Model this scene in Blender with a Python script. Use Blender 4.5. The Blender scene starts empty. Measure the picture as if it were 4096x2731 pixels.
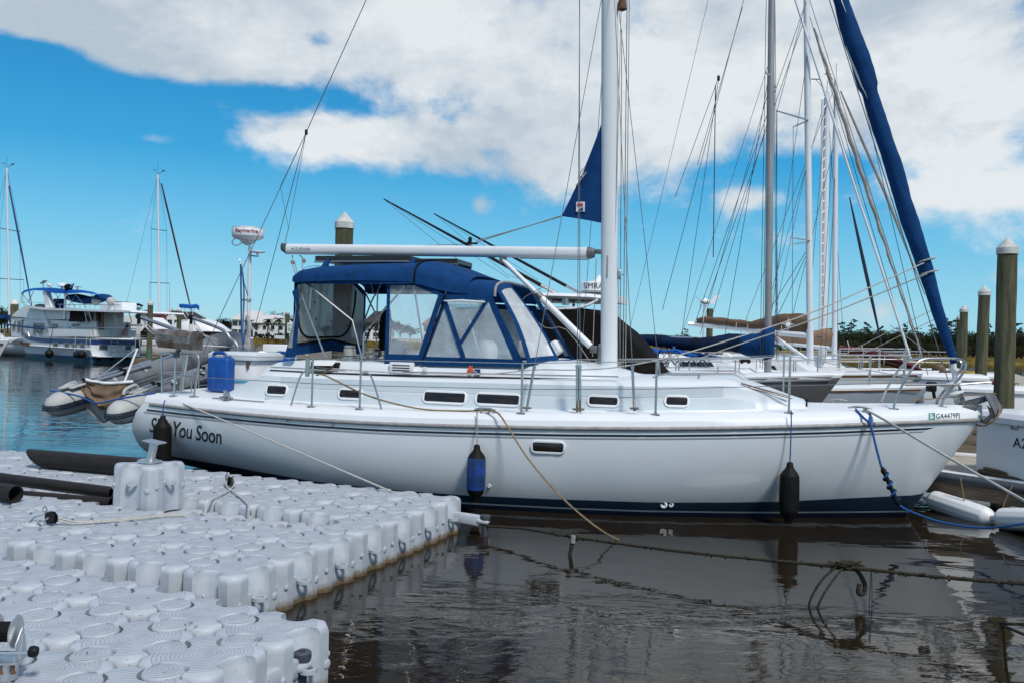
import bpy, bmesh, math, random
from math import sin, cos, pi, radians as R, sqrt
from mathutils import Vector as V, Matrix
random.seed(7)
SC = bpy.context.scene
COL = SC.collection
# ------------------------------------------------------------------ camera model (photo pixels 4096 x 2731)
FPX, CX, CY, EYE = 3390.0, 2048.0, 1365.5, 1.96
ROLL, PIT = R(1.5), math.atan(6.5/3390)
_r0 = V((1,0,0)); _u0 = V((0,-sin(PIT),cos(PIT))); _f0 = V((0,cos(PIT),sin(PIT)))
_ri = _r0*cos(ROLL)+_u0*sin(ROLL); _up = -_r0*sin(ROLL)+_u0*cos(ROLL)
E0 = V((0,0,EYE))
def ray(x,y): return _f0 + _ri*((x-CX)/FPX) - _up*((y-CY)/FPX)
def PZ(x,y,z):                      # where the sight line meets the level z
    d=ray(x,y); return E0+d*((z-EYE)/d.z)
def PY(x,y,dist):                   # point at that distance ahead
    d=ray(x,y); return E0+d*(dist/d.y)
def PP(x,y,o,n):
    d=ray(x,y); return E0+d*((V(o)-E0).dot(V(n))/d.dot(V(n)))
class Frame:                        # a boat: s aft of its datum, b to the near side, z up
    def __init__(s,o,th):
        s.o=V((o[0],o[1],0)); t=R(th)
        s.a=V((-cos(t),sin(t),0)); s.n=V((-sin(t),-cos(t),0))
    def w(s,a,b,z): return s.o+s.a*a+s.n*b+V((0,0,z))
    def B(s,x,y,b):
        d=ray(x,y); return E0+d*((b-(E0-s.o).dot(s.n))/d.dot(s.n))
    def S(s,x,y,b):
        p=s.B(x,y,b)-s.o; return p.dot(s.a), b, p.z
cam=bpy.data.cameras.new('camera'); co=bpy.data.objects.new('camera',cam); COL.objects.link(co)
cam.sensor_width=36; cam.lens=FPX/4096*36; cam.clip_end=8000; cam.clip_start=.1
co.matrix_world=Matrix(((_ri.x,_up.x,-_f0.x,0),(_ri.y,_up.y,-_f0.y,0),(_ri.z,_up.z,-_f0.z,EYE),(0,0,0,1)))
SC.camera=co
def interp(x,xs,ys):
    if x<=xs[0]: return ys[0]
    for i in range(1,len(xs)):
        if x<=xs[i]: return ys[i-1]+(ys[i]-ys[i-1])*(x-xs[i-1])/(xs[i]-xs[i-1])
    return ys[-1]
# ------------------------------------------------------------------ objects
def tag(o,label=None,cat=None,group=None,kind=None):
    if label: o['label']=label
    if cat: o['category']=cat
    if group: o['group']=group
    if kind: o['kind']=kind
    return o
def thing(name,label,cat,loc=(0,0,0),group=None,rz=0):
    o=bpy.data.objects.new(name,None); COL.objects.link(o); o.location=loc; o.rotation_euler=(0,0,rz); o.empty_display_size=.2
    return tag(o,label,cat,group)
def root_of(o):
    while o.parent: o=o.parent
    return o
def copy_tree(o,parent=None):
    c=o.copy(); COL.objects.link(c); c.parent=parent
    for ch in o.children: copy_tree(ch,c)
    return c
def frame_of(d,hint=V((0,0,1))):
    d=d.normalized()
    if abs(d.dot(hint))>.98: hint=V((1,0,0))
    u=hint.cross(d).normalized(); return u,d.cross(u)
class MB:
    def __init__(s): s.v=[]; s.f=[]
    def add(s,vs,fs):
        n=len(s.v); s.v+=[V(p) for p in vs]; s.f+=[tuple(i+n for i in f) for f in fs]; return s
    def box(s,c,h,ax=None):
        ax=ax or (V((1,0,0)),V((0,1,0)),V((0,0,1))); c=V(c)
        vs=[c+ax[0]*(i*h[0])+ax[1]*(j*h[1])+ax[2]*(k*h[2]) for i in(-1,1) for j in(-1,1) for k in(-1,1)]
        return s.add(vs,[(0,1,3,2),(4,6,7,5),(0,4,5,1),(2,3,7,6),(0,2,6,4),(1,5,7,3)])
    def cbox(s,c,h,bev=.02,ax=None,seg=2):
        ax=ax or (V((1,0,0)),V((0,1,0)),V((0,0,1))); c=V(c)
        bm=bmesh.new(); bmesh.ops.create_cube(bm,size=2)
        for v in bm.verts: v.co=V((v.co.x*h[0],v.co.y*h[1],v.co.z*h[2]))
        bmesh.ops.bevel(bm,geom=bm.edges[:],offset=min(bev,min(h)*.95),segments=seg,affect='EDGES',profile=.5)
        bm.verts.index_update()
        s.add([c+ax[0]*v.co.x+ax[1]*v.co.y+ax[2]*v.co.z for v in bm.verts],[[v.index for v in f.verts] for f in bm.faces]); bm.free(); return s
    def loft(s,rings,closed=True,c0=True,c1=True):
        n=len(rings[0]); vs=[p for r in rings for p in r]; fs=[]
        for i in range(len(rings)-1):
            for j in range(n if closed else n-1):
                k=(j+1)%n; fs.append((i*n+j,i*n+k,(i+1)*n+k,(i+1)*n+j))
        if closed and c0: fs.append(tuple(range(n))[::-1])
        if closed and c1: fs.append(tuple((len(rings)-1)*n+j for j in range(n)))
        return s.add(vs,fs)
    def tube(s,pts,r,n=6,caps=True,flat=1.0):
        pts=[V(p) for p in pts]; rs=r if isinstance(r,(list,tuple)) else [r]*len(pts)
        rings=[]; u=None
        for i,p in enumerate(pts):
            d=(pts[min(i+1,len(pts)-1)]-pts[max(i-1,0)])
            if d.length<1e-9: d=V((0,0,1))
            d.normalize()
            if u is None: u,_=frame_of(d)
            u=(u-d*u.dot(d)); u=u.normalized() if u.length>1e-6 else frame_of(d)[0]
            w=d.cross(u)
            rings.append([p+u*(cos(2*pi*k/n)*rs[i])+w*(sin(2*pi*k/n)*rs[i]*flat) for k in range(n)])
        return s.loft(rings,True,caps,caps)
    def lathe(s,prof,o,ax=V((0,0,1)),n=16,caps=True):
        o=V(o); u,w=frame_of(V(ax)); d=V(ax).normalized()
        return s.loft([[o+d*z+u*(r*cos(2*pi*k/n))+w*(r*sin(2*pi*k/n)) for k in range(n)] for r,z in prof],True,caps,caps)
    def ball(s,c,r,n=10,m=6,ax=None):
        if not isinstance(r,(tuple,list)): r=(r,r,r)
        ax=ax or (V((1,0,0)),V((0,1,0)),V((0,0,1))); c=V(c)
        rings=[]
        for i in range(m+1):
            t=-pi/2+pi*i/m; q=max(cos(t),.02)
            rings.append([c+ax[0]*(r[0]*q*cos(2*pi*k/n))+ax[1]*(r[1]*q*sin(2*pi*k/n))+ax[2]*(r[2]*sin(t)) for k in range(n)])
        return s.loft(rings)
    def prism(s,poly,dep):          # polygon of world points, thickened by vector dep
        poly=[V(p) for p in poly]; n=len(poly); dep=V(dep)
        return s.add(poly+[p+dep for p in poly],[tuple(range(n))[::-1],tuple(range(n,2*n))]+[(i,(i+1)%n,(i+1)%n+n,i+n) for i in range(n)])
    def band(s,loop,inner,dep):     # frame between two loops
        n=len(loop); dep=V(dep); L=[V(p) for p in loop]; I=[V(p) for p in inner]
        return s.add(L+I+[p+dep for p in L]+[p+dep for p in I],
          [q for i in range(n) for k in [(i+1)%n] for q in ((i,i+n,k+n,k),(i+2*n,k+2*n,k+3*n,i+3*n),(i,k,k+2*n,i+2*n),(i+n,i+3*n,k+3*n,k+n))])
    def grid(s,fn,nu,nv):
        vs=[fn(i/nu,j/nv) for i in range(nu+1) for j in range(nv+1)]
        return s.add(vs,[(i*(nv+1)+j,(i+1)*(nv+1)+j,(i+1)*(nv+1)+j+1,i*(nv+1)+j+1) for i in range(nu) for j in range(nv)])
    def text(s,txt,size,o,u,v,dep=.003,shear=0,sx=1,fn=None,sp=1,res=3,bold=0):
        c=bpy.data.curves.new('lettering','FONT'); c.body=txt; c.size=size; c.shear=shear; c.resolution_u=res; c.space_character=sp; c.offset=bold
        t=bpy.data.objects.new('lettering',c); COL.objects.link(t)
        me=t.to_mesh(); o=V(o); u=V(u); v=V(v); w=u.cross(v).normalized()
        if fn is None: fn=lambda x,y,h: o+u*x+v*y+w*h
        n=len(me.vertices)
        vs=[fn(p.co.x*sx,p.co.y,dep) for p in me.vertices]+[fn(p.co.x*sx,p.co.y,0) for p in me.vertices]
        s.add(vs,[tuple(p.vertices) for p in me.polygons]+[tuple(i+n for i in p.vertices)[::-1] for p in me.polygons])
        t.to_mesh_clear(); bpy.data.objects.remove(t); bpy.data.curves.remove(c); return s
    def build(s,name,mat,par=None,smooth=35,loc=None):
        me=bpy.data.meshes.new(name)
        off=V((0,0,0))
        if par is not None:
            off=root_of(par).location
        elif loc is not None: off=V(loc)
        me.from_pydata([p-off for p in s.v],[],s.f); me.update()
        for m in (mat if isinstance(mat,(list,tuple)) else [mat]): me.materials.append(m)
        if smooth:
            me.shade_smooth(); me.set_sharp_from_angle(angle=R(smooth))
        o=bpy.data.objects.new(name,me); COL.objects.link(o)
        if par is not None: o.parent=par
        elif loc is not None: o.location=loc
        return o
def fix(o):                          # consistent outward normals on closed shells
    bm=bmesh.new(); bm.from_mesh(o.data); bmesh.ops.recalc_face_normals(bm,faces=bm.faces[:]); bm.to_mesh(o.data); bm.free(); return o
def bez(a,b,c,n=8):
    a,b,c=V(a),V(b),V(c); return [a*(1-t)**2+b*(2*t*(1-t))+c*t*t for t in [i/n for i in range(n+1)]]
def sag(a,b,d,n=10):
    a,b=V(a),V(b); return [a.lerp(b,i/n)-V((0,0,4*d*(i/n)*(1-i/n))) for i in range(n+1)]
def smooth_path(pts,k=4):
    pts=[V(p) for p in pts]; out=[]
    for i in range(len(pts)-1):
        p0,p1,p2,p3=pts[max(i-1,0)],pts[i],pts[i+1],pts[min(i+2,len(pts)-1)]
        for j in range(k):
            t=j/k; out.append(.5*((2*p1)+(p2-p0)*t+(2*p0-5*p1+4*p2-p3)*t*t+(3*p1-p0-3*p2+p3)*t**3))
    return out+[pts[-1]]
# ------------------------------------------------------------------ materials
def node(nt,t,**k):
    n=nt.nodes.new(t)
    for a,b in k.items(): setattr(n,a,b)
    return n
def mat(name,col,rough=.5,metal=0,var=0,vs=6.0,bump=0,bs=40.0,spec=.5,coat=0,stretch=None,col2=None,obj=True,trans=0):
    m=bpy.data.materials.new(name); m.use_nodes=True; nt=m.node_tree; b=nt.nodes['Principled BSDF']; L=nt.links
    b.inputs['Roughness'].default_value=rough; b.inputs['Metallic'].default_value=metal
    b.inputs['Specular IOR Level'].default_value=spec; b.inputs['Coat Weight'].default_value=coat
    c=(*col,1); b.inputs['Base Color'].default_value=c
    if var or bump:
        tc=node(nt,'ShaderNodeTexCoord'); src=tc.outputs['Object']
        if stretch:
            mp=node(nt,'ShaderNodeMapping'); mp.inputs['Scale'].default_value=stretch; L.new(src,mp.inputs[0]); src=mp.outputs[0]
    if var:
        nz=node(nt,'ShaderNodeTexNoise'); nz.inputs['Scale'].default_value=vs; nz.inputs['Detail'].default_value=6; nz.inputs['Roughness'].default_value=.65
        L.new(src,nz.inputs['Vector'])
        rp=node(nt,'ShaderNodeValToRGB'); c2=col2 or tuple(x*(1-var) for x in col)
        rp.color_ramp.elements[0].position=.35; rp.color_ramp.elements[0].color=(*c2,1)
        rp.color_ramp.elements[1].position=.62; rp.color_ramp.elements[1].color=c
        L.new(nz.outputs['Fac'],rp.inputs[0]); L.new(rp.outputs[0],b.inputs['Base Color'])
        mr=node(nt,'ShaderNodeMapRange'); mr.inputs[3].default_value=min(1,rough+.12); mr.inputs[4].default_value=max(0,rough-.08)
        L.new(nz.outputs['Fac'],mr.inputs[0]); L.new(mr.outputs[0],b.inputs['Roughness'])
    if bump:
        n2=node(nt,'ShaderNodeTexNoise'); n2.inputs['Scale'].default_value=bs; n2.inputs['Detail'].default_value=4; L.new(src,n2.inputs['Vector'])
        bp=node(nt,'ShaderNodeBump'); bp.inputs['Strength'].default_value=bump; bp.inputs['Distance'].default_value=.02
        L.new(n2.outputs['Fac'],bp.inputs['Height']); L.new(bp.outputs[0],b.inputs['Normal'])
    if trans:
        tr=node(nt,'ShaderNodeBsdfTranslucent'); tr.inputs[0].default_value=c
        mx=node(nt,'ShaderNodeMixShader'); mx.inputs[0].default_value=trans
        L.new(b.outputs[0],mx.inputs[1]); L.new(tr.outputs[0],mx.inputs[2]); L.new(mx.outputs[0],nt.nodes['Material Output'].inputs[0])
    return m
def vinyl(name,fac,col,streak=0,rough=.15):
    m=bpy.data.materials.new(name); m.use_nodes=True; nt=m.node_tree; L=nt.links; b=nt.nodes['Principled BSDF']
    b.inputs['Base Color'].default_value=(*col,1); b.inputs['Roughness'].default_value=rough
    tr=node(nt,'ShaderNodeBsdfTransparent'); mx=node(nt,'ShaderNodeMixShader')
    L.new(tr.outputs[0],mx.inputs[1]); L.new(b.outputs[0],mx.inputs[2]); L.new(mx.outputs[0],nt.nodes['Material Output'].inputs[0])
    tc=node(nt,'ShaderNodeTexCoord'); mp=node(nt,'ShaderNodeMapping'); mp.inputs['Scale'].default_value=(5,5,1.0) if streak else (2,2,2)
    nz=node(nt,'ShaderNodeTexNoise'); nz.inputs['Scale'].default_value=1.6; nz.inputs['Detail'].default_value=7; nz.inputs['Roughness'].default_value=.62
    L.new(tc.outputs['Object'],mp.inputs[0]); L.new(mp.outputs[0],nz.inputs['Vector'])
    mr=node(nt,'ShaderNodeMapRange'); mr.inputs[1].default_value=.3; mr.inputs[2].default_value=.7
    mr.inputs[3].default_value=max(0,fac-.13); mr.inputs[4].default_value=min(1,fac+.13)
    L.new(nz.outputs['Fac'],mr.inputs[0]); L.new(mr.outputs[0],mx.inputs[0])
    return m
M=dict(
 gel=mat('white_gelcoat',(.70,.745,.77),.32,var=.05,vs=1.5,coat=.2),
 deck=mat('deck_gelcoat',(.76,.785,.80),.42,var=.05,vs=3,bump=.05,bs=160),
 nonskid=mat('grey_nonskid',(.56,.63,.67),.6,var=.06,vs=5,bump=.25,bs=300),
 navy=mat('navy_paint',(.008,.013,.032),.3,var=.2,vs=8),
 boot=mat('boot_blue',(.012,.035,.07),.4,var=.25,vs=5),
 grey=mat('stripe_grey',(.30,.31,.33),.4),
 rail=mat('rub_rail_grey',(.33,.32,.31),.45,var=.3,vs=12,bump=.2,bs=60),
 steel=mat('stainless_steel',(.55,.54,.52),.28,1,var=.15,vs=30),
 capw=mat('weathered_cap',(.60,.61,.60),.6,var=.25,vs=5,col2=(.40,.40,.37)), gelw=mat('bright_gelcoat',(.80,.81,.815),.35,var=.06,vs=1.2,coat=.2), greyspar=mat('grey_anodised_spar',(.33,.32,.32),.45,.3,var=.2,vs=5,stretch=(1,1,.2)), railing=mat('dull_rail',(.50,.51,.52),.5,.6,var=.2,vs=20), furl=mat('grey_furled_sail',(.34,.31,.28),.85,var=.35,vs=4,bump=.3,bs=20), dkmaroon=mat('dark_maroon_canvas',(.045,.010,.018),.85,var=.3,vs=4),
 alu=mat('aluminium',(.66,.67,.68),.38,1,var=.15,vs=20),
 spar=mat('white_spar_paint',(.70,.735,.76),.35,var=.06,vs=4,stretch=(1,1,.2)),
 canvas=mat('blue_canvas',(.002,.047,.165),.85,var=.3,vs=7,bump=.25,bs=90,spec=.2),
 canvas_bright=mat('bright_blue_canvas',(.008,.11,.42),.8,var=.25,vs=5,bump=.2,bs=60,spec=.2),  # brighter blue cloth of the background boats' awnings
 black=mat('black_plastic',(.010,.010,.011),.45,var=.3,vs=20,spec=.2),
 rubber=mat('black_rubber',(.008,.0075,.007),.6,var=.4,vs=12,bump=.1,bs=30,spec=.18),
 blackcloth=mat('black_cloth',(.010,.009,.009),.95,var=.35,vs=4,bump=.4,bs=14,spec=.1),
 portlight=mat('smoked_acrylic',(.018,.014,.012),.08,var=.3,vs=3),
 white=mat('white_plastic',(.78,.79,.80),.4,var=.06,vs=8),
 cream=mat('cream_plastic',(.72,.70,.62),.45,var=.08,vs=8),
 rope=mat('white_rope',(.62,.60,.55),.9,var=.35,vs=60,bump=.6,bs=220),
 rope_tan=mat('tan_rope',(.33,.24,.13),.95,var=.5,vs=40,bump=.6,bs=200),
 rope_grey=mat('grey_rope',(.36,.36,.34),.95,var=.4,vs=60,bump=.6,bs=200),
 rope_blue=mat('blue_rope',(.01,.10,.33),.85,var=.3,vs=50,bump=.5,bs=200),
 moss=mat('mossy_rope',(.045,.035,.02),.95,var=.6,vs=25,bump=.9,bs=70),
 wire=mat('rigging_wire',(.24,.24,.25),.4,.8),
 dkwire=mat('dark_wire',(.05,.055,.065),.5,.3),
 bluefend=mat('blue_fender_vinyl',(.008,.06,.28),.4,var=.5,vs=9,col2=(.01,.02,.05)),
 jerry=mat('blue_jerrycan',(.004,.075,.33),.45,var=.15,vs=9),
 cyan=mat('cyan_strap',(.03,.30,.52),.7),
 hypalon=mat('grey_hypalon',(.165,.175,.19),.55,var=.12,vs=5),
 hypalon_lt=mat('pale_hypalon',(.45,.455,.45),.6,var=.15,vs=6),
 tan=mat('tan_canvas',(.21,.14,.085),.9,var=.35,vs=6,bump=.4,bs=20),
 brown=mat('brown_canvas',(.15,.10,.065),.92,var=.3,vs=4,bump=.35,bs=25,spec=.15),
 tancover=mat('sand_canvas',(.34,.21,.13),.92,var=.25,vs=4,bump=.3,bs=20),
 maroon=mat('maroon_canvas',(.11,.008,.015),.85,var=.3,vs=5,bump=.3,bs=20),
 darkcover=mat('weathered_navy_canvas',(.006,.022,.062),.9,var=.7,vs=2.6,col2=(.009,.010,.012),bump=.5,bs=12,spec=.15),
 teak=mat('varnished_teak',(.20,.085,.03),.4,var=.4,vs=6,stretch=(1,1,8)),
 rust=mat('rusty_iron',(.16,.08,.04),.8,var=.5,vs=18,bump=.3,bs=60),
 burnt=mat('stained_steel',(.42,.38,.33),.38,.85,var=.6,vs=7,col2=(.16,.09,.05),bump=.08,bs=40),
 greyhull=mat('grey_gelcoat',(.115,.11,.115),.3,var=.08,vs=2),
 palehull=mat('pale_blue_gelcoat',(.42,.47,.52),.35,var=.06,vs=2),
 glass=mat('tinted_glass',(.02,.03,.035),.05,var=.2,vs=2),
 glassblue=mat('window_glass',(.045,.07,.085),.08,var=.4,vs=2),
 blueband=mat('royal_blue_paint',(.01,.045,.17),.35,var=.15,vs=4),
 teal=mat('teal_antifouling',(.02,.10,.14),.6,var=.3,vs=4),
 pile=mat('pressure_treated_pile',(.135,.13,.07),.9,var=.6,vs=2.2,stretch=(6,6,.45),bump=1.0,bs=22,col2=(.042,.048,.026)),
 pilewet=mat('pile_algae',(.09,.17,.10),.9,var=.5,vs=8,bump=.5,bs=16),
 timber=mat('weathered_timber',(.21,.16,.115),.9,var=.5,vs=7,stretch=(.7,.7,9),bump=.5,bs=20),
 plank=mat('dock_boards',(.44,.385,.31),.85,var=.3,vs=5,stretch=(5,.6,1),bump=.3,bs=30),
 bumper=mat('dock_bumper',(.06,.068,.085),.6,var=.3,vs=8),
 pipe=mat('black_hdpe_pipe',(.022,.018,.016),.5,var=.4,vs=9,stretch=(.4,2,2),bump=.06,bs=60,spec=.25),
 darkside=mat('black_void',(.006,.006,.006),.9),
 red=mat('red_plastic',(.55,.04,.015),.5), orange=mat('orange_red_sticker',(.62,.10,.03),.6),
 green=mat('teal_sticker',(.03,.28,.24),.6), inkk=mat('black_ink',(.012,.014,.018),.5), inkblue=mat('dull_blue_ink',(.12,.19,.30),.6),
 inkred=mat('crimson_ink',(.25,.02,.04),.5), flagred=mat('flag_red',(.5,.03,.05),.8), flagblue=mat('flag_blue',(.03,.05,.2),.8),
 solar=mat('solar_black',(.012,.012,.014),.25), lead=mat('galvanised_metal',(.20,.205,.215),.55,.7,var=.45,vs=10,bump=.3,bs=25),
 clear=vinyl('clear_vinyl',.22,(.60,.68,.73)), haze=vinyl('cloudy_vinyl',.34,(.62,.72,.78)), sheet=vinyl('pale_vinyl',.6,(.78,.82,.84)),
 dirty=vinyl('grimy_vinyl',.72,(.30,.29,.285),1,.4), yellow=mat('yellow_rope',(.6,.36,.02),.8),
)
def gelcoat_wear(m):
    nt=m.node_tree; L=nt.links; b=nt.nodes['Principled BSDF']; geo=node(nt,'ShaderNodeNewGeometry')
    src=b.inputs['Base Color'].links[0].from_socket
    mp=node(nt,'ShaderNodeMapping'); mp.inputs['Scale'].default_value=(5,5,.35); L.new(geo.outputs['Position'],mp.inputs[0])
    n=node(nt,'ShaderNodeTexNoise'); n.inputs['Scale'].default_value=1.6; n.inputs['Detail'].default_value=8; n.inputs['Roughness'].default_value=.7; L.new(mp.outputs[0],n.inputs['Vector'])
    mr=node(nt,'ShaderNodeMapRange'); mr.inputs[1].default_value=.68; mr.inputs[2].default_value=.80; mr.inputs[4].default_value=.38; L.new(n.outputs['Fac'],mr.inputs[0])
    sz=node(nt,'ShaderNodeSeparateXYZ'); L.new(geo.outputs['Position'],sz.inputs[0])
    lo=node(nt,'ShaderNodeMapRange'); lo.inputs[1].default_value=.45; lo.inputs[2].default_value=.16; lo.inputs[4].default_value=.45; L.new(sz.outputs[2],lo.inputs[0])
    mm=node(nt,'ShaderNodeMath',operation='MULTIPLY'); L.new(lo.outputs[0],mm.inputs[0]); L.new(n.outputs['Fac'],mm.inputs[1])
    ad=node(nt,'ShaderNodeMath',operation='ADD'); ad.use_clamp=True; L.new(mr.outputs[0],ad.inputs[0]); L.new(mm.outputs[0],ad.inputs[1])
    mx=node(nt,'ShaderNodeMix',data_type='RGBA'); mx.inputs[7].default_value=(.50,.46,.38,1); L.new(ad.outputs[0],mx.inputs[0]); L.new(src,mx.inputs[6]); L.new(mx.outputs[2],b.inputs['Base Color'])
    wv=node(nt,'ShaderNodeTexNoise'); wv.inputs['Scale'].default_value=1.3; L.new(geo.outputs['Position'],wv.inputs['Vector'])
    bp=node(nt,'ShaderNodeBump'); bp.inputs['Strength'].default_value=.12; bp.inputs['Distance'].default_value=.05; L.new(wv.outputs['Fac'],bp.inputs['Height']); L.new(bp.outputs[0],b.inputs['Normal'])
gelcoat_wear(M['gel'])
# dock cube plastic: fine raised tread rings on the tops, growth at the waterline
def cube_mat(name,ribs):
    m=bpy.data.materials.new(name); m.use_nodes=True; nt=m.node_tree; L=nt.links; b=nt.nodes['Principled BSDF']
    b.inputs['Roughness'].default_value=.5; b.inputs['Specular IOR Level'].default_value=.4
    tc=node(nt,'ShaderNodeTexCoord'); sx=node(nt,'ShaderNodeSeparateXYZ'); L.new(tc.outputs['Object'],sx.inputs[0])
    geo=node(nt,'ShaderNodeNewGeometry'); sg=node(nt,'ShaderNodeSeparateXYZ'); L.new(geo.outputs['Position'],sg.inputs[0])
    def mth(op,a,c=None,clamp=False):
        n=node(nt,'ShaderNodeMath',operation=op); n.use_clamp=clamp
        for i,x in enumerate((a,c)):
            if x is None: continue
            if isinstance(x,(int,float)): n.inputs[i].default_value=x
            else: L.new(x,n.inputs[i])
        return n.outputs[0]
    nz=node(nt,'ShaderNodeTexNoise'); nz.inputs['Scale'].default_value=9; nz.inputs['Detail'].default_value=7; L.new(geo.outputs['Position'],nz.inputs['Vector'])
    n3=node(nt,'ShaderNodeTexNoise'); n3.inputs['Scale'].default_value=38; n3.inputs['Detail'].default_value=5; n3.inputs['Roughness'].default_value=.7; L.new(geo.outputs['Position'],n3.inputs['Vector'])
    rp=node(nt,'ShaderNodeValToRGB'); e=rp.color_ramp.elements
    e[0].position=.3; e[0].color=(.38,.415,.455,1); e[1].position=.62; e[1].color=(.455,.49,.53,1)
    L.new(nz.outputs['Fac'],rp.inputs[0])
    # growth: z above the water, ragged
    zz=mth('ADD',sg.outputs[2],mth('MULTIPLY',mth('SUBTRACT',n3.outputs['Fac'],.5),-.10))
    gr=node(nt,'ShaderNodeMapRange'); gr.inputs[1].default_value=.075; gr.inputs[2].default_value=.018; L.new(zz,gr.inputs[0])
    spots=node(nt,'ShaderNodeMapRange'); spots.inputs[1].default_value=.635; spots.inputs[2].default_value=.74; spots.inputs[4].default_value=.75; L.new(n3.outputs['Fac'],spots.inputs[0])
    dirt=mth('MAXIMUM',gr.outputs[0],spots.outputs[0],True)
    mx=node(nt,'ShaderNodeMix',data_type='RGBA'); mx.inputs[7].default_value=(.16,.11,.06,1)
    L.new(dirt,mx.inputs[0]); L.new(rp.outputs[0],mx.inputs[6]); L.new(mx.outputs[2],b.inputs['Base Color'])
    h=mth('MULTIPLY',n3.outputs['Fac'],.25)
    if ribs:
        r=mth('SQRT',mth('ADD',mth('MULTIPLY',sx.outputs[0],sx.outputs[0]),mth('MULTIPLY',sx.outputs[1],sx.outputs[1])))
        w=mth('SINE',mth('MULTIPLY',r,2*pi/.021))
        sg2=node(nt,'ShaderNodeSeparateXYZ'); L.new(geo.outputs['Normal'],sg2.inputs[0])
        up=mth('GREATER_THAN',sg2.outputs[2],.93)
        far=mth('LESS_THAN',r,.25 if ribs==1 else .1)
        rib=mth('MULTIPLY',mth('MULTIPLY',mth('MULTIPLY',mth('ADD',w,.3,True),up),far),1.0)
        h=mth('ADD',h,rib)
    bp=node(nt,'ShaderNodeBump'); bp.inputs['Strength'].default_value=.9; bp.inputs['Distance'].default_value=.006
    L.new(h,bp.inputs['Height']); L.new(bp.outputs[0],b.inputs['Normal'])
    return m
M['cube']=cube_mat('grey_float_plastic',1); M['cubecap']=cube_mat('grey_float_cap',2); M['cubesmooth']=cube_mat('smooth_float_plastic',0)
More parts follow.
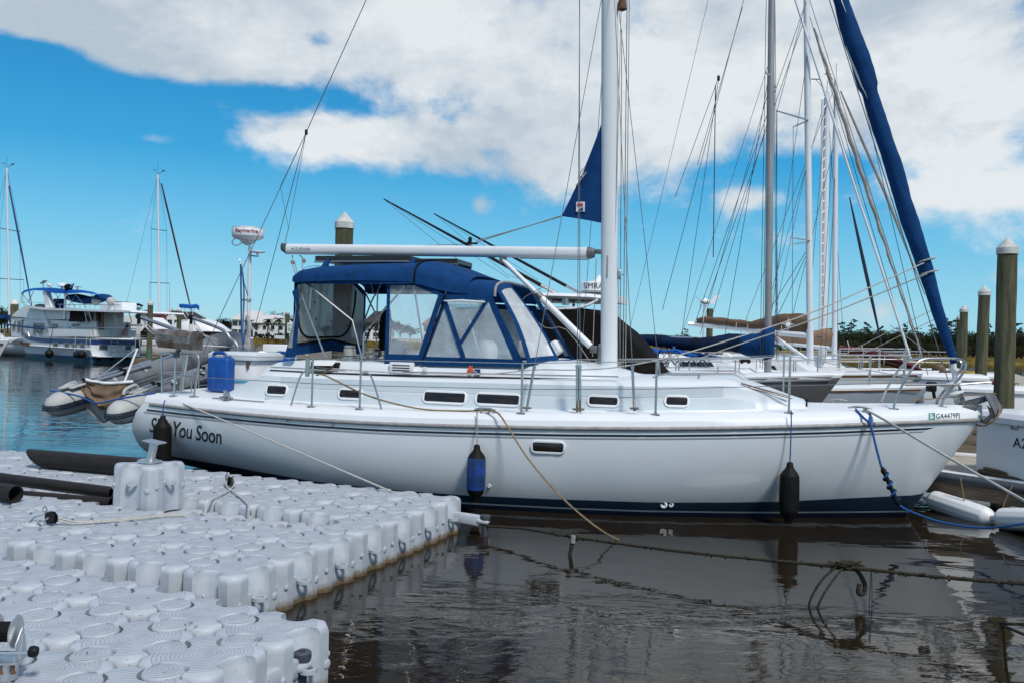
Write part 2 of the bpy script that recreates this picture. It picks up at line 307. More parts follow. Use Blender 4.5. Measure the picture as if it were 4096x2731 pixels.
# ------------------------------------------------------------------ world: Nishita sky with cloud cover
SUN_EL, SUN_AZ = R(50), R(150)      # azimuth clockwise from +Y (ahead): behind and to the right of the viewer
W=bpy.data.worlds.new('World'); SC.world=W; W.use_nodes=True
def world():
    nt=W.node_tree; L=nt.links; bg=nt.nodes['Background']; bg.inputs[1].default_value=.1
    sky=node(nt,'ShaderNodeTexSky',sky_type='NISHITA'); sky.sun_disc=False; sky.sun_elevation=SUN_EL; sky.sun_rotation=SUN_AZ
    sky.air_density=1.0; sky.dust_density=.4; sky.ozone_density=2.5
    tc=node(nt,'ShaderNodeTexCoord'); sx=node(nt,'ShaderNodeSeparateXYZ'); L.new(tc.outputs['Generated'],sx.inputs[0])
    def mth(op,a,c=None,d=None,clamp=False):
        n=node(nt,'ShaderNodeMath',operation=op); n.use_clamp=clamp
        for i,x in enumerate((a,c,d)):
            if x is None: continue
            if isinstance(x,(int,float)): n.inputs[i].default_value=x
            else: L.new(x,n.inputs[i])
        return n.outputs[0]
    X,Y,Z=sx.outputs
    az=mth('ARCTAN2',X,Y); el=mth('ARCSINE',Z)
    # clear air: the Nishita sky graded towards the cyan of this day, pale at the horizon
    rp=node(nt,'ShaderNodeValToRGB'); e=rp.color_ramp.elements
    e[0].position=0; e[0].color=(.37,.72,.87,1); e[1].position=.8; e[1].color=(.01,.12,.42,1)
    for p_,c_ in ((.05,(.28,.67,.87,1)),(.12,(.135,.55,.84,1)),(.20,(.018,.38,.75,1)),(.27,(.006,.30,.66,1)),(.40,(.005,.22,.58,1))):
        x=e.new(p_); x.color=c_
    L.new(mth('MAXIMUM',Z,0),rp.inputs[0])
    sc_=node(nt,'ShaderNodeMix',data_type='RGBA',blend_type='MULTIPLY'); sc_.inputs[0].default_value=1; sc_.inputs[7].default_value=(10,10,10,1); L.new(rp.outputs[0],sc_.inputs[6])
    mul=node(nt,'ShaderNodeMix',data_type='RGBA'); mul.inputs[0].default_value=.85
    L.new(sky.outputs[0],mul.inputs[6]); L.new(sc_.outputs[2],mul.inputs[7])
    cv=node(nt,'ShaderNodeCombineXYZ'); L.new(az,cv.inputs[0]); L.new(mth('MULTIPLY',el,1.5),cv.inputs[1])
    def noise(sc,det,ro,off):
        mp=node(nt,'ShaderNodeMapping'); mp.inputs['Location'].default_value=off; L.new(cv.outputs[0],mp.inputs[0])
        n=node(nt,'ShaderNodeTexNoise'); n.inputs['Scale'].default_value=sc; n.inputs['Detail'].default_value=det; n.inputs['Roughness'].default_value=ro
        n.inputs['Distortion'].default_value=.25
        L.new(mp.outputs[0],n.inputs['Vector']); return n.outputs['Fac']
    n1=noise(5.5,10,.60,(3.1,1.7,.4)); n2=noise(15,9,.62,(.3,5.2,2)); n3=noise(4.2,8,.6,(7.3,2.2,1))
    # cloud masses as (azimuth, elevation, half widths, weight) in sky coordinates
    def A(px): return math.atan((px-1176)/1946.6)
    def EL(px,py):
        d=ray(px/.57422,py/.57422).normalized(); return math.asin(d.z)
    blobs=[]
    for (px,py,rx,ry,wt) in [(1150,130,560,190,.85),(760,300,300,60,.62),(980,360,190,62,.62),(1290,330,190,120,.6),(1560,230,300,150,.75),(2150,250,300,200,.85),(420,50,600,95,1.0),(120,40,330,70,.75),(1990,40,420,170,.75),
        (1690,455,85,48,.62),(1092,478,32,26,.62),(320,318,55,14,.42),(2290,440,200,36,.5),(2150,690,220,26,.34),(2270,640,130,20,.30),(1930,728,240,22,.30),(620,330,160,40,.35),(330,150,270,45,.6),(1370,420,60,40,.4),
        (70,115,90,26,-.8),(715,85,60,26,-.75),(1870,395,150,34,-.7),(560,215,260,24,-.45),(30,230,200,60,-.5),(1125,350,50,22,-.5),(1500,80,70,40,-.3),(1760,240,60,60,-.25),(1100,60,60,30,-.3)]:
        a,h=A(px),EL(px,py); blobs.append((a,h,rx/1946.6,ry/1946.6,wt))
    tot=None
    for a,h,ra,rh,wt in blobs:
        u=mth('DIVIDE',mth('SUBTRACT',az,a),ra); v=mth('DIVIDE',mth('SUBTRACT',el,h),rh)
        g=mth('EXPONENT',mth('MULTIPLY',mth('ADD',mth('MULTIPLY',u,u),mth('MULTIPLY',v,v)),-1.1))
        g=mth('MULTIPLY',g,wt); tot=g if tot is None else mth('ADD',tot,g)
    high=node(nt,'ShaderNodeMapRange'); high.inputs[1].default_value=EL(1176,150); high.inputs[2].default_value=EL(1176,-120); high.inputs[4].default_value=.85; L.new(el,high.inputs[0])
    side=node(nt,'ShaderNodeMapRange'); side.inputs[1].default_value=.62; side.inputs[2].default_value=1.0; side.inputs[4].default_value=.42; L.new(mth('ABSOLUTE',az),side.inputs[0])
    tot=mth('MAXIMUM',mth('ADD',tot,mth('MULTIPLY',high.outputs[0],.6)),side.outputs[0])
    dens=mth('ADD',tot,mth('ADD',mth('MULTIPLY',mth('SUBTRACT',n1,.5),2.3),mth('MULTIPLY',mth('SUBTRACT',n2,.5),.9)))
    f=node(nt,'ShaderNodeMapRange',interpolation_type='SMOOTHSTEP'); f.inputs[1].default_value=.22; f.inputs[2].default_value=.86; L.new(dens,f.inputs[0])
    # cloud body: bright tops, greyer thick middles
    cr=node(nt,'ShaderNodeValToRGB'); e=cr.color_ramp.elements
    e[0].position=.43; e[0].color=(4.9,5.7,6.5,1); e[1].position=.57; e[1].color=(8.2,8.5,8.65,1)
    L.new(mth('ADD',mth('MULTIPLY',n3,.6),mth('MULTIPLY',n1,.42)),cr.inputs[0])
    mx=node(nt,'ShaderNodeMix',data_type='RGBA'); L.new(mth('MULTIPLY',f.outputs[0],.95),mx.inputs[0]); L.new(mul.outputs[2],mx.inputs[6]); L.new(cr.outputs[0],mx.inputs[7])
    L.new(mx.outputs[2],bg.inputs[0])
world()
sl=bpy.data.lights.new('sun','SUN'); sl.energy=3.0; sl.angle=R(10); sl.color=(1,.95,.88)
so=bpy.data.objects.new('sun',sl); COL.objects.link(so)
so.rotation_euler=(V((sin(SUN_AZ)*cos(SUN_EL),cos(SUN_AZ)*cos(SUN_EL),sin(SUN_EL)))).to_track_quat('Z','Y').to_euler()
SC.view_settings.view_transform='Standard'; SC.view_settings.look='None'; SC.view_settings.exposure=0; SC.view_settings.gamma=1
SC.render.engine='CYCLES'
SC.cycles.max_bounces=8; SC.cycles.transparent_max_bounces=16; SC.cycles.caustics_reflective=False; SC.cycles.caustics_refractive=False
# ------------------------------------------------------------------ water
def water():
    m=bpy.data.materials.new('tidal_water'); m.use_nodes=True; nt=m.node_tree; L=nt.links; b=nt.nodes['Principled BSDF']
    b.inputs['Base Color'].default_value=(.017,.0125,.0075,1); b.inputs['Roughness'].default_value=.03; b.inputs['IOR'].default_value=1.33; b.inputs['Specular IOR Level'].default_value=.68
    geo=node(nt,'ShaderNodeNewGeometry')
    def nz(sc,st,det,rot=0):
        mp=node(nt,'ShaderNodeMapping'); mp.inputs['Scale'].default_value=st; mp.inputs['Rotation'].default_value=(0,0,rot); L.new(geo.outputs['Position'],mp.inputs[0])
        n=node(nt,'ShaderNodeTexNoise'); n.inputs['Scale'].default_value=sc; n.inputs['Detail'].default_value=det; n.inputs['Distortion'].default_value=.4
        L.new(mp.outputs[0],n.inputs['Vector']); return n.outputs['Fac']
    a=nz(1.1,(.6,1.3,1),3,.3); c=nz(6.5,(.6,1.25,1),3,-.2); d=nz(.16,(.7,1.6,1),4)
    def mth(op,x,y):
        n=node(nt,'ShaderNodeMath',operation=op)
        for i,q in enumerate((x,y)):
            if isinstance(q,(int,float)): n.inputs[i].default_value=q
            else: L.new(q,n.inputs[i])
        return n.outputs[0]
    patch=node(nt,'ShaderNodeMapRange'); patch.inputs[1].default_value=.42; patch.inputs[2].default_value=.6; patch.inputs[3].default_value=.07; patch.inputs[4].default_value=1; L.new(d,patch.inputs[0])
    h=mth('ADD',mth('MULTIPLY',a,.028),mth('MULTIPLY',mth('MULTIPLY',c,patch.outputs[0]),.0085))
    bp=node(nt,'ShaderNodeBump'); bp.inputs['Strength'].default_value=.55; bp.inputs['Distance'].default_value=1.0
    L.new(h,bp.inputs['Height']); L.new(bp.outputs[0],b.inputs['Normal'])
    w=MB().add([(-3000,-300,0),(3000,-300,0),(3000,4500,0),(-3000,4500,0)],[(0,1,2,3)]).build('water',m,smooth=0)
    tag(w,kind='structure')
water()
# ------------------------------------------------------------------ floating cube platforms
def plan(d,half=.246,c=.06,nw=.108,sc=1.0,z=0):
    pts=[]
    for k in range(4):
        t=k*pi/2; n=V((cos(t),sin(t),0)); u=V((-sin(t),cos(t),0))
        q=[(-(half-c),0),(-nw-.004,0)]+[(-nw*cos(a*pi/8),d*sin(a*pi/8)**.8) for a in range(1,8)]+[(nw+.004,0),(half-c,0)]
        pts+=[(n*(half-i)+u*x)*sc+V((0,0,z)) for x,i in q]
    return pts
def cube_mesh(name,m,smoothtop=False):
    b=MB()
    b.loft([plan(.04,z=-.44,sc=.97),plan(.04,z=-.40),plan(.035,z=-.17),plan(.05,z=-.13),plan(.10,z=-.05,sc=1.0,nw=.106),plan(.104,z=-.034,sc=.996,nw=.107),plan(.105,z=-.018,sc=.982),plan(.106,z=-.006,sc=.955),plan(.107,z=0,sc=.915)],True,True,True)
    for k in range(4):                                   # moulded bosses on the side walls
        t=k*pi/2; n=V((cos(t),sin(t),0)); u=V((-sin(t),cos(t),0))
        for x,z,r in ((-.19,-.19,.021),(.175,-.22,.03),(-.045,-.16,.015)):
            dep=.2465 if abs(x)>.1 else .2465-.037
            b.ball(n*dep+u*x+V((0,0,z)),(.008,r,r),10,5,(n,u,V((0,0,1))))
    me=b.build(name,m,None,40); fix(me); d=me.data; bpy.data.objects.remove(me); return d
CUBE=cube_mesh('float_cube',M['cube']); CUBES=cube_mesh('float_cube_smooth',M['cubesmooth'])
def cap_mesh():
    b=MB().lathe([(.090,-.05),(.0995,-.02),(.0995,-.008),(.094,.0),(.08,.003),(.002,.004)],(0,0,0),n=28)
    o=b.build('pin_cap',M['cubecap'],None,40); d=o.data; bpy.data.objects.remove(o); return d
def lug_mesh():                                          # ring lug standing in a side notch, outward = +x
    b=MB()
    rings=[]
    for k in range(17):
        a=2*pi*k/16; rings.append([V((.052*cos(a)*q+.03,.052*sin(a)*q,z)) for q,z in ((1,-.012),(1,.012),(.52,.012),(.52,-.012))])
    b.loft(rings,True,False,False)
    
    o=b.build('side_lug',M['cubecap'],None,40); d=o.data; bpy.data.objects.remove(o); return d
CAP,LUG=cap_mesh(),lug_mesh()
def link(name,me,par,loc,rz=0,rx=0,ry=0):
    o=bpy.data.objects.new(name,me); COL.objects.link(o); o.parent=par; o.location=loc; o.rotation_euler=(rx,ry,rz); return o
def platform(root,o,t,cells,top,low=()):
    cs=set(cells); c0=root.location
    ex=V((cos(t),-sin(t),0))*.5; ey=V((-sin(t),-cos(t),0))*.5
    for (i,j) in cells:
        p=V((o[0],o[1],0))+ex*i+ey*j; lo=(i,j) in low
        z=top+random.uniform(-.006,.006)-(.085 if lo else 0)
        q=link('float_cube',CUBES if lo else CUBE,root,p-c0+V((0,0,z)),-t,random.uniform(-.007,.007),random.uniform(-.007,.007))
        for (di,dj,rx,ry) in ((1,0,1,0),(0,1,0,-1)):
            nb=(i+di,j+dj)
            if nb in cs and (nb in low)==lo and not lo: link('pin_cap',CAP,q,V((rx*.25,ry*.25,0)),random.uniform(0,3))
        for (di,dj,rx,ry,a) in ((1,0,1,0,0),(0,1,0,-1,-pi/2)):
            if (i+di,j+dj) not in cs: link('side_lug',LUG,q,V((rx*.225,ry*.225,-.19)),a)
TB,OB=.387,(-2.377,6.08); TA,OA=.447,(-3.09,5.56)
imin={0:-8,-1:-9,-2:-10,-3:-11,-4:-12,-5:-13,-6:-13}
cellsB=[(i,j) for j in range(0,-7,-1) for i in range(imin[j],2)]
lowB={(i,-3) for i in range(-12,1)}
pb=thing('floating_dock','large grey plastic cube dock moored along the white yacht, pipes lying on it','floating dock',(OB[0],OB[1],0))
platform(pb,OB,TB,cellsB,.36,lowB)
cellsA=[(i,0) for i in range(-3,5)]+[(i,1) for i in range(-1,5)]+[(i,2) for i in range(1,5)]+[(i,3) for i in range(2,5)]
pa=thing('floating_dock','nearest grey plastic cube dock in the lower left corner, carrying a boat winch','floating dock',(OA[0],OA[1],0))
platform(pa,OA,TA,cellsA,.36)
def lat(o,t,i,j,z): return V((o[0],o[1],0))+V((cos(t),-sin(t),0))*.5*i+V((-sin(t),-cos(t),0))*.5*j+V((0,0,z))
# coupling bars with dark pin knobs along the near platform's back edge and sides
def coupling(par,a,b,knob):
    a,b=V(a),V(b); d=(b-a).normalized(); n=V((-d.y,d.x,0))
    o=MB().cbox((a+b)/2,((b-a).length/2,.035,.055),.02,(d,n,V((0,0,1)))).cbox(b+d*.03,(.06,.05,.02),.015,(d,n,V((0,0,1)))).build('coupling_bar',M['cubesmooth'],par)
    MB().lathe([(.03,-.22),(.03,-.02),(.045,-.02),(.052,0),(.052,.03),(.045,.036),(.02,.036),(.02,.01),(.001,.01)],b+d*.05+V((0,0,knob)),n=18).build('pin_knob',M['bumper'],o)
for i in (-1,0,1,2,3):
    coupling(pa,lat(OA,TA,i-.32,-.90,.185),lat(OA,TA,i+.30,-.86,.16),.03)
coupling(pa,lat(OA,TA,4.40,.85,.19),lat(OA,TA,4.42,.10,.19),.035)
coupling(pb,lat(OB,TB,1.42,-6.22,.17),lat(OB,TB,1.98,-6.30,.15),.03)
# ================================================================== the white sailing yacht
Y=Frame((4.81,10.22),16)
yacht=thing('sailing_yacht','large white sailing yacht in front with blue canvas enclosure and its name on the stern','sailboat',Y.w(5,0,0))
SS=[-.79,-.4,0,1,2,3,4,5,6,7,8,9,9.8]; BD=[.03,.32,.55,1.0,1.36,1.62,1.79,1.88,1.90,1.86,1.76,1.58,1.42]
def bd(s): return interp(s,SS,BD)
def zr(s): return interp(s,[-.79,-.23,.26,.8,1.4,2.02,2.69,3.74,4.64,5.49,6.24,7.16,7.91,8.83,9.8],[1.232,1.211,1.187,1.156,1.128,1.101,1.074,1.041,1.019,.998,.987,.985,.994,1.010,1.036])
def zk(s): return interp(s,[-.79,0,.5,1.5,3,5,7,8.3,9,9.8],[1.226,0,-.18,-.36,-.5,-.55,-.42,-.14,-.04,.06])
def pw(s): return interp(s,[-.8,0,1.5,3,5,8,9.8],[1.3,1.42,1.8,2.2,2.6,2.55,2.5])
def off(z): return interp(z,[.15,.25,.4,.64,.85,1.04],[.14,.2,.25,.25,.18,0])
def hb(s,z):                                             # half breadth of the shell
    k=zk(s); t=max(0,min(1,(z-k)/max(1e-4,zr(s)-k))); p=pw(s)
    return bd(s)*(1-(1-t)**p)**(1/p)
def hs(s,z): return s+off(z)*max(0,min(1,(s-8.3)/1.47))
def hull(s,z,e=0,side=1): return Y.w(hs(s,z),side*(hb(s,z)+e),z)
def yb(name,mb,m,par=None,sm=35,label=None):
    o=mb.build(name,M[m] if isinstance(m,str) else m,par or yacht,sm)
    if label: o['label']=label
    return o
st=[-.785,-.74,-.68,-.62,-.55,-.47,-.4,-.3,-.2,-.1,0,.08,.16,.25,.36,.48,.6,.8,1,1.25,1.5,2,2.5,3,3.5,4,4.5,5,5.5,6,6.5,7,7.5,8,8.3,8.6,8.9,9.2,9.5,9.77]
NV=40
hm=MB(); rings=[]
for s in st:
    r=[]; k=zk(s); top=zr(s)
    zs=[k+(top-k)*(j/NV)**1.35 for j in range(NV+1)]
    r=[hull(s,z,0,1) for z in zs[::-1]]+[hull(s,z,0,-1) for z in zs[1:]]
    rings.append(r)
hm.loft(rings,False)
n=len(rings[0]); hm.f.append(tuple((len(rings)-1)*n+j for j in range(n)))   # transom
hullo=yb('hull',hm,'gel',None,50)
stem=lambda z: -.79*z/1.226+.012
def strip(name,zl,zh,s0,s1,m,e=.005,par=None,nz=1,ns=80,sides=(1,-1),slant=0):
    b=MB()
    for sd in sides:
        def fn(u,v):
            u=u**1.8 if s0<0 and slant==0 else u
            s=s0+(s1-s0)*u
            z0,z1=zl(s),zh(s); z=z0+(z1-z0)*v
            if s0<0 and slant==0: s=max(s,0)+stem(max(z,.0))*max(0,1-u*9)**2
            return hull(s+slant*(1-v)*(1-u),max(z,zk(s)+.01),e,sd)
        b.grid(fn,ns,nz)
    return yb(name,b,m,par or hullo,40)
ntop=lambda s: interp(s,[0,.5,1.5,2.7,3.7,5,6,7,8,9,9.8],[.305,.275,.215,.185,.18,.165,.16,.18,.225,.27,.30])
wtop=lambda s: interp(s,[0,1.5,5,8,9,9.8],[.092,.08,.072,.075,.09,.13])
strip('boot_stripe',wtop,ntop,-.001,9.75,'boot',nz=6)
strip('boot_line',lambda s:wtop(s)-.02,wtop,-.001,9.7,'gel',e=.006,nz=2)
strip('bottom_paint',lambda s:-.1,lambda s:wtop(s)-.02,-.001,9.5,'boot',nz=4)
strip('hull_stripe',lambda s:zr(s)-.112,lambda s:zr(s)-.088,-.2,9.62,'navy',slant=.08)
strip('hull_stripe',lambda s:zr(s)-.142,lambda s:zr(s)-.126,-.1,9.64,'grey',slant=.06)
# rub rail: a moulding of its own
b=MB()
for sd in (1,-1):
    rg=[]
    for s in [x*.18-.78 for x in range(59)]:
        if s>9.78: break
        z=zr(s); rg.append([Y.w(hs(s,z),sd*(bd(s)+q),z+h) for q,h in ((-.01,.004),(.018,.0),(.03,-.016),(.026,-.036),(.012,-.046),(-.01,-.05))])
    b.loft(rg,True)
yb('rub_rail',b,'rail',hullo,60)
# bulwark and deck
zd=lambda s: zr(s)+interp(s,[-.8,0,1.4,4,8,9.8],[.115,.122,.128,.132,.125,.10])
SEC=lambda s:[(bd(s)+.004,zr(s)-.004),(bd(s)-.012,zr(s)+.06),(max(.01,bd(s)-.035),zr(s)+.085),(max(.006,bd(s)-.10),zd(s)-.004),(max(.005,bd(s)-.125),zd(s)+.004),(max(.002,bd(s)*.35),zd(s)+.03)]
b=MB(); rg=[]
for s in st:
    q=SEC(s); rg.append([Y.w(hs(s,z) if s>8.3 else s,w,z) for w,z in q]+[Y.w(s,0,zd(s)+.035)]+[Y.w(hs(s,z) if s>8.3 else s,-w,z) for w,z in q[::-1]])
b.loft(rg,False); n=len(rg[0]); b.f.append(tuple(range(n))); b.f.append(tuple((len(rg)-1)*n+j for j in range(n)))
decko=yb('deck',b,'deck',None,28)
# cabin trunk
bc=lambda s: min(1.27,bd(s)-.42) if s>1 else .55
def trunk_h(s): return interp(s,[1.2,1.38,2.09,8.05,8.75],[0.0,.06,.32,.385,.0]) if s<8.05 else interp(s,[8.05,8.8],[.40,.0])
def tz(s): return interp(s,[1.2,1.38,2.09,2.7,3.9,5.1,6.1,7.2,8.1,8.8],[1.335,1.375,1.565,1.535,1.515,1.50,1.485,1.475,1.485,1.16])
b=MB(); rg=[]
ts=[1.2,1.38,1.6,1.85,2.05,2.15,2.5,3,3.5,4,4.5,5,5.5,6,6.5,7,7.5,7.9,8.1,8.3,8.55,8.8]
def bct(s): return bc(s)*interp(s,[1.2,2.1,8.0,8.8],[.84,1,1,.86])
for s in ts:
    t=tz(s); w=bct(s); zb=zd(s)+.004; h=max(0,t-zb)
    q=[(w+.05,zb),(w+.03,zb+min(.03,h*.1)),(w-.01,zb+h*.52),(w-.025,zb+h*.90),(w-.06,t),(w-.17,t+.035*min(1,h*4)),(w*.5,t+.06*min(1,h*4))]
    rg.append([Y.w(s,x,z) for x,z in q]+[Y.w(s,0,t+.075*min(1,h*4))]+[Y.w(s,-x,z) for x,z in q[::-1]])
# open the cockpit well: the trunk stops being roofed aft of 6.3
b.loft(rg,False); 
trunk=yb('cabin_trunk',b,'gel',None,30)
def on_side(x,y,e=0):
    w=1.2
    for _ in range(8):
        s,_b,z=Y.S(x,y,w); zb=zd(s); h=max(.05,tz(s)-zb); t=(z-zb)/h
        w=bct(s)+interp(t,[0,.08,.52,.9,1.0],[.05,.03,-.01,-.025,-.06])+e
    return s,w,z
# pale moulded bands of non-skid along the cabin side
for (y0,y1,s0,s1) in ((.07,.47,1.75,8.0),(.53,.90,2.15,7.8)):
    q=MB()
    for sd in (1,):
        def fn(u,v):
            s=s0+(s1-s0)*u; t=y0+(y1-y0)*v; s2=s+(t-.3)*(.9 if u<.02 else 0)
            zb=zd(s); h=tz(s)-zb; w=bct(s)+interp(t,[0,.08,.52,.9,1.0],[.05,.03,-.01,-.025,-.06])+.004
            return Y.w(s,w,zb+h*t)
        q.grid(fn,60,5)
    yb('side_band',q,'nonskid',trunk,50)
# port lights in the cabin side and one in the hull
def rrect(w,h,r,n=5):
    P=[]
    for cx,cy,a0 in ((w-r,h-r,0),(-w+r,h-r,90),(-w+r,-h+r,180),(w-r,-h+r,270)):
        for i in range(n+1):
            a=R(a0+90*i/n); P.append((cx+r*cos(a),cy+r*sin(a)))
    return P
def portlight(x0,y0,x1,y1,onhull=False):
    xm,ym=(x0+x1)/2,(y0+y1)/2
    if onhull:
        w=1.8
        for _ in range(6):
            s,_b,z=Y.S(xm,ym,w); w=hb(s,z)
        mp=lambda u,v,e: hull(s-u,z+v,e)
    else:
        s,w,z=on_side(xm,ym)
        def mp(u,v,e):
            s2=s-u; zb=zd(s2); h=tz(s2)-zb; t=(z+v-zb)/h
            return Y.w(s2,bct(s2)+interp(t,[0,.08,.52,.9,1.0],[.05,.03,-.01,-.025,-.06])+e,z+v)
    sc=(Y.w(s,w,z)-E0).length/FPX
    hw,hh=(x1-x0)/2*sc,(y1-y0)/2*sc*1.0
    b=MB(); m=.027; A=rrect(hw+m,hh+m,min(.075,hh+m)); I=rrect(hw,hh,.025); n=len(A); O2=rrect(hw+m*.6,hh+m*.6,min(.06,hh))
    b.loft([[mp(u,v,-.01) for u,v in A],[mp(u,v,.018) for u,v in A],[mp(u,v,.023) for u,v in O2],[mp(u,v,.019) for u,v in I],[mp(u,v,.0) for u,v in I]],True,False,False)
    fr=yb('portlight_frame',b,'white',hullo if onhull else trunk,50)
    g=MB().loft([[mp(u,v,.0145) for u,v in I],[mp(u,v,.016) for u,v in rrect(hw*.97,hh*.93,.02)]],True,False,True)
    for u in ((-.6,.72),(0,.72),(.6,.72),(0,-.75)): g.ball(mp(hw*u[0],hh*u[1],.017),.004,6,4)
    yb('portlight_pane',g,'portlight',fr,40)
for q in ((1068,1543,1149,1573),(1357,1559,1449,1588),(1694,1569,1865,1605),(1905,1577,2080,1613),(2357,1587,2470,1616),(2668,1587,2748,1617)): portlight(*q)
portlight(2132,1769,2253,1805,True)
# raised coachroof and the cockpit coamings (walls of a well)
def zc(s): return interp(s,[3.25,3.5,3.9,4.3,4.6,6.3,7.6,8.0,8.3],[1.57,1.635,1.70,1.745,1.70,1.665,1.66,1.62,1.50])
def wc(s): return interp(s,[3.25,3.5,3.9,4.5,6.3,8,8.3],[.55,.82,1.0,1.08,1.10,1.06,1.0])
b=MB(); rg=[]
for s in (3.2,3.3,3.5,3.7,3.9,4.1,4.3,4.5,4.7,5.2,5.8,6.3):
    w=wc(s); z=zc(s); t=tz(s)+.02
    z=max(z,t+.01); e=.85 if s<4.4 else 1
    q=[(w+.05,t-.02),(w+.02,t+.012),(w,t+(z-t)*.45*e),(w-.06,t+(z-t)*.8*e),(w-.18,t+(z-t)*.95),(w*.45,z+.02)]
    rg.append([Y.w(s,x,h) for x,h in q]+[Y.w(s,0,z+.035)]+[Y.w(s,-x,h) for x,h in q[::-1]])
b.loft(rg,False); b.f.append(tuple(range(len(rg[0])))); roof=yb('coachroof',b,'gel',None,35)
b=MB()
for sd in (1,-1):
    rg=[]
    for s in (6.25,6.6,7.0,7.4,7.7,8.0,8.2):
        w=wc(s); z=zc(s); t=tz(s)+.01
        rg.append([Y.w(s,sd*x,h) for x,h in ((w+.05,t-.03),(w,t+(z-t)*.5),(w-.03,z-.02),(w-.06,z),(w-.30,z+.01),(w-.34,z-.02),(w-.36,t-.03))])
    b.loft(rg,True)
coam=yb('cockpit_coaming',b,'gel',None,35)
# fixed details on the coachroof side: track, vent grille, hatch, blocks, stickers
b=MB()
for sd in (1,-1):
    rg=[]
    for i in range(46):
        s=3.28+i*.106; z=tz(s)+.012; w=wc(s)+.052
        rg.append([Y.w(s,sd*(w+q),z+h) for q,h in ((0,-.004),(.014,-.004),(.014,.028),(0,.03))])
    b.loft(rg,True)
yb('roof_track',b,'navy',roof)
b=MB()
for (sa,sb) in ((3.35,6.1),(6.9,8.0)):
    pts=[Y.w(sa+(sb-sa)*i/14,bct(sa+(sb-sa)*i/14)-.10,tz(sa+(sb-sa)*i/14)+.075) for i in range(15)]
    b.tube(pts,.011,6)
yb('grab_bar',b,'steel',trunk)
def roofside(x,y,e=.01):
    s,_,z=Y.S(x,y,1.12); w=wc(s)+.01
    s,_,z=Y.S(x,y,w+e); return s,w+e,z
s,w,z=roofside(1605,1471); b=MB(); b.cbox(Y.w(s,w-.02,z),(.165,.03,.075),.012,(Y.a,Y.n,V((0,0,1)))); vg=yb('vent_grille',b,'white',roof)
b=MB()
for k in range(3): b.cbox(Y.w(s,w+.008,z+.035-.032*k),(.12,.006,.007),.004,(Y.a,Y.n,V((0,0,1))))
yb('vent_slot',b,'darkside',vg)
s,w,z=roofside(1700,1482,.03); b=MB().cbox(Y.w(s,w,z),(.03,.02,.05),.015,(Y.a,Y.n,V((0,0,1)))).box(Y.w(s,w,z-.06),(.09,.02,.008),(Y.a,Y.n,V((0,0,1)))); yb('turning_block',b,'cream',roof)
s,w,z=roofside(1882,1482); b=MB().lathe([(.04,-.01),(.04,.012),(.03,.016),(.001,.016)],Y.w(s,w,z),Y.n,18).box(Y.w(s,w,z+.045),(.02,.012,.02),(Y.a,Y.n,V((0,0,1)))); so_=yb('round_sticker',b,'orange',roof)
s,w,z=roofside(1909,1486,.014); b=MB().box(Y.w(s,w,z),(.04,.004,.035),(Y.a,Y.n,V((0,0,1)))); k_=yb('number_sticker',b,'blueband',roof)
yb('number_sticker_text',MB().text('25',.036,Y.w(s+.036,w+.005,z-.014),-Y.a,V((0,0,1)),.003),'white',k_,0)
# storage hatch in the coaming with its lid ajar
s,_,z=Y.S(1300,1456,1.1); b=MB().box(Y.w(s,1.085,z-.02),(.20,.03,.05),(Y.a,Y.n,V((0,0,1)))); hq=yb('coaming_locker',b,'darkside',coam)
q=[Y.B(1255,1440,1.15),Y.B(1350,1440,1.15),Y.B(1330,1461,1.22),Y.B(1258,1461,1.22)]; yb('locker_lid',MB().prism(q,Y.n*.014),'white',hq)
yb('locker_handle',MB().tube([Y.B(1297,1492,1.2),Y.B(1320,1470,1.18),Y.B(1335,1462,1.16)],.012),'teak',hq)
# ---------------------------------------------------------------- spars and standing rigging
def spar_ring(c,a,bh,n=16): return [c+Y.a*(a*cos(2*pi*k/n))+Y.n*(bh*sin(2*pi*k/n)) for k in range(n)]
ms=lambda z: 3.657+(z-1.625)*.024
b=MB().loft([spar_ring(Y.w(ms(z),0,z),.112,.075) for z in (1.55,4,8,13.6,13.7)])
mast=yb('mast',b,'spar',None,60)
b=MB(); b.box(Y.w(ms(4)-.1,.04,5.5),(.004,.004,3.9),(Y.a,Y.n,V((0,0,1)))); b.cbox(Y.w(ms(3.0)+.01,.078,3.0),(.008,.006,.15),.004,(Y.a,Y.n,V((0,0,1))))
yb('mast_slot',b,'rail',mast)
b=MB().loft([spar_ring(Y.w(ms(z),0,z),q,q*.75) for z,q in ((1.58,.15),(1.62,.145),(1.66,.12))]); yb('mast_collar',b,'white',mast,60)
b=MB()
for z in (7.1,10.4):
    for sd in (1,-1): b.tube([Y.w(ms(z),sd*.05,z),Y.w(ms(z)+.18,sd*(1.2 if z<8 else 1.0),z+.06)],[.03,.02],8,flat=.6)
yb('spreader',b,'spar',mast)
yb('steaming_light',MB().lathe([(.02,.0),(.06,.02),(.05,.14),(.02,.16)],Y.w(ms(6.5)-.17,.02,6.38),n=12),'rust',mast)
p0,p1=Y.B(1148,997,0),Y.B(2352,1013,0); d=(p1-p0).normalized(); up=d.cross(Y.n); up=up if up.z>0 else -up
def bring(p,h,w,n=18): return [p+up*(h*(abs(cos(2*pi*k/n))**.75)*(1 if cos(2*pi*k/n)>0 else -1))+Y.n*(w*sin(2*pi*k/n)) for k in range(n)]
boom=yb('boom',MB().loft([bring(p0+(p1-p0)*t,.078,.058) for t in (0,.25,.5,.75,1)]),'spar',None,50)
yb('boom_end',MB().loft([bring(p0-d*.10+up*.03,.02,.02),bring(p0-d*.085+up*.03,.06,.04),bring(p0,.08,.06),bring(p0+d*.01,.08,.06)]),'lead',boom,50)
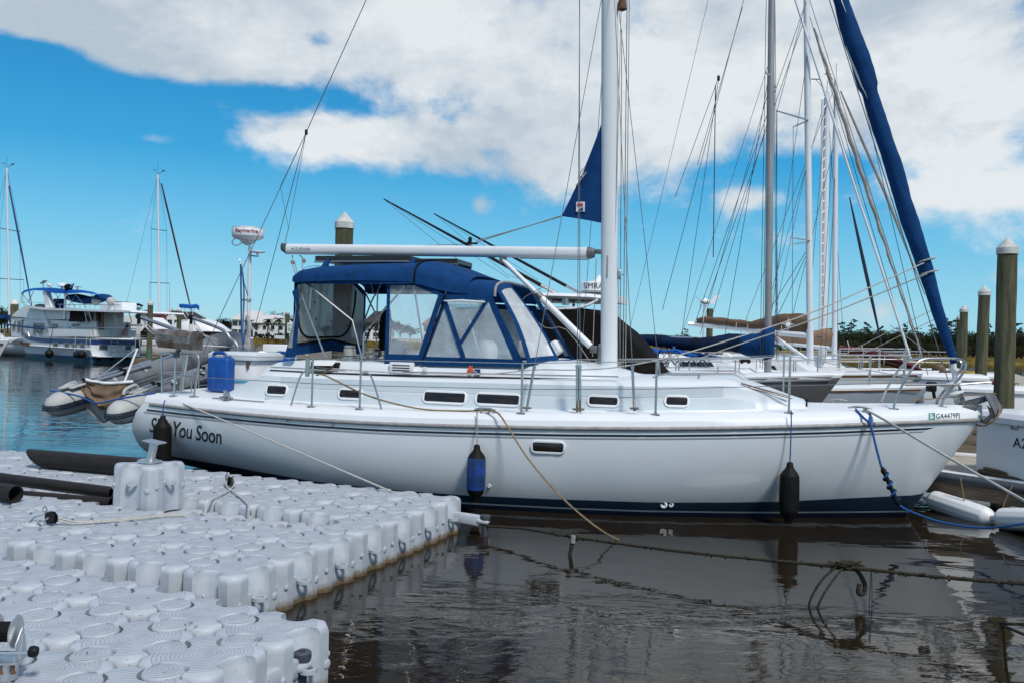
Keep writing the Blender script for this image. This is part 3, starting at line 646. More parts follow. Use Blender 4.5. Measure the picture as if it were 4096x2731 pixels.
yb('gooseneck',MB().loft([bring(p1-d*.01,.08,.06),bring(p1+d*.03,.08,.06),bring(p1+d*.09,.06,.05)]).cbox(p1+d*.15+up*.02,(.05,.03,.03),.01,(d,Y.n,up)).cbox(p1+d*.2+up*.02,(.018,.035,.09),.01,(d,Y.n,up)),'lead',boom,40)
b=MB().text('Z SPARS',.055,p0+d*.17-up*.02+Y.n*.06,d,up,.002,sx=1.25); b.add([p0+d*.10+Y.n*.062,p0+d*.15+up*.022+Y.n*.062,p0+d*.15-up*.022+Y.n*.062],[(0,1,2)])
yb('boom_lettering',b,'grey',boom,0)
q=Y.B(1880,968,0); b=MB().cbox(Y.B(1880,983,0)+up*.03,(.11,.02,.012),.006,(d,Y.n,up)).cbox(q+up*.02,(.025,.02,.045),.012,(d,Y.n,up)); yb('clew_car',b,'black',boom)
# rigid vang
a_,c_=Y.B(2012,1042,0),Y.B(2362,1385,0); m_=a_.lerp(c_,.42)
va=yb('boom_vang',MB().tube([a_,m_],.032,12).tube([m_,c_],.046,12),'spar',None,60)
yb('vang_fitting',MB().cbox(a_,(.05,.03,.05),.012),'lead',va); yb('vang_fitting',MB().cbox(c_+V((.06,0,-.04)),(.07,.03,.05),.015).cbox(Y.w(ms(1.85)+.12,0,1.86),(.03,.03,.12),.01),'lead',va); yb('vang_collar',MB().lathe([(.05,-.05),(.05,.05)],m_,c_-a_,14),'lead',va)
# furled headsail on the forestay
zs=[6.6+.35*i-.01 for i in range(0,22)]
def fst(z): return interp(z,[1.6,1.9,6.3,14],[-.50,-.465,.89,3.25])
def frad(z): return interp(z,[1.86,1.95,2.3,2.8,3.3,4.2,5.15,5.2,5.6,6.4,8,11,13.4],[.035,.05,.062,.078,.095,.098,.092,.112,.118,.085,.075,.06,.03])
b=MB(); rg=[]; N=22
zz=[1.86+i*.055 for i in range(int((13.2-1.86)/.055))]
axd=(Y.w(fst(6.3),0,6.3)-Y.w(fst(1.9),0,1.9)).normalized(); fu,fw=frame_of(axd,Y.n)
for z in zz:
    c=Y.w(fst(z),0,z); r=frad(z); rr=[]
    for k in range(N):
        a=2*pi*k/N; tw=a+z*5.2
        q=r*(1+.055*cos(tw)+.035*cos(2*tw+1.3)+.03*sin(7*a+z*9)+.014*sin(z*34+3*sin(a)))
        rr.append(c+fu*q*cos(a)+fw*q*sin(a))
    rg.append(rr)
jib=yb('furled_headsail',b.loft(rg),'canvas',None,80)
b=MB()
for (za,zb_,ph) in ((5.05,5.75,.4),(6.1,7.2,1.0)):
    pts=[]
    for i in range(9):
        z=za+(zb_-za)*i/8; a=ph+.5-i*.06; c=Y.w(fst(z),0,z); r=frad(z)*1.07; pts.append([c+fu*r*cos(a+e)+fw*r*sin(a+e) for e in (-.12*sin(pi*i/8)-.01,0,.12*sin(pi*i/8)+.01)])
    b.loft(pts,False)
yb('sail_luff_strip',b,'white',jib,60)
b=MB().tube([Y.w(fst(z),0,z) for z in (1.45,1.6,1.7,1.9)],[.05,.05,.03,.03],10).lathe([(.10,-.02),(.13,0),(.13,.015),(.08,.03),(.08,.10),(.12,.115),(.12,.13),(.04,.14)],Y.w(fst(1.5)+.02,0,1.50),axd,20)
yb('furling_drum',b,'white',jib,40)
yb('forestay',MB().tube([Y.w(fst(1.4),0,1.38),Y.w(fst(14),0,13.5)],.006,5),'wire',jib)
# main sail clew showing from the mast
b=MB(); T,Bm,C=Y.B(2412,478,.01),Y.B(2411,894,.01),Y.B(2246,866,.01)
def fn(u,v):
    a=T.lerp(Bm,u); c=T.lerp(C,u); p=a.lerp(c,v); return p+Y.n*(.05*sin(pi*v)*u)+(Y.a*(-.03*sin(pi*u)*v))
b.grid(fn,16,10); msail=yb('mainsail_clew',b,M['canvas'],None,80)
w3=MB().box(Y.B(2322,828,.07),(.058,.004,.065),(Y.a,Y.n,V((0,0,1)))); lg=yb('sail_badge',w3,'white',msail)
c=Y.B(2322,828,.078); yb('sail_badge_flag',MB().box(c+V((0,0,.028))+Y.a*.006,(.038,.003,.018),(Y.a,Y.n,V((0,0,1)))),'flagred',lg)
yb('sail_badge_mark',MB().prism([c-V((0,0,.05))+Y.a*.03,c-V((0,0,.05))-Y.a*.04,c-V((0,0,.0))-Y.a*.03,c-V((0,0,.025))+Y.a*.0],Y.n*.003),'blueband',lg)
b=MB()
for x0,y0,x1,y1 in ((2303,745,2345,690),(2330,675,2312,715),(2328,705,2338,668)): b.tube([Y.B(x0,y0,.08),Y.B(x1,y1,.08)],.009,5)
yb('outhaul_line',b,'rope',msail)
def stay(name,a,c,r=.0045,m='wire',par=None): return yb(name,MB().tube([a,c],r,5),m,par)
for sd in (1,-1):
    for (px,py,wb,ts,tb,tz_,L) in ((2106,1640,1.52,ms(7.1),.06,7.1,.55),(2308,1646,1.55,ms(7.1)+.16,1.2,7.15,.55),(2320,1646,1.55,ms(7.1)+.18,1.16,7.15,.62),(2538,1642,1.5,ms(7.1)-.05,.06,7.0,.55)):
        s,_,z=Y.S(px,py,wb); a=Y.w(s,sd*wb,z); c=Y.w(ts,sd*tb,tz_); dd=(c-a).normalized()
        o=stay('shroud',a+dd*.1,c,.0048)
        yb('turnbuckle',MB().tube([a+dd*.13,a+dd*.5],.017,8).tube([a+dd*.5,a+dd*.54],.021,8),'steel',o)
        yb('chainplate',MB().cbox(a+dd*.03,(.05,.03,.012),.005,(Y.a,Y.n,V((0,0,1)))).tube([a,a+dd*.14],.016,6),'burnt',o)
# intermediate and upper parts continue beyond the picture
for sd in (1,-1): stay('shroud',Y.w(ms(7.1)+.18,sd*1.2,7.15),Y.w(ms(13.5),0,13.5))
# backstay: one wire from the masthead, splitting to both quarters
bs0,bs1=Y.w(ms(13.5)+.1,0,13.6),Y.B(1225,530,0)
bs=stay('backstay',bs0,bs1,.006,'dkwire')
yb('backstay_plate',MB().cbox(bs1,(.02,.012,.04),.005),'black',bs)
stay('backstay_leg',bs1,Y.B(812,1412,1.1),.005,'dkwire',bs); stay('backstay_leg',bs1,Y.B(1022,1300,-1.1),.005,'dkwire',bs)
yb('backstay_leg',MB().tube([Y.B(1022,1300,-1.1),Y.w(9.6,-1.1,1.15)],.005,5),'dkwire',bs)
bt=Y.B(1139,972,0)
tl=stay('topping_lift',bt,bt+V((.05,0,.22)),.008,'steel'); stay('topping_lift_leg',bt+V((.05,0,.22)),Y.B(1122,745,0),.0035,'dkwire',tl); stay('topping_lift_leg',bt+V((.05,0,.22)),bs1,.0035,'dkwire',tl); stay('topping_lift_leg',Y.B(1122,745,0),bs1,.0035,'dkwire',tl)
# halyards and lines up the mast
b=MB()
for (x0,y0,x1,y1,pb_) in ((2492,1475,2495,0,.02),(2480,1470,2487,120,-.03),(2502,1470,2503,0,.05),(2370,1425,2385,1035,.0)): b.tube([Y.B(x0,y0,pb_),Y.B(x1,y1,pb_)+ (V((0,0,3)) if y1==0 else V((0,0,0)))],.006,5)
yb('halyard',b,'rope_grey',mast)
b=MB().cbox(Y.B(2478,1100,0),(.02,.02,.06),.008).box(Y.B(2486,1100,0),(.04,.006,.006)); yb('mast_cleat',b,'steel',mast)
b=MB().tube([Y.B(2505,870,.05),Y.B(2500,905,.05)],.012,6); yb('snap_hook',b,'steel',mast)
# jib sheets led from the furled sail
b=MB(); c=Y.B(3700,1050,.08)
b.tube(smooth_path([c,Y.B(3400,1185,.35),Y.B(3200,1268,.5),Y.B(2900,1365,.7),Y.B(2690,1425,.9),Y.B(2480,1466,1.05),Y.B(2300,1478,1.16),Y.B(2140,1477,1.16),Y.B(1985,1492,1.19),Y.B(1850,1497,1.2),Y.B(1700,1497,1.2),Y.B(1560,1488,1.19),Y.B(1400,1478,1.18),Y.B(1265,1468,1.16)],4),.0085,6)
b.tube(smooth_path([Y.B(3710,1095,.1),Y.B(3480,1190,-.05),Y.B(3250,1280,-.2),Y.B(2960,1376,-.5),Y.B(2780,1440,-.8)],4),.0085,6)
for (x,y,w) in ((3704,1042,.03),(3716,1090,.03)):
    cc=Y.B(x,y,0); b.tube([cc+fu*(frad(cc.z)+.02)*cos(t*pi/6)+fw*(frad(cc.z)+.02)*sin(t*pi/6) for t in range(13)],.009,6)
yb('jib_sheet',b,'rope',jib)
yb('mainsheet_line',MB().tube(smooth_path([Y.B(2170,1150,.3),Y.B(2080,1215,.2),Y.B(2180,1310,.2),Y.B(2265,1318,.2),Y.B(2380,1475,.1)],3),.006,5).tube([Y.B(1880,966,0),Y.B(1850,978,0),Y.B(1640,985,0),Y.B(1160,978,0)],.006,5).tube([Y.B(1910,962,0),Y.B(2244,868,.02)],.007,5).tube([Y.B(1890,975,0),Y.B(2244,864,.02)],.007,5).tube([Y.B(2350,1040,0),Y.B(2080,1034,0)],.006,5),'rope_grey',boom)
b=MB()
for (x0,y0,x1,y1) in ((1168,1050,1192,1130),(1178,1045,1200,1140),(1209,1045,1210,1085)): b.tube([Y.B(x0,y0,.0),Y.B(x1,y1,.25)],.007,5)
b.lathe([(.03,-.015),(.035,0),(.03,.015)],Y.B(1171,1050,0),Y.n,12).lathe([(.03,-.015),(.035,0),(.03,.015)],Y.B(1215,1044,0),Y.n,12)
b.tube([Y.B(1168,1022,0),Y.B(1170,1036,0)],.008).tube([Y.B(1200,1022,0),Y.B(1213,1036,0)],.008)
yb('sheet_tackle',b,'rope_grey',boom)
# ---------------------------------------------------------------- rails
def base(px,py,o=.12):
    w=1.5
    for _ in range(8):
        s,_b,z=Y.S(px,py,w); w=bd(s)-o
    return s,w,zd(s)
stn=[base(*q) for q in ((1247,1621),(1439,1631),(2085,1651),(2622,1655),(3155,1648))]
H=[.595,.60,.575,.60,.64]
for sd in (1,-1):
    for (s,w,z),h in zip(stn,H):
        b=MB().tube([Y.w(s,sd*w,z),Y.w(s,sd*w,z+h)],.0135,8).tube([Y.w(s,sd*w,z),Y.w(s,sd*w,z+.03)],.019,8).cbox(Y.w(s,sd*w,z+.003),(.05,.035,.006),.004,(Y.a,Y.n,V((0,0,1))))
        so2=yb('stanchion',b,'steel')
        if abs(s-stn[0][0])<.01 or abs(s-stn[1][0])<.01:
            e=.30 if abs(s-stn[0][0])<.01 else -.28
            yb('stanchion_brace',MB().tube(smooth_path([Y.w(s,sd*w,z+h*.72),Y.w(s+e*.35,sd*w,z+h*.73),Y.w(s+e*.62,sd*w,z+h*.55),Y.w(s+e,sd*(w-.02),z)],5),.0115,8),'steel',so2)
s,w,z=stn[0]; yb('rod_holder',MB().tube([Y.w(s+.06,w+.02,z+.37),Y.w(s+.06,w+.02,z+.59)],.028,10),'steel')
def rail_h(k): return [Y.w(s,w,z+h*k) for (s,w,z),h in zip(stn,H)]
PU=(Y.w(8.9,1.42,1.69),Y.w(8.93,1.42,1.40))              # pushpit ends
PB=(Y.w(-.02,.42,1.67),Y.w(.0,.42,1.63))
mir=lambda p: p-Y.n*(2*((p-Y.o).dot(Y.n)))
for k,(pp,bb) in enumerate(zip(PU,PB)):
    up_=[pp]+rail_h(1.0 if k==0 else .48)+[bb]
    for sd in (0,1):
        q=up_ if sd==0 else [mir(p) for p in up_]
        yb('lifeline',MB().tube(q,.0052 if k==0 else .0045,5),'wire' if k else 'steel')
# pushpit: two corner cages
b0=MB()
for sd in (1,-1):
    f=(lambda p:p) if sd==1 else mir
    tp=[Y.w(9.0,1.42,1.14),Y.w(8.95,1.43,1.45),Y.w(8.93,1.43,1.64),Y.w(9.0,1.42,1.69),Y.w(9.3,1.37,1.695),Y.w(9.6,1.29,1.70),Y.w(9.76,1.16,1.70),Y.w(9.80,.95,1.70),Y.w(9.80,.72,1.70),Y.w(9.80,.62,1.66),Y.w(9.80,.60,1.5),Y.w(9.80,.60,1.12)]
    b=MB().tube([f(p) for p in smooth_path(tp,4)],.0135,8)
    for p,q in ((Y.w(9.72,1.18,1.70),Y.w(9.66,1.22,1.12)),(Y.w(9.35,1.36,1.695),Y.w(9.33,1.40,1.13))): b.tube([f(p),f(q)],.0135,8)
    b.tube([f(p) for p in smooth_path([Y.w(8.95,1.43,1.41),Y.w(9.4,1.355,1.415),Y.w(9.66,1.24,1.42),Y.w(9.80,.95,1.42),Y.w(9.80,.60,1.42)],4)],.0115,8)
    for p in (Y.w(9.0,1.42,1.137),Y.w(9.66,1.22,1.125),Y.w(9.33,1.40,1.13)): b.cbox(f(p),(.05,.04,.008),.004,(Y.a,Y.n,V((0,0,1))))
    b.tube([f(p) for p in smooth_path([Y.w(9.62,1.0,1.1),Y.w(9.62,1.0,1.33),Y.w(9.55,.98,1.38),Y.w(9.45,.95,1.38),Y.w(9.4,.94,1.32),Y.w(9.4,.94,1.1)],4)],.0115,8)
    yb('pushpit',b,'steel')
# folding stern ladder
b=MB()
for w in (.20,-.12): b.tube(smooth_path([Y.w(9.83,w,1.78),Y.w(9.83,w,1.3),Y.w(9.83,w,1.02),Y.w(9.95,w,.92)],4),.0135,8)
for z in (1.68,1.42,1.2): b.tube([Y.w(9.83,.2,z),Y.w(9.83,-.12,z)],.0115,8)
yb('stern_ladder',b,'steel')
# bow pulpit: two bent loops joined at the front
b=MB(); 
for sd in (1,-1):
    f=(lambda p:p) if sd==1 else mir
    tp=[Y.B(3575,1632,.5),Y.B(3585,1590,.47),Y.B(3625,1510,.43),Y.B(3665,1455,.38),Y.B(3700,1436,.33),Y.B(3760,1434,.26),Y.B(3830,1434,.16),Y.B(3857,1446,.1),Y.B(3862,1468,.1),Y.B(3845,1500,.11),Y.B(3810,1545,.12),Y.B(3775,1595,.14),Y.B(3768,1625,.17)]
    b.tube([f(p) for p in smooth_path(tp,4)],.0145,8)
    b.tube([f(p) for p in (Y.B(3620,1539,.43),Y.B(3840,1536,.12))],.0125,8)
    b.cbox(f(Y.B(3575,1633,.5)),(.05,.04,.008),.004,(Y.a,Y.n,V((0,0,1)))).cbox(f(Y.B(3769,1626,.17)),(.05,.03,.008),.004,(Y.a,Y.n,V((0,0,1))))
b.tube([Y.B(3840,1536,.12),Y.B(3962,1527,.06),Y.B(3965,1526,-.06),mir(Y.B(3840,1536,.12))],.0125,8)
yb('bow_pulpit',b,'steel')
# anchor gear
rl=MB(); q0,q1=Y.B(3835,1628,.05),Y.B(3995,1600,0)
rl.cbox(Y.B(3850,1630,.02),(.14,.05,.03),.01,(Y.a,Y.n,V((0,0,1)))).prism([Y.B(3826,1540,.06),Y.B(3842,1543,.06),Y.B(3872,1635,.06),Y.B(3852,1636,.06)],-Y.n*.012)
br=yb('bow_roller',rl,'lead')
an=MB(); an.prism([Y.B(3790,1636,.03),Y.B(3850,1606,.03),Y.B(3960,1577,.03),Y.B(3985,1590,.03),Y.B(3880,1628,.03),Y.B(3838,1640,.03)],-Y.n*.05)
an.prism([Y.B(3945,1590,.12),Y.B(3940,1572,.06),Y.B(3978,1572,.0),Y.B(4012,1632,.02),Y.B(4006,1650,.05),Y.B(3980,1665,.1),Y.B(3975,1640,.12)],-Y.n*.03)
an.prism([Y.B(3975,1640,.1),Y.B(3950,1620,.16),Y.B(3962,1655,.16),Y.B(3925,1690,.1),Y.B(3985,1668,.05),Y.B(3992,1645,.03)],-Y.n*.035)
ano=yb('anchor',an,'lead',br,25)
yb('anchor_lashing',MB().tube(smooth_path([Y.B(3905,1698,.03),Y.B(3940,1700,.1),Y.B(3985,1670,.16),Y.B(3998,1640,.1),Y.B(3988,1635,-.05),Y.B(3945,1690,-.05),Y.B(3920,1670,.02)],4),.012,6).tube([Y.B(3640,1600,.3),Y.B(3800,1588,.1),Y.B(3935,1573,.06),Y.B(3985,1572,0)],.006,5),'rope_tan',ano)
yb('windlass_knob',MB().cbox(Y.B(3725,1545,.1),(.05,.05,.06),.02).tube([Y.B(3733,1560,.1),Y.B(3738,1590,.1)],.02,8),'black')
# cleats, jammers and deck fittings
def cleat(name,p,L=.13,ax=None):
    ax=ax or Y.a; b=MB().tube([p-ax*L+V((0,0,.035)),p-ax*L*.4+V((0,0,.05)),p+ax*L*.4+V((0,0,.05)),p+ax*L+V((0,0,.035))],[.009,.013,.013,.009],8)
    for k in (-.35,.35): b.tube([p+ax*L*k,p+ax*L*k+V((0,0,.045))],.012,8)
    return yb(name,b,'steel')
def dk(px,py,o=.1): s,w,z=base(px,py,o); return Y.w(s,w,z)
cleat('deck_cleat',dk(1940,1640)); cleat('deck_cleat',dk(3440,1625)); cleat('deck_cleat',dk(905,1595),.1)
cleat('deck_cleat',mir(dk(3400,1610)))
b=MB(); 
for i in range(12):
    s=8.62-.07*i; b.cbox(Y.w(s,bd(s)-.16,zd(s)+.012),(.037,.018,.008),.003,(Y.a,Y.n,V((0,0,1))))
yb('genoa_track',b,'steel')
yb('genoa_block',MB().cbox(dk(907,1587)+V((0,0,.06)),(.045,.025,.05),.02,(Y.a,Y.n,V((0,0,1)))).tube([dk(903,1587)+V((0,0,.08)),dk(900,1580)+V((0,0,.13))],.03,8,flat=.4),'steel')
p=Y.B(3226,1625,.85); yb('deck_post',MB().tube([p,p+V((0,0,.05))],.012,8).ball(p+V((0,0,.075)),.022,8,6),'black')
# hand rails on the fore cabin top
b=MB()
for sd in (1,-1):
    f=(lambda p:p) if sd==1 else mir
    w=.72
    P=[(3.0,.03),(2.93,.07),(2.85,.082),(2.4,.085),(2.05,.08),(1.98,.06),(1.92,.02)]
    b.tube([f(Y.w(s,w-.02,max(tz(min(max(s,2.09),3))+.02,0)+h)) for s,h in P],.013,8)
    b.tube([f(Y.w(2.45,w-.02,tz(2.45)+.02)),f(Y.w(2.45,w-.02,tz(2.45)+.1))],.012,6)
yb('hand_rail',b,'steel',trunk)
yb('deck_hatch',MB().cbox(Y.w(2.55,0,tz(2.55)+.10),(.28,.28,.025),.02,(Y.a,Y.n,V((0,0,1)))),'sheet',trunk)
b=MB(); b.tube([Y.B(2905,1530,.8),Y.B(3000,1550,.78),Y.B(3170,1592,.7)],.01,6).tube([Y.w(1.95,.80,tz(2.1)+.0),Y.w(1.4,.66,tz(1.42)+.03)],.014,6); yb('fore_deck_seam',b,'navy',trunk)
# winches
def winch(p,r,h,m='steel'):
    o=yb('winch',MB().lathe([(r*1.15,0),(r*1.15,h*.3),(r*.8,h*.36),(r*.68,h*.6),(r*.75,h*.8),(r*.95,h*.86),(r*.95,h),(r*.3,h*1.02),(.002,h*1.02)],p,n=24),m,None,40)
    b=MB()
    for k in range(4):
        z=h*(.40+.11*k); b.tube([p+V((cos(2*pi*i/16)*(r*.86),sin(2*pi*i/16)*(r*.86),z)) for i in range(17)],h*.06,5)
    yb('winch_rope',b,'rope',o); return o
for sd in (1,-1):
    q=Y.w(7.0,sd*.88,zc(7.0)); winch(q,.085,.21)
q=Y.w(5.45,.75,zc(5.4)+.03); winch(q,.06,.13); 
yb('coiled_line',MB().tube(smooth_path([Y.w(5.9-.09*i,.72+.06*sin(i*2.1),zc(5.4)+.04+.02*cos(i*1.7)) for i in range(13)],3),.013,6),'rope')
# ---------------------------------------------------------------- the vessel's name, registration, through-hulls
c=Y.S(614,1722,1.28)
def name_fn(x,y,h):
    s=9.72-x; z=.655-.10*(x/1.2)*.35+y
    return hull(s-.14,z,.004+h)
s_a=9.60
def mapper(s0,z0,slope):
    return lambda x,y,h: hull(s0-x,z0+slope*x+y,.003+h)
yb('boat_name',MB().text('SEA You Soon',.30,(0,0,0),(1,0,0),(0,1,0),  .003,.28,.655,mapper(9.49,.635,-.07),.95,res=4,bold=.001),'inkk',hullo,0)
def bul(x,y,h):                                          # flat bulwark face forward
    s=.0; return None
s0,_,z0=Y.S(3705,1674,.33)
bo=lambda s: bd(s)-.010
def regmap(x,y,h):
    s=s0-x; z=zr(s)+.012+y; return Y.w(s,bd(s)+.004-.016*(y+.012)/.06+.003+h,z)
yb('registration',MB().text('GA4479PJ',.085,(0,0,0),(1,0,0),(0,1,0),.002,0,.74,lambda x,y,h: regmap(x+.085,y,h),1.12),'inkk',decko,0)
b=MB().add([regmap(0,-.008,.001),regmap(.075,-.008,.001),regmap(.075,.068,.001),regmap(0,.068,.001)],[(0,1,2,3)]); rs=yb('registration_sticker',b,'green',decko,0)
b=MB().add([regmap(.012,.006,.002),regmap(.05,.006,.002),regmap(.055,.03,.002),regmap(.035,.058,.002),regmap(.012,.058,.002)],[(0,1,2,3,4)]); yb('sticker_panel',b,'white',rs,0)
yb('sticker_number',MB().text('27',.032,(0,0,0),(1,0,0),(0,1,0),.001,0,1,lambda x,y,h: regmap(.013+x,.02+y,.003+h)),'inkk',rs,0)
def thru(px,py,r,name='through_hull',m='white'):
    w=1.7
    for _ in range(6):
        s,_b,z=Y.S(px,py,w); w=hb(s,z)
    p=hull(s,z,.003); yb(name,MB().lathe([(r*.45,0),(r*.5,.014),(r*.8,.016),(r,.008),(r,-.005)],p,Y.n,16,False).lathe([(r*.47,.004),(.001,.004)],p,Y.n,12),m,hullo,50)
thru(2655,2017,.042); thru(2685,2017,.028); thru(1958,1942,.02); thru(1150,1680,.014,m='steel'); thru(1161,1680,.012,m='steel'); thru(1333,1694,.02,m='steel')
# ================================================================== canvas enclosure of the yacht
def arch(s,w,ze,zt,e=.55,n=24,k=1.0):
    P=[]
    for i in range(n+1):
        a=pi*i/n; c,q=cos(a),sin(a)
        P.append(Y.w(s,k*w*math.copysign(abs(c)**.7,c),ze+(zt-ze)*max(q,0)**e))
    return P
def shell(secs,th=.012):
    rings=[]
    for (s,w,ze,zt) in secs:
        o=arch(s,w,ze,zt); i=arch(s,w-th,ze,zt-th); rings.append(o+i[::-1])
    return MB().loft(rings)
bim=yb('bimini',shell([(7.76,1.10,2.70,2.86),(7.70,1.13,2.69,2.92),(7.5,1.13,2.70,2.96),(7.1,1.13,2.715,2.985),(6.7,1.12,2.72,3.0),(6.3,1.11,2.715,3.01),(5.98,1.10,2.71,3.01)]),'canvas',None,60)
def hem(s0,s1,z,w,h,m='canvas',par=bim):
    for sd in (1,-1):
        b=MB(); b.prism([Y.w(s0,sd*w,z),Y.w(s1,sd*w,z+.01),Y.w(s1,sd*w,z+.01-h),Y.w(s0,sd*w,z-h)],Y.n*(-sd*.01)); yb('canvas_hem',b,m,par)
hem(7.72,5.98,2.72,1.10,.05)
b=MB()
for s_ in (7.62,6.85): b.tube([p+V((0,0,.002)) for p in arch(s_,1.132,2.705,2.965 if s_>7 else 3.0)],.004,4)
yb('canvas_seam',b,'navy',bim)
con=yb('enclosure_connector',shell([(6.06,1.11,2.695,3.035),(5.9,1.10,2.665,3.035),(5.7,1.07,2.61,2.985),(5.5,1.05,2.575,2.91),(5.3,1.03,2.56,2.84)]),'canvas',None,60)
yb('canvas_piping',MB().tube(arch(6.0,1.115,2.70,3.045),.012,5).tube([p+V((0,0,.004)) for p in arch(6.03,1.05,2.72,3.03)],.006,4),'blackcloth',con)
dod=yb('dodger',shell([(5.62,1.03,2.555,2.83),(5.4,1.03,2.55,2.80),(5.15,1.02,2.545,2.785),(5.0,1.015,2.54,2.765),(4.93,1.01,2.53,2.745)]),'canvas',None,60)
yb('dodger_piping',MB().tube(arch(4.95,1.02,2.535,2.762),.018,6),'rail',dod)
yb('dodger_bolt_rope',MB().tube([p for p in arch(5.60,1.035,2.56,2.84)[:8]],.009,5),'rope',dod)
UPZ=V((0,0,1))
def fpan(outer,inner,b=1.06,m='clear',name='side_curtain',th=.008,par=None):
    O=[Y.B(x,y,b) for x,y in outer]; I=[Y.B(x,y,b) for x,y in inner]
    fr=yb(name,MB().band(O,I,Y.n*(-th)),'canvas',par,40)
    yb('clear_panel',MB().prism([p-Y.n*.002 for p in I],Y.n*(-.003)),m,fr,0)
    return fr
c1=fpan([(1549,1126),(1668,1124),(1776,1178),(1682,1456),(1537,1453)],[(1561,1142),(1655,1142),(1752,1182),(1674,1418),(1554,1415)])
c2=fpan([(1778,1178),(1968,1184),(2100,1464),(1684,1458)],[(1789,1200),(1950,1200),(2052,1436),(1704,1425)],1.05,'haze')
b=MB()
for p,q,w in (((1776,1198),(1856,1440),9),((1948,1200),(1842,1372),8)):
    b.prism([Y.B(p[0]-w,p[1],1.063),Y.B(p[0]+w,p[1],1.063),Y.B(q[0]+w,q[1],1.063),Y.B(q[0]-w,q[1],1.063)],Y.n*-.008)
yb('curtain_strap',b,'canvas',c2)
yb('roll_tie',MB().tube([Y.B(1776,1204,1.08),Y.B(1850,1203,1.09),Y.B(1940,1209,1.08)],[.008,.017,.010],6),'white',c2)
yb('zipper',MB().tube([Y.B(1782,1180,1.07),Y.B(1687,1452,1.07)],.010,5),'blackcloth',c1)
yb('canvas_skirt',MB().prism([Y.B(1690,1440,1.07),Y.B(2092,1446,1.07),Y.B(2102,1467,1.07),Y.B(1684,1459,1.07)],Y.n*-.01),'canvas',c2)
# port side curtains, simpler, seen through the near ones
for (oo,ii,mm) in (([(6.45,2.70),(5.75,2.66),(5.75,1.66),(6.45,1.66)],[(6.38,2.62),(5.83,2.58),(5.83,1.76),(6.38,1.76)],'clear'),([(5.6,2.54),(4.95,2.52),(4.57,1.70),(5.6,1.68)],[(5.52,2.46),(5.0,2.44),(4.72,1.80),(5.52,1.78)],'haze')):
    O=[Y.w(s,-1.04,z) for s,z in oo]; I=[Y.w(s,-1.04,z) for s,z in ii]
    fr=yb('side_curtain',MB().band(O,I,Y.n*.008),'canvas'); yb('clear_panel',MB().prism(I,Y.n*.003),mm,fr,0)
# windscreen: near pane closed, middle open, far pane
def wtop_(b_): 
    c=max(-1,min(1,b_/1.01)); a=math.acos(math.copysign(abs(c)**(1/.7),c)); return Y.w(4.93,b_,2.53+.215*max(sin(a),0)**.55)
def wbot_(b_): return Y.w(4.55-.40*(1-(b_/1.06)**2),b_*1.05,1.72+.055*(1-(b_/1.06)**2))
def pane(b0,b1,m,bw=.05,name='windscreen'):
    def P(u,v): return wtop_(b0+(b1-b0)*u).lerp(wbot_(b0+(b1-b0)*u),v)+Y.a*(-.05*sin(pi*v))
    g=MB(); N=8; loop=[P(i/N,0) for i in range(N+1)]+[P(1,j/N) for j in range(1,N+1)]+[P(1-i/N,1) for i in range(1,N+1)]+[P(0,1-j/N) for j in range(1,N)]
    fu=bw/abs(b1-b0); fv=.06
    Q=lambda u,v: P(fu+(1-2*fu)*u,fv+(1-2*fv)*v)
    inn=[Q(i/N,0) for i in range(N+1)]+[Q(1,j/N) for j in range(1,N+1)]+[Q(1-i/N,1) for i in range(1,N+1)]+[Q(0,1-j/N) for j in range(1,N)]
    fr=yb(name,MB().band(loop,inn,-Y.a*.008),'canvas',None,50)
    yb('clear_panel',MB().grid(lambda u,v:Q(u,v)-Y.a*.002,8,10),m,fr,60); return fr
pane(1.0,.48,'sheet',.055); pane(-.62,-1.0,'sheet',.06)
pts=[wbot_(1.06-2.12*i/14)+V((0,0,-.02)) for i in range(15)]
yb('windscreen_hem',MB().tube(pts,.03,6,flat=.6),'canvas')
b=MB().tube([wtop_(-.55),wbot_(-.62)],.02,6); yb('open_zipper',b,'canvas')
# aft curtain, grimy
A_=[Y.w(7.74,b_,z) for b_,z in ((1.08,2.70),(.7,2.84),(0,2.88),(-.7,2.84),(-1.08,2.70),(-1.06,1.72),(0,1.78),(1.08,1.72))]
I_=[Y.w(7.74,b_,z) for b_,z in ((1.02,2.64),(.66,2.78),(0,2.82),(-.66,2.78),(-1.02,2.64),(-1.0,1.86),(0,1.95),(1.02,1.88))]
af=yb('aft_curtain',MB().band(A_,I_,-Y.a*.008),'canvas'); yb('clear_panel',MB().prism([p-Y.a*.002 for p in I_],-Y.a*.003),'dirty',af,0)
zp=[(1.0,2.55),(.98,2.3),(.92,2.08),(.72,1.97),(.35,1.97),(0.0,1.98),(-.32,2.0),(-.55,2.15),(-.68,2.45),(-.72,2.70)]
yb('curtain_zipper',MB().tube(smooth_path([Y.w(7.73,b_,z) for b_,z in zp],4),.014,5).tube([Y.w(7.73,1.0,1.87),Y.w(7.73,0,1.94),Y.w(7.73,-1.0,1.85)],.016,5),'blackcloth',af)
b=MB()
for b_,z in ((.55,2.45),(.1,2.5),(.05,2.2),(.5,2.22),(-.45,2.42),(-.45,2.15)): b.ball(Y.w(7.728,b_,z),.012,6,4)
yb('fastener',b,'black',af)
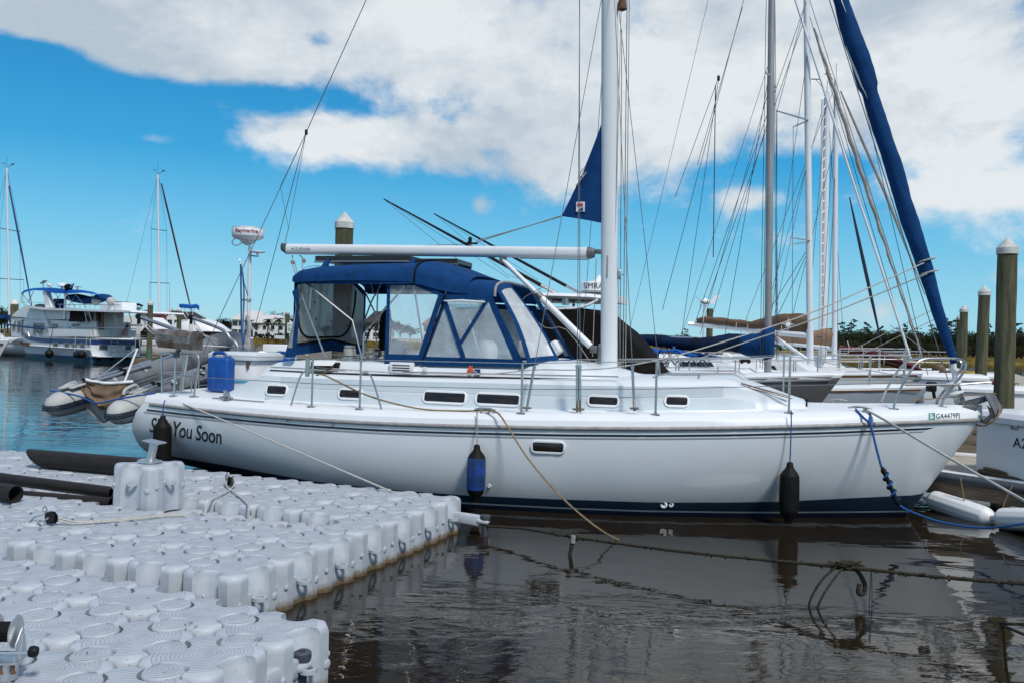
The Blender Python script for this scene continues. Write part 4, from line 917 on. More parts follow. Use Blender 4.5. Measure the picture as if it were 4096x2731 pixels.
# rolled quarter curtain at the starboard after corner
qc=yb('quarter_curtain',MB().prism([Y.B(x,y,1.12) for x,y in ((1168,1168),(1190,1148),(1192,1290),(1182,1420),(1172,1434),(1136,1427),(1150,1380),(1172,1290),(1184,1222))],Y.n*-.02),'canvas')
yb('clear_panel',MB().prism([Y.B(x,y,1.128) for x,y in ((1180,1200),(1185,1230),(1176,1300),(1168,1392),(1151,1390),(1170,1300),(1183,1238))],Y.n*-.004),'rail',qc)
# frame hoops and braces
b=MB()
def bp(x,y,w): return Y.B(x,y,w)
for L in ([bp(1195,1140,1.05),bp(1230,1245,1.04),bp(1300,1424,1.02)],[bp(1258,1128,1.0),bp(1208,1195,1.02),bp(1190,1270,1.04)],[bp(1245,1155,1.02),bp(1238,1237,1.02)],[bp(1207,1190,1.04),bp(1190,1270,1.05)],
          [bp(1458,1165,-.9),bp(1515,1282,-.95)],[bp(1528,1122,-.85),bp(1508,1170,-.9),bp(1484,1212,-.92),bp(1412,1410,-1.0)],[bp(1511,1172,-.9),bp(1508,1255,-.95)],
          [bp(1545,1228,.95),bp(1500,1285,.9),bp(1462,1325,.9),bp(1454,1350,.92),bp(1452,1425,.95)],[bp(1655,1142,.98),bp(1672,1250,1.0),bp(1690,1365,1.02)],[bp(1620,1144,.9),bp(1560,1215,.85)],[bp(1875,1270,.95),bp(1918,1418,1.0)],[bp(1790,1235,.9),bp(1755,1275,.88)]):
    b.tube(smooth_path(L,3) if len(L)>2 else L,.0125,7)
for (s,w,ze,zt) in ((7.6,1.05,2.70,2.90),(6.9,1.05,2.7,2.95),(6.15,1.05,2.7,2.98)): b.tube(arch(s,w,ze-.02,zt),.0125,6)
b.tube([Y.w(7.6,1.05,2.7),Y.w(6.9,1.02,2.2),Y.w(6.75,1.0,1.68)],.0125,6); 
fr=yb('bimini_frame',b,'steel')
for x,y,w in ((1300,1424,1.02),(1454,1428,.95)): yb('frame_foot',MB().cbox(bp(x,y,w),(.04,.03,.012),.006),'steel',fr)
# solar panels on the bimini
def solar(s0,s1,b0,b1,z):
    c=Y.w((s0+s1)/2,(b0+b1)/2,z); ax=(Y.a,Y.n,UPZ); hs_,hb_=(s0-s1)/2,(b0-b1)/2
    o=yb('solar_panel',MB().cbox(c,(hs_,hb_,.034),.004,ax,1),'solar')
    yb('panel_rail',MB().tube([Y.w(s0,b0+.012,z-.046),Y.w(s1,b0+.012,z-.046)],.014,8).tube([Y.w(s0,b1+.03,z-.046),Y.w(s1,b1+.03,z-.046)],.014,8).tube([Y.w(s1+.05,b0,z-.046),Y.w(s1+.05,b0,z-.14)],.012,6).tube([Y.w(s0-.15,b0,z-.046),Y.w(s0-.15,b0,z-.13)],.012,6),'steel',o)
    b=MB()
    for i in range(5):
        for j in range(3): b.box(Y.w(s1+(s0-s1)*(i+.5)/5,b1+(b0-b1)*(j+.5)/3,z+.035),((s0-s1)/10-.008,(b0-b1)/6-.008,.002),ax)
    yb('solar_cell',b,'glass',o); return o
solar(7.72,6.30,.58,-.12,3.062); solar(7.3,5.90,-.20,-.86,3.10)
for s,w in ((7.5,.60),(6.22,.62)): yb('panel_boot',MB().tube([Y.w(s,w,3.05),Y.w(s+.02,w+.03,2.97),Y.w(s+.05,w+.08,2.9)],[.02,.045,.03],7),'canvas',bim)
yb('panel_cable',MB().tube(smooth_path([Y.B(1620,1060,.6),Y.B(1632,1082,.62),Y.B(1660,1086,.6)],4),.008,5),'white',bim)
# wheel, companion hood, throttle etc. in the cockpit
wc_=Y.w(6.95,.1,1.77); b=MB(); ax1,ax2=Y.n,UPZ
b.tube([wc_+ax1*(.42*cos(2*pi*i/28))+ax2*(.42*sin(2*pi*i/28)) for i in range(29)],.014,6)
for k in range(6): a=k*pi/3+.2; b.tube([wc_,wc_+ax1*(.42*cos(a))+ax2*(.42*sin(a))],.008,5)
b.lathe([(.06,-.03),(.06,.03),(.02,.05)],wc_,Y.a,12); yb('steering_wheel',b,'steel')
yb('binnacle',MB().lathe([(.11,0),(.09,.3),(.10,.62),(.14,.68),(.12,.78),(.02,.82)],Y.w(6.7,.1,1.15),n=14),'white')
yb('companion_hood',MB().cbox(Y.w(5.55,-.25,1.83),(.22,.30,.17),.14,(Y.a,Y.n,UPZ),4),'white')
yb('cockpit_sole',MB().box(Y.w(7.3,0,1.1),(.95,.7,.01),(Y.a,Y.n,UPZ)),'nonskid')
# ---------------------------------------------------------------- radar post
b=MB(); r0,r1=Y.B(966,1402,-1.0),Y.B(1000,985,-1.0); r0=Y.w(9.78,-1.0,1.1)
post=yb('radar_post',MB().tube([r0,r1],.028,10),'spar')
c=Y.B(991,958,-1.0); rad=.255
rd=yb('radome',MB().lathe([(.10,-.02),(.20,0),(rad*.96,.03),(rad,.06),(rad,.155),(rad*.96,.18),(rad*.7,.195),(.01,.20)],c,n=36),'white',post,50)
yb('radome_seam',MB().lathe([(rad+.002,.172),(rad+.002,.178)],c,n=36,caps=False),'rail',rd)
th0=math.atan2(-c.x,-c.y)
def rmap(x,y,h):
    a=math.atan2(E0.x-c.x,E0.y-c.y)-(-.0); ang=a+ (-(x-.215))/rad*1.0
    return c+V((sin(ang)*(rad+.003+h),cos(ang)*(rad+.003+h),.085+y))
yb('radome_lettering',MB().text('Raymarine',.085,(0,0,0),(1,0,0),(0,1,0),.002,0,1.05,rmap,1.0,4,.0015),'inkred',rd,0)
yb('radar_bracket',MB().cbox(c-V((0,0,.035)),(.10,.08,.015),.006).prism([c+V((-.14,0,-.02)),c+V((.14,0,-.02)),c+V((.04,0,-.10)),c+V((-.04,0,-.10))],V((0,.02,0))),'spar',post)
yb('radar_cable',MB().tube(smooth_path([c+V((-.20,-.02,.02)),c+V((-.25,-.02,-.06)),c+V((-.18,-.02,-.11)),c+V((-.08,-.02,-.06))],5),.011,6),'white',post)
g=Y.B(1030,1012,-1.0); ga=yb('antenna_arm',MB().tube([Y.B(1000,1022,-1.0),g+V((0,0,-.06))],.012,6).tube([g+V((0,0,-.07)),g],.02,8),'steel',post)
yb('satellite_antenna',MB().lathe([(.02,0),(.12,.005),(.125,.02),(.05,.035),(.002,.04)],g,n=20),'white',ga)
yb('outboard_crane',MB().tube(smooth_path([Y.B(970,1340,-.95),Y.B(976,1180,-.95),Y.B(970,1090,-.95),Y.B(960,1045,-.95),Y.B(958,1040,-.95)],4),.015,7),'steel',post)
yb('post_clamp',MB().lathe([(.04,-.02),(.04,.02)],r0.lerp(r1,.62),r1-r0,12).lathe([(.04,-.02),(.04,.02)],r0.lerp(r1,.42),r1-r0,12).box(r0.lerp(r1,.62)-V((.06,0,0)),(.05,.015,.015)),'alu',post)
yb('hoist_line',MB().tube([Y.B(963,1058,-.93),Y.B(966,1330,-.9),Y.B(975,1400,-.9)],.014,6).tube([Y.B(964,1060,-.93),Y.B(975,1130,-.93),Y.B(992,1185,-.93)],.008,5).tube([Y.B(985,1260,-.93),Y.B(972,1400,-.93)],.01,5),'rope_blue',post)
b=MB()
for i in range(5): b.tube(smooth_path([Y.B(985+i*2,1262,-.92),Y.B(998+4*(i%3),1300+6*i,-.9),Y.B(986+7*(i%2),1350,-.9),Y.B(1000-3*i,1392,-.9),Y.B(975+i,1378,-.9)],4),.009,5)
b.tube(smooth_path([Y.B(912,1388,-.8),Y.B(940,1382,-.85),Y.B(965,1384,-.9),Y.B(985,1388,-.9),Y.B(1003,1378,-.95)],4),.012,6)
yb('coiled_halyard',b,'rope',post)
# ---------------------------------------------------------------- davits with tackles
DV=[]
for (tip,base,w,knee) in (((556,1267),(752,1338),.75,None),((765,1270),(870,1310),-.75,1)):
    t=Y.B(*tip,w); k=Y.B(*base,w); f=Y.w(9.72,w,1.12)
    if knee: pts=smooth_path([t,k,Y.B(903,1330,w),Y.B(919,1352,w),Y.w(9.80,w,1.75),f],5)
    else: pts=smooth_path([t,k,Y.w(9.70,w,1.93),Y.w(9.62,w,1.8),f],5)
    dv=yb('davit',MB().tube(pts,.027,10),'steel')
    m=t.lerp(k,.10); yb('davit_brace',MB().tube(smooth_path([t.lerp(k,.12),t.lerp(k,.16)-V((0,0,.12)),t.lerp(k,.45)-V((0,0,.20)),t.lerp(k,1.0)-V((0,0,.28))],4),.017,8),'steel',dv)
    tk=MB()
    for e in (-.02,.0,.02): tk.tube([t+V((e,0,-.03)),t+V((e*1.6-.01,0,-.42))],.006,5)
    tk.tube([t,t.lerp(k,.5)-V((0,0,.2)),k-V((.0,0,.2))],.007,5)
    yb('davit_tackle',tk,'rope',dv)
    yb('tackle_block',MB().cbox(t+V((0,0,-.06)),(.025,.02,.05),.015).cbox(t+V((-.01,0,-.40)),(.025,.02,.06),.015).lathe([(.04,-.03),(.045,0),(.04,.03)],t+V((0,0,.0)),Y.n,12),'black',dv)
    DV.append(t+V((-.01,0,-.45)))
# =========================================================== things carried on the stern
def box_ax(): return (Y.a,Y.n,UPZ)
cl=thing('dock_box','white lidded storage box strapped on the yacht stern between two blue jerrycans','storage box',Y.w(9.15,0,1.15))
MB().cbox(Y.w(9.15,0,1.37),(.36,.32,.23),.03,box_ax()).build('box_body',M['white'],cl)
MB().cbox(Y.w(9.15,0,1.655),(.41,.37,.05),.02,box_ax()).cbox(Y.w(9.15,0,1.705),(.38,.34,.02),.015,box_ax()).build('box_lid',M['gel'],cl)
MB().cbox(Y.w(8.90,.33,1.60),(.025,.02,.06),.008,box_ax()).cbox(Y.w(8.90,.335,1.52),(.016,.014,.03),.006,box_ax()).build('box_latch',M['rust'],cl)
MB().box(Y.w(9.15,0,1.30),(.375,.335,.015),box_ax()).build('box_strap',M['cyan'],cl)
def jerry(s,w,label):
    t=thing('jerrycan',label,'jerrycan',Y.w(s,w,1.13),'blue jerrycans on the yacht stern')
    hh=.29; b=MB().cbox(Y.w(s,w,1.15+.26),(.175,.10,.245),.045,box_ax(),3); b.build('can_body',M['jerry'],t)
    MB().tube(smooth_path([Y.w(s+.13,w,1.62),Y.w(s+.12,w,1.70),Y.w(s+.03,w,1.715),Y.w(s-.05,w,1.70),Y.w(s-.07,w,1.62)],4),.026,8).build('can_handle',M['jerry'],t)
    MB().lathe([(.035,0),(.035,.05),(.03,.055),(.002,.055)],Y.w(s-.12,w,1.63),n=14).build('can_cap',M['jerry'],t)
    b=MB()
    for k in (-1,1): b.cbox(Y.w(s+.07*k,w+.10,1.40),(.045,.008,.16),.006,box_ax())
    b.build('can_panel',M['jerry'],t)
jerry(9.12,.66,'blue jerrycan standing in front of the white box on the yacht stern'); jerry(8.98,-.75,'blue jerrycan half hidden behind the right end of the white box')
gr=thing('barbecue','stained steel barbecue grill clamped to the yacht stern rail','barbecue',Y.w(9.3,1.4,1.70))
f0,f1=Y.S(632,1405,1.45),Y.S(730,1405,1.45)
L0=Y.B(632,1372,1.5); 
gp=lambda x,y,w=1.42: Y.B(x,y,w)
prof=[(0,-.06),(.16,-.06),(.19,.02),(.19,.12),(.14,.17),(0,.175)]
def gring(p,dx,k=1): # section across in n direction
    return [p+Y.n*(x*k)+UPZ*z for x,z in ((-.12,-.085),(.10,-.085),(.16,.0),(.16,.09),(.10,.15),(-.12,.15))]
ce0,ce1=Y.w(9.54,1.38,1.865),Y.w(9.0,1.38,1.84)
MB().loft([gring(ce0+(ce1-ce0)*t,0) for t in (0,.5,1)]).build('grill_body',M['burnt'],gr,20)
MB().loft([[p+UPZ*.0 for p in [q+Y.n*x+UPZ*z for x,z in ((-.125,.08),(.168,.08),(.168,.10),(.104,.16),(-.125,.16))]] for q in (ce0+Y.a*.012,ce0+(ce1-ce0)*.55)]).build('grill_lid',M['burnt'],gr,20)
b=MB()
for t in (.14,.42,.66,.86):
    for z in (.03,.055): b.cbox(ce0+(ce1-ce0)*t+Y.n*.163+UPZ*z,(.035,.012,.007),.006,box_ax())
b.build('grill_louver',M['steel'],gr)
MB().tube([ce0+(ce1-ce0)*.5-UPZ*.1,Y.w(9.33,1.38,1.69)],.02,8).cbox(Y.w(9.33,1.37,1.68),(.035,.03,.035),.008,box_ax()).build('grill_clamp',M['lead'],gr)
# jacket hanging by the wheel
jk=[Y.B(x,y,.35) for x,y in ((1545,1236),(1528,1250),(1518,1290),(1512,1352),(1516,1358),(1514,1385),(1520,1402),(1532,1396),(1546,1385),(1552,1300))]
tag(MB().prism(jk,Y.n*-.14).build('jacket',M['blackcloth'],None,60,loc=jk[4]),'black jacket hanging beside the steering wheel under the blue canvas','jacket')
def jug(x,y,w,rot,label):
    p=Y.B(x,y,w); u=(Y.a*cos(rot)+UPZ*sin(rot)).normalized(); v=(UPZ*cos(rot)-Y.a*sin(rot)).normalized()
    t=thing('plastic_jug',label,'jug',p,'white plastic jugs behind the dodger windscreen')
    MB().cbox(p,(.10,.09,.10),.03,(u,Y.n,v),3).build('jug_body',M['white'],t)
    b=MB()
    for k in (-1,0,1): b.cbox(p+u*.055*k+Y.n*.09,(.018,.006,.075),.005,(u,Y.n,v))
    b.build('jug_rib',M['white'],t)
jug(2105,1398,.72,.15,'white ribbed jug behind the cloudy near windscreen pane of the dodger'); jug(2216,1396,-.55,-.55,'tilted white jug hanging at the far edge of the open dodger windscreen')
# =========================================================== inflatable dinghy hanging from the davits
D0=Y.w(10.7,1.2,.9)
dg=thing('inflatable_dinghy','grey inflatable dinghy slung from the davits behind the yacht stern','dinghy',D0)
def dp(s,b_,z): return Y.w(s,b_,z)
def tilt(b_): return .93+(1.5-b_)*.205
def tube_path(s,inn): return
def dtube(sc,side):
    pts=[];rs=[]
    for b_,r in ((1.66,.03),(1.63,.09),(1.56,.145),(1.46,.175),(1.30,.192),(1.1,.197)): pts.append(dp(sc,b_,tilt(b_)+ (0 if side else -.06))); rs.append(r)
    k=len(pts)
    for b_ in (.6,0,-.5,-1.0): pts.append(dp(sc-(side*2-1)*.02,b_,tilt(b_)+(0 if side else -.06)*(1 if b_>0 else .5))); rs.append(.197)
    return pts,rs,k
TOP=[dp(10.72-.0,-1.9,tilt(-1.9)+.18)]
for side,sc in ((1,11.17),(0,10.13)):
    pts,rs,k=dtube(sc,side)
    MB().tube(pts[:k],rs[:k],22).build('tube_cone',M['hypalon_lt'],dg,60)
    end=smooth_path([pts[-1],dp(sc-(.12 if side else -.12),-1.45,tilt(-1.45)+.06),dp(10.73+(.28 if side else -.28),-1.85,tilt(-1.85)+.16),dp(10.73,-1.98,tilt(-1.98)+.20)],4)
    tb=MB().tube(pts[k-1:-1]+end,[.197]*(len(pts)-k)+[.197+0*i for i in range(len(end))],20).build('buoyancy_tube',M['hypalon'],dg,60)
    b=MB()
    for e in (-.03,0,.03):
        P=[]
        for i in range(15):
            a=pi*i/14; P.append((pts[3] if 0 else dp(sc+.208*math.copysign(abs(cos(a))**.6,cos(a)),1.2+.47*sin(a),tilt(1.2+.47*sin(a))-.005-(0 if side else .06)+e)))
        b.tube([dp(sc+.205,-.3,tilt(-.3)+e)]+P+[dp(sc-.205,-.3,tilt(-.3)+e)],.010,5)
    b.build('rubbing_strake',M['navy'],tb,60)
    for bb in (.55,-.1): MB().lathe([(.05,0),(.05,.012),(.03,.016),(.002,.016)],dp(sc-.14,bb,tilt(bb)+.14),(-Y.a*.7+UPZ*.7),12).build('grip_patch',M['hypalon_lt'],tb)
    MB().tube(smooth_path([dp(sc+.0,1.42,tilt(1.42)+.17),dp(sc,1.38,tilt(1.4)+.235),dp(sc,1.2,tilt(1.2)+.25),dp(sc,1.14,tilt(1.14)+.2)],4),.022,7).build('tube_handle',M['hypalon_lt'],tb)
MB().loft([[dp(11.2,b_,tilt(b_)+.05),dp(10.95,b_,tilt(b_)-.16),dp(10.73,b_,tilt(b_)-.34),dp(10.5,b_,tilt(b_)-.18),dp(10.26,b_,tilt(b_)-.0)] for b_ in (1.15,.5,-.5,-1.5)],False).build('dinghy_bottom',M['hypalon_lt'],dg,50)
MB().prism([dp(11.17,1.08,tilt(1.08)+.22),dp(10.26,1.08,tilt(1.08)+.16),dp(10.28,1.08,tilt(1.08)-.05),dp(10.73,1.08,tilt(1.08)-.33),dp(11.15,1.08,tilt(1.08)-.0)],-Y.n*.03).build('transom',M['hypalon_lt'],dg)
# canvas apron drooping over the transom
def ap(u,v):
    s=11.02-.78*u; top=tilt(1.1)+.25-.035*sin(pi*u); b_=1.13+.10*sin(pi*u)*(.4+v)+.05*v*sin(v*15+u*5)+.025*sin(u*17+v*6); 
    return dp(s,b_,top-v*(.10+.27*sin(pi*min(1,max(0,u*.92)))**1.3)+.012*sin(u*23+v*9)*v)
MB().grid(ap,26,10).build('canvas_apron',M['tan'],dg,70)
MB().tube([ap(i/12,0)+V((0,0,.02)) for i in range(13)],.022,7).build('apron_roll',M['white'],dg,60)
def ap2(u,v): return dp(11.22-.24*u,1.30-.02*v-.1*u,tilt(1.3)+.17+.04*sin(pi*u)-v*(.08+.16*u)+.01*sin(9*u+7*v))
MB().grid(ap2,8,8).build('canvas_apron',M['tan'],dg,70)
# oars and poles lashed along the tubes
def oar(s,dz,b0,b1,lab=None):
    a,c=dp(s,b0,tilt(b0)+dz),dp(s-.05,b1,tilt(b1)+dz)
    o=MB().tube([a,c],.018,8).tube([c.lerp(a,.1),c+(c-a).normalized()*.1],.026,8).build('oar',M['alu'],dg)
    MB().cbox(a-(c-a).normalized()*.12,(.05,.13,.012),.01,(Y.a,(c-a).normalized(),UPZ)).build('oar_blade',M['hypalon_lt'],o)
    for t in (.12,.62): MB().cbox(a.lerp(c,t),(.03,.025,.045),.015,(Y.a,Y.n,UPZ)).build('oar_clip',M['black'],o)
oar(11.12,.235,1.25,-.15); oar(11.05,.215,1.15,-.1); oar(10.16,.16,1.05,-1.0); oar(10.10,.14,1.0,-1.0)
for (a,c) in ((dp(11.0,1.0,tilt(1.0)+.22),DV[0]),(dp(10.5,1.0,tilt(1.0)+.18),DV[0])):
    dd=(c-a).normalized(); MB().tube([a,c],.019,6,flat=.35).build('lifting_sling',M['white'],dg)
MB().tube([dp(10.6,-1.6,tilt(-1.6)+.2),DV[1]],.014,6).build('lifting_sling',M['white'],dg)
b=MB().tube(smooth_path([dp(11.2,1.45,tilt(1.45)+.22),dp(11.12,1.0,tilt(1.0)+.24),dp(11.1,.2,tilt(.2)+.2),dp(11.1,-.5,tilt(-.5)+.18),dp(11.05,-1.2,tilt(-1.2)+.22)],4),.011,6)
b.tube(smooth_path([dp(11.3,1.5,tilt(1.5)+.2),dp(10.9,1.42,tilt(1.4)+.12),dp(10.5,1.5,tilt(1.5)+.06),dp(10.2,1.5,tilt(1.5)+.12),dp(9.9,1.45,tilt(1.4)+.16),dp(9.7,1.3,1.15)],4),.013,6)
b.build('blue_lashing',M['rope_blue'],dg)
# =========================================================== fenders
def fender(top,length,r,m,endm,label,axis=V((0,0,-1)),grp=None,line=None,linem='rope_blue',flutes=0):
    ax=V(axis).normalized(); t=thing('fender',label,'fender',V(top)+ax*length/2,grp)
    L=length; prof=[(.02,0),(.035,.012),(.038,.05),(.05,.075),(r*.75,.11),(r*.96,.15)]
    MB().lathe(prof,top,ax,20).build('fender_end',M[endm],t,50); e=MB(); e.lathe([(r*.96,L-.15),(r*.8,L-.10),(.05,L-.06),(.04,L-.01),(.01,L)],top,ax,20); e.build('fender_end',M[endm],t,50)
    u,w=frame_of(ax); rings=[]
    n=48 if flutes else 24
    for q,z in ((.95,.15),(1,.19),(1.02,L*.5),(1,L-.19),(.95,L-.15)):
        rings.append([V(top)+ax*z+(u*cos(2*pi*k/n)+w*sin(2*pi*k/n))*(r*q*(1-(.045 if flutes and k%4==0 and .16<z<L-.16 else 0))) for k in range(n)])
    MB().loft(rings).build('fender_body',M[m],t,50)
    if line: MB().tube(line,.007,6).build('fender_line',M[linem],t)
    return t
def side_pt(x,y,rr):
    w=1.6
    for _ in range(8):
        s,_b,z=Y.S(x,y,w); w=hb(s,min(z,zr(s)))+rr
    return Y.w(s,w,z)
p=side_pt(652,1660,.13); fender(p,.78,.115,'rubber','rubber','black fender hanging over the first word of the name on the yacht stern',grp='fenders along the yacht side',line=[Y.B(664,1585,1.35),p+V((0,0,.14)),p],flutes=1)
p=side_pt(1908,1776,.11); fender(p,.66,.107,'bluefend','rubber','blue fender with black ends hanging amidships below the small hull window',grp='fenders along the yacht side',line=[Y.B(1908,1645,1.86),p+V((0,0,.06)),p],linem='rope_grey',flutes=1)
p=side_pt(3160,1846,.11); fender(p,.69,.107,'rubber','rubber','black fender hanging by the bow above its reflection on a blue line',grp='fenders along the yacht side',line=[Y.B(3165,1640,1.18),Y.B(3165,1700,1.22),p],flutes=1)
# =========================================================== mooring lines
def line(name,pts,r,m,label,cat='rope',k=4,grp=None):
    P=smooth_path(pts,k) if k else pts
    return tag(MB().tube(P,r,6).build(name,M[m],None,60,loc=P[0]),label,cat,grp)
line('mooring_rope',[Y.B(664,1586,1.34),Y.B(800,1640,1.72),Y.B(1080,1758,2.1),PZ(1575,1968,.37)],.0095,'rope','white rope from the stern cleat of the yacht down to the grey cube dock','mooring rope')
line('mooring_rope',[Y.w(7.02,1.72,1.5),Y.B(1300,1500,1.75),Y.B(1440,1568,1.72),Y.B(1560,1608,1.7),Y.B(1700,1636,1.72),Y.B(1850,1642,1.74),Y.B(1935,1640,1.76)]+[Y.B(1978,1645,1.84),Y.B(2010,1672,1.93),Y.B(2110,1830,2.15),Y.B(2240,1980,2.5),Y.B(2370,2095,2.9),PZ(2475,2158,-.005),PZ(2560,2180,-.08)],.0105,'rope_tan','tan weathered rope slung along the yacht side deck and down into the water','mooring rope')
line('mooring_rope',[Y.B(3455,1632,.7),Y.B(3560,1690,.95),Y.B(3760,1808,1.5),Y.B(3940,1912,2.1),Y.B(4100,2003,2.6),Y.B(4330,2140,3.3)],.0135,'rope','white three strand rope from the bow cleat down to the right edge','mooring rope')
bl=thing('snubber_line','blue mooring line with a black rubber snubber hanging from the bow','mooring rope',Y.B(3560,1900,1.0))
MB().tube(smooth_path([Y.B(3425,1638,.75),Y.B(3455,1670,.85),Y.B(3482,1700,.9),Y.B(3505,1790,1.0),Y.B(3526,1868,1.05)],4),.013,6).tube([Y.B(3480,1645,.72),Y.B(3484,1700,.9)],.013,6).tube(smooth_path([Y.B(3592,2015,1.15),Y.B(3640,2043,1.2),Y.B(3760,2085,1.4),Y.B(3900,2108,1.6),Y.B(4000,2106,1.8),Y.B(4140,2085,2.0)],4),.012,6).build('line',M['rope_blue'],bl,60)
sn0,sn1=Y.B(3527,1865,1.07),Y.B(3596,2022,1.16)
sn=MB().tube([sn0,sn0.lerp(sn1,.1),sn0.lerp(sn1,.2),sn0.lerp(sn1,.8),sn0.lerp(sn1,.9),sn1],[.012,.034,.024,.024,.034,.012],8).build('snubber',M['rubber'],bl,60)
u_,w_=frame_of(sn1-sn0); MB().tube([sn0.lerp(sn1,.15+.7*i/40)+(u_*cos(i*.5)+w_*sin(i*.5))*.036 for i in range(41)],.012,6).build('snubber_wrap',M['rope_blue'],sn,60)
# mossy sunken mooring cable with knots
mc=thing('mossy_cable','long dark mossy mooring cable stretched just above the water with knots','mooring cable',PY(2900,2222,7.15))
mpts=smooth_path([lat(OB,TB,2.05,-6.3,.10),PY(2100,2113,8.35),PY(2290,2145,7.93),PY(2600,2188,7.5),PY(2900,2222,7.15),PY(3390,2268,6.56),PY(3750,2305,6.25),PY(4096,2333,6.0),PY(4500,2362,5.75)],14)
MB().tube(mpts,[.0115+.004*random.random() for _ in mpts],7).build('cable',M['moss'],mc,60)
b=MB()
for i in range(150):
    p=random.choice(mpts[20:]); b.ball(p+V((random.uniform(-.012,.012),random.uniform(-.012,.012),random.uniform(-.018,.012))),random.uniform(.006,.014),5,4)
tag(b.build('weed_growth',M['moss'],mc,60),kind='stuff')
k=PY(2290,2145,7.93); MB().ball(k+V((-.03,0,.015)),(.03,.03,.03),8,6).ball(k+V((.04,0,-.01)),(.025,.02,.03),8,6).tube([k+V((.0,-.03,-.01)),k+V((-.01,-.03,-.10)),k+V((-.03,-.03,-.20))],[.022,.02,.016],8).build('rag_knot',M['moss'],mc,60)
MB().tube([k+V((.005,-.035,.02)),k+V((.0,-.04,-.05))],[.024,.022],8).build('rag_tape',M['rope_grey'],mc,60)
k=PY(3390,2268,6.56)
b=MB()
for i in range(26):
    p=k+V((random.uniform(-.10,.10),random.uniform(-.03,.03),random.uniform(-.02,.045))); b.tube([p-V((.06,0,random.uniform(-.02,.02))),p,p+V((.05,random.uniform(-.03,.03),random.uniform(-.03,.04)))],[.006,.012,.003],5)
b.tube(smooth_path([k+V((-.06,0,.02)),k+V((-.19,-.02,-.08)),k+V((-.28,-.03,-.22)),k+V((-.31,-.03,-.33))],4),.009,6).tube(smooth_path([k+V((-.02,0,.02)),k+V((-.13,-.05,-.09)),k+V((-.21,-.07,-.2)),k+V((-.27,-.08,-.33))],4),.009,6)
b.tube(smooth_path([k+V((.06,0,.0)),k+V((.10,-.02,-.06)),k+V((.13,-.02,-.13)),k+V((.12,-.02,-.19)),k+V((.08,-.02,-.19)),k+V((.09,-.02,-.12))],4),.018,7)
b.tube([k+V((.175,-.02,.0)),k+V((.165,-.02,-.36))],.003,4).tube([k+V((.18,-.02,-.02)),k+V((.19,-.02,-.32))],.003,4)
b.build('tangled_knot',M['moss'],mc,60)
line('loose_rope_end',[PY(4000,2492,5.6),PY(4060,2494,5.5),PY(4200,2497,5.4)],.012,'moss','short dark rope end coming in low at the right edge','rope',3)
line('loose_rope_end',[PZ(4010,2500,.0),PY(4060,2520,5.35),PY(4200,2580,5.1)],.010,'moss','thin dark rope slanting into the water under the short rope end','rope',3)
# =========================================================== on the floating dock
lc=thing('float_cube_with_post','loose grey float cube resting on the dock with an aluminium post bolted on top','float cube',lat(OB,TB,-3.38,-2.86,.30))
g=bpy.data.objects.new('float_cube',CUBE); COL.objects.link(g); g.parent=lc; g.location=(0,0,.44); g.rotation_euler=(0,R(1),-TB+.10); g.scale=(1.0,1.0,1.0)
for a in range(4):
    an=a*pi/2; l=link('side_lug',LUG,g,V((.20*cos(an),.20*sin(an),-.17)),an)
ct=lat(OB,TB,-3.38,-2.86,.745); tp=PY(618,1765,ct.y)
po=MB().lathe([(.11,0),(.11,.010),(.002,.010)],ct,n=28).tube([ct,tp],.038,18).build('aluminium_post',M['alu'],lc,40)
MB().cbox(tp,(.085,.075,.006),.004,(V((.95,-.2,-.16)).normalized(),V((.2,.95,0)).normalized(),V((.16,-.05,.98)).normalized())).build('post_plate',M['alu'],lc)
def pipe(a,c,r,label,cut=0,hole=()):
    a,c=V(a),V(c); d=(c-a).normalized(); u,w=frame_of(d); n=28
    t=thing('plastic_pipe',label,'pipe',a.lerp(c,.5),'black plastic pipes lying on the dock')
    def ring(p,rr,cutk): return [p+u*rr*cos(2*pi*k/n)+w*rr*sin(2*pi*k/n)+d*(cutk*(w*sin(2*pi*k/n)).z*rr) for k in range(n)]
    MB().loft([ring(a,r*.86,cut),ring(a,r,cut),ring(c,r,0),ring(c,r*.86,0)],True,False,False).build('pipe_wall',M['pipe'],t,50)
    MB().loft([ring(a+d*.0,r*.86,cut),ring(a+d*(.5*r+.1),r*.85,0),ring(c-d*.0,r*.86,0)],True,False,False).build('pipe_bore',M['darkside'],t,50)
    for f,sgn in hole: 
        p=a.lerp(c,f); MB().lathe([(r*.34,0),(.001,.001)],p+(V((0,-.82,.57)).normalized())*(r*1.002),V((0,-.82,.57)),14,False).build('pipe_hole',M['darkside'],t)
zt=.365
pipe(PZ(150,1868,zt)+V((0,0,.105)),lat(OB,TB,-5.4,-5.0,zt+.105),.105,'thick black pipe with a slanted cut end lying farthest back on the dock',-1.3)
pipe(PZ(-260,1900,zt)+V((0,0,.06)),PZ(452,1990,zt)+V((0,0,.05)),.058,'long black pipe with two bolt holes lying in front of the thick cut pipe',0,((.40,1),(.965,1)))
pipe(PZ(-160,1978,.30)+V((0,0,.045)),PZ(446,2030,.30)+V((0,0,.045)),.052,'brownish pipe lying lowest in the slot beneath the pipe with bolt holes')
pipe(PZ(62,2010,zt)+V((0,0,.082)),PZ(-420,1945,zt)+V((0,0,.082)),.082,'short wide black pipe with an open end at the left edge')
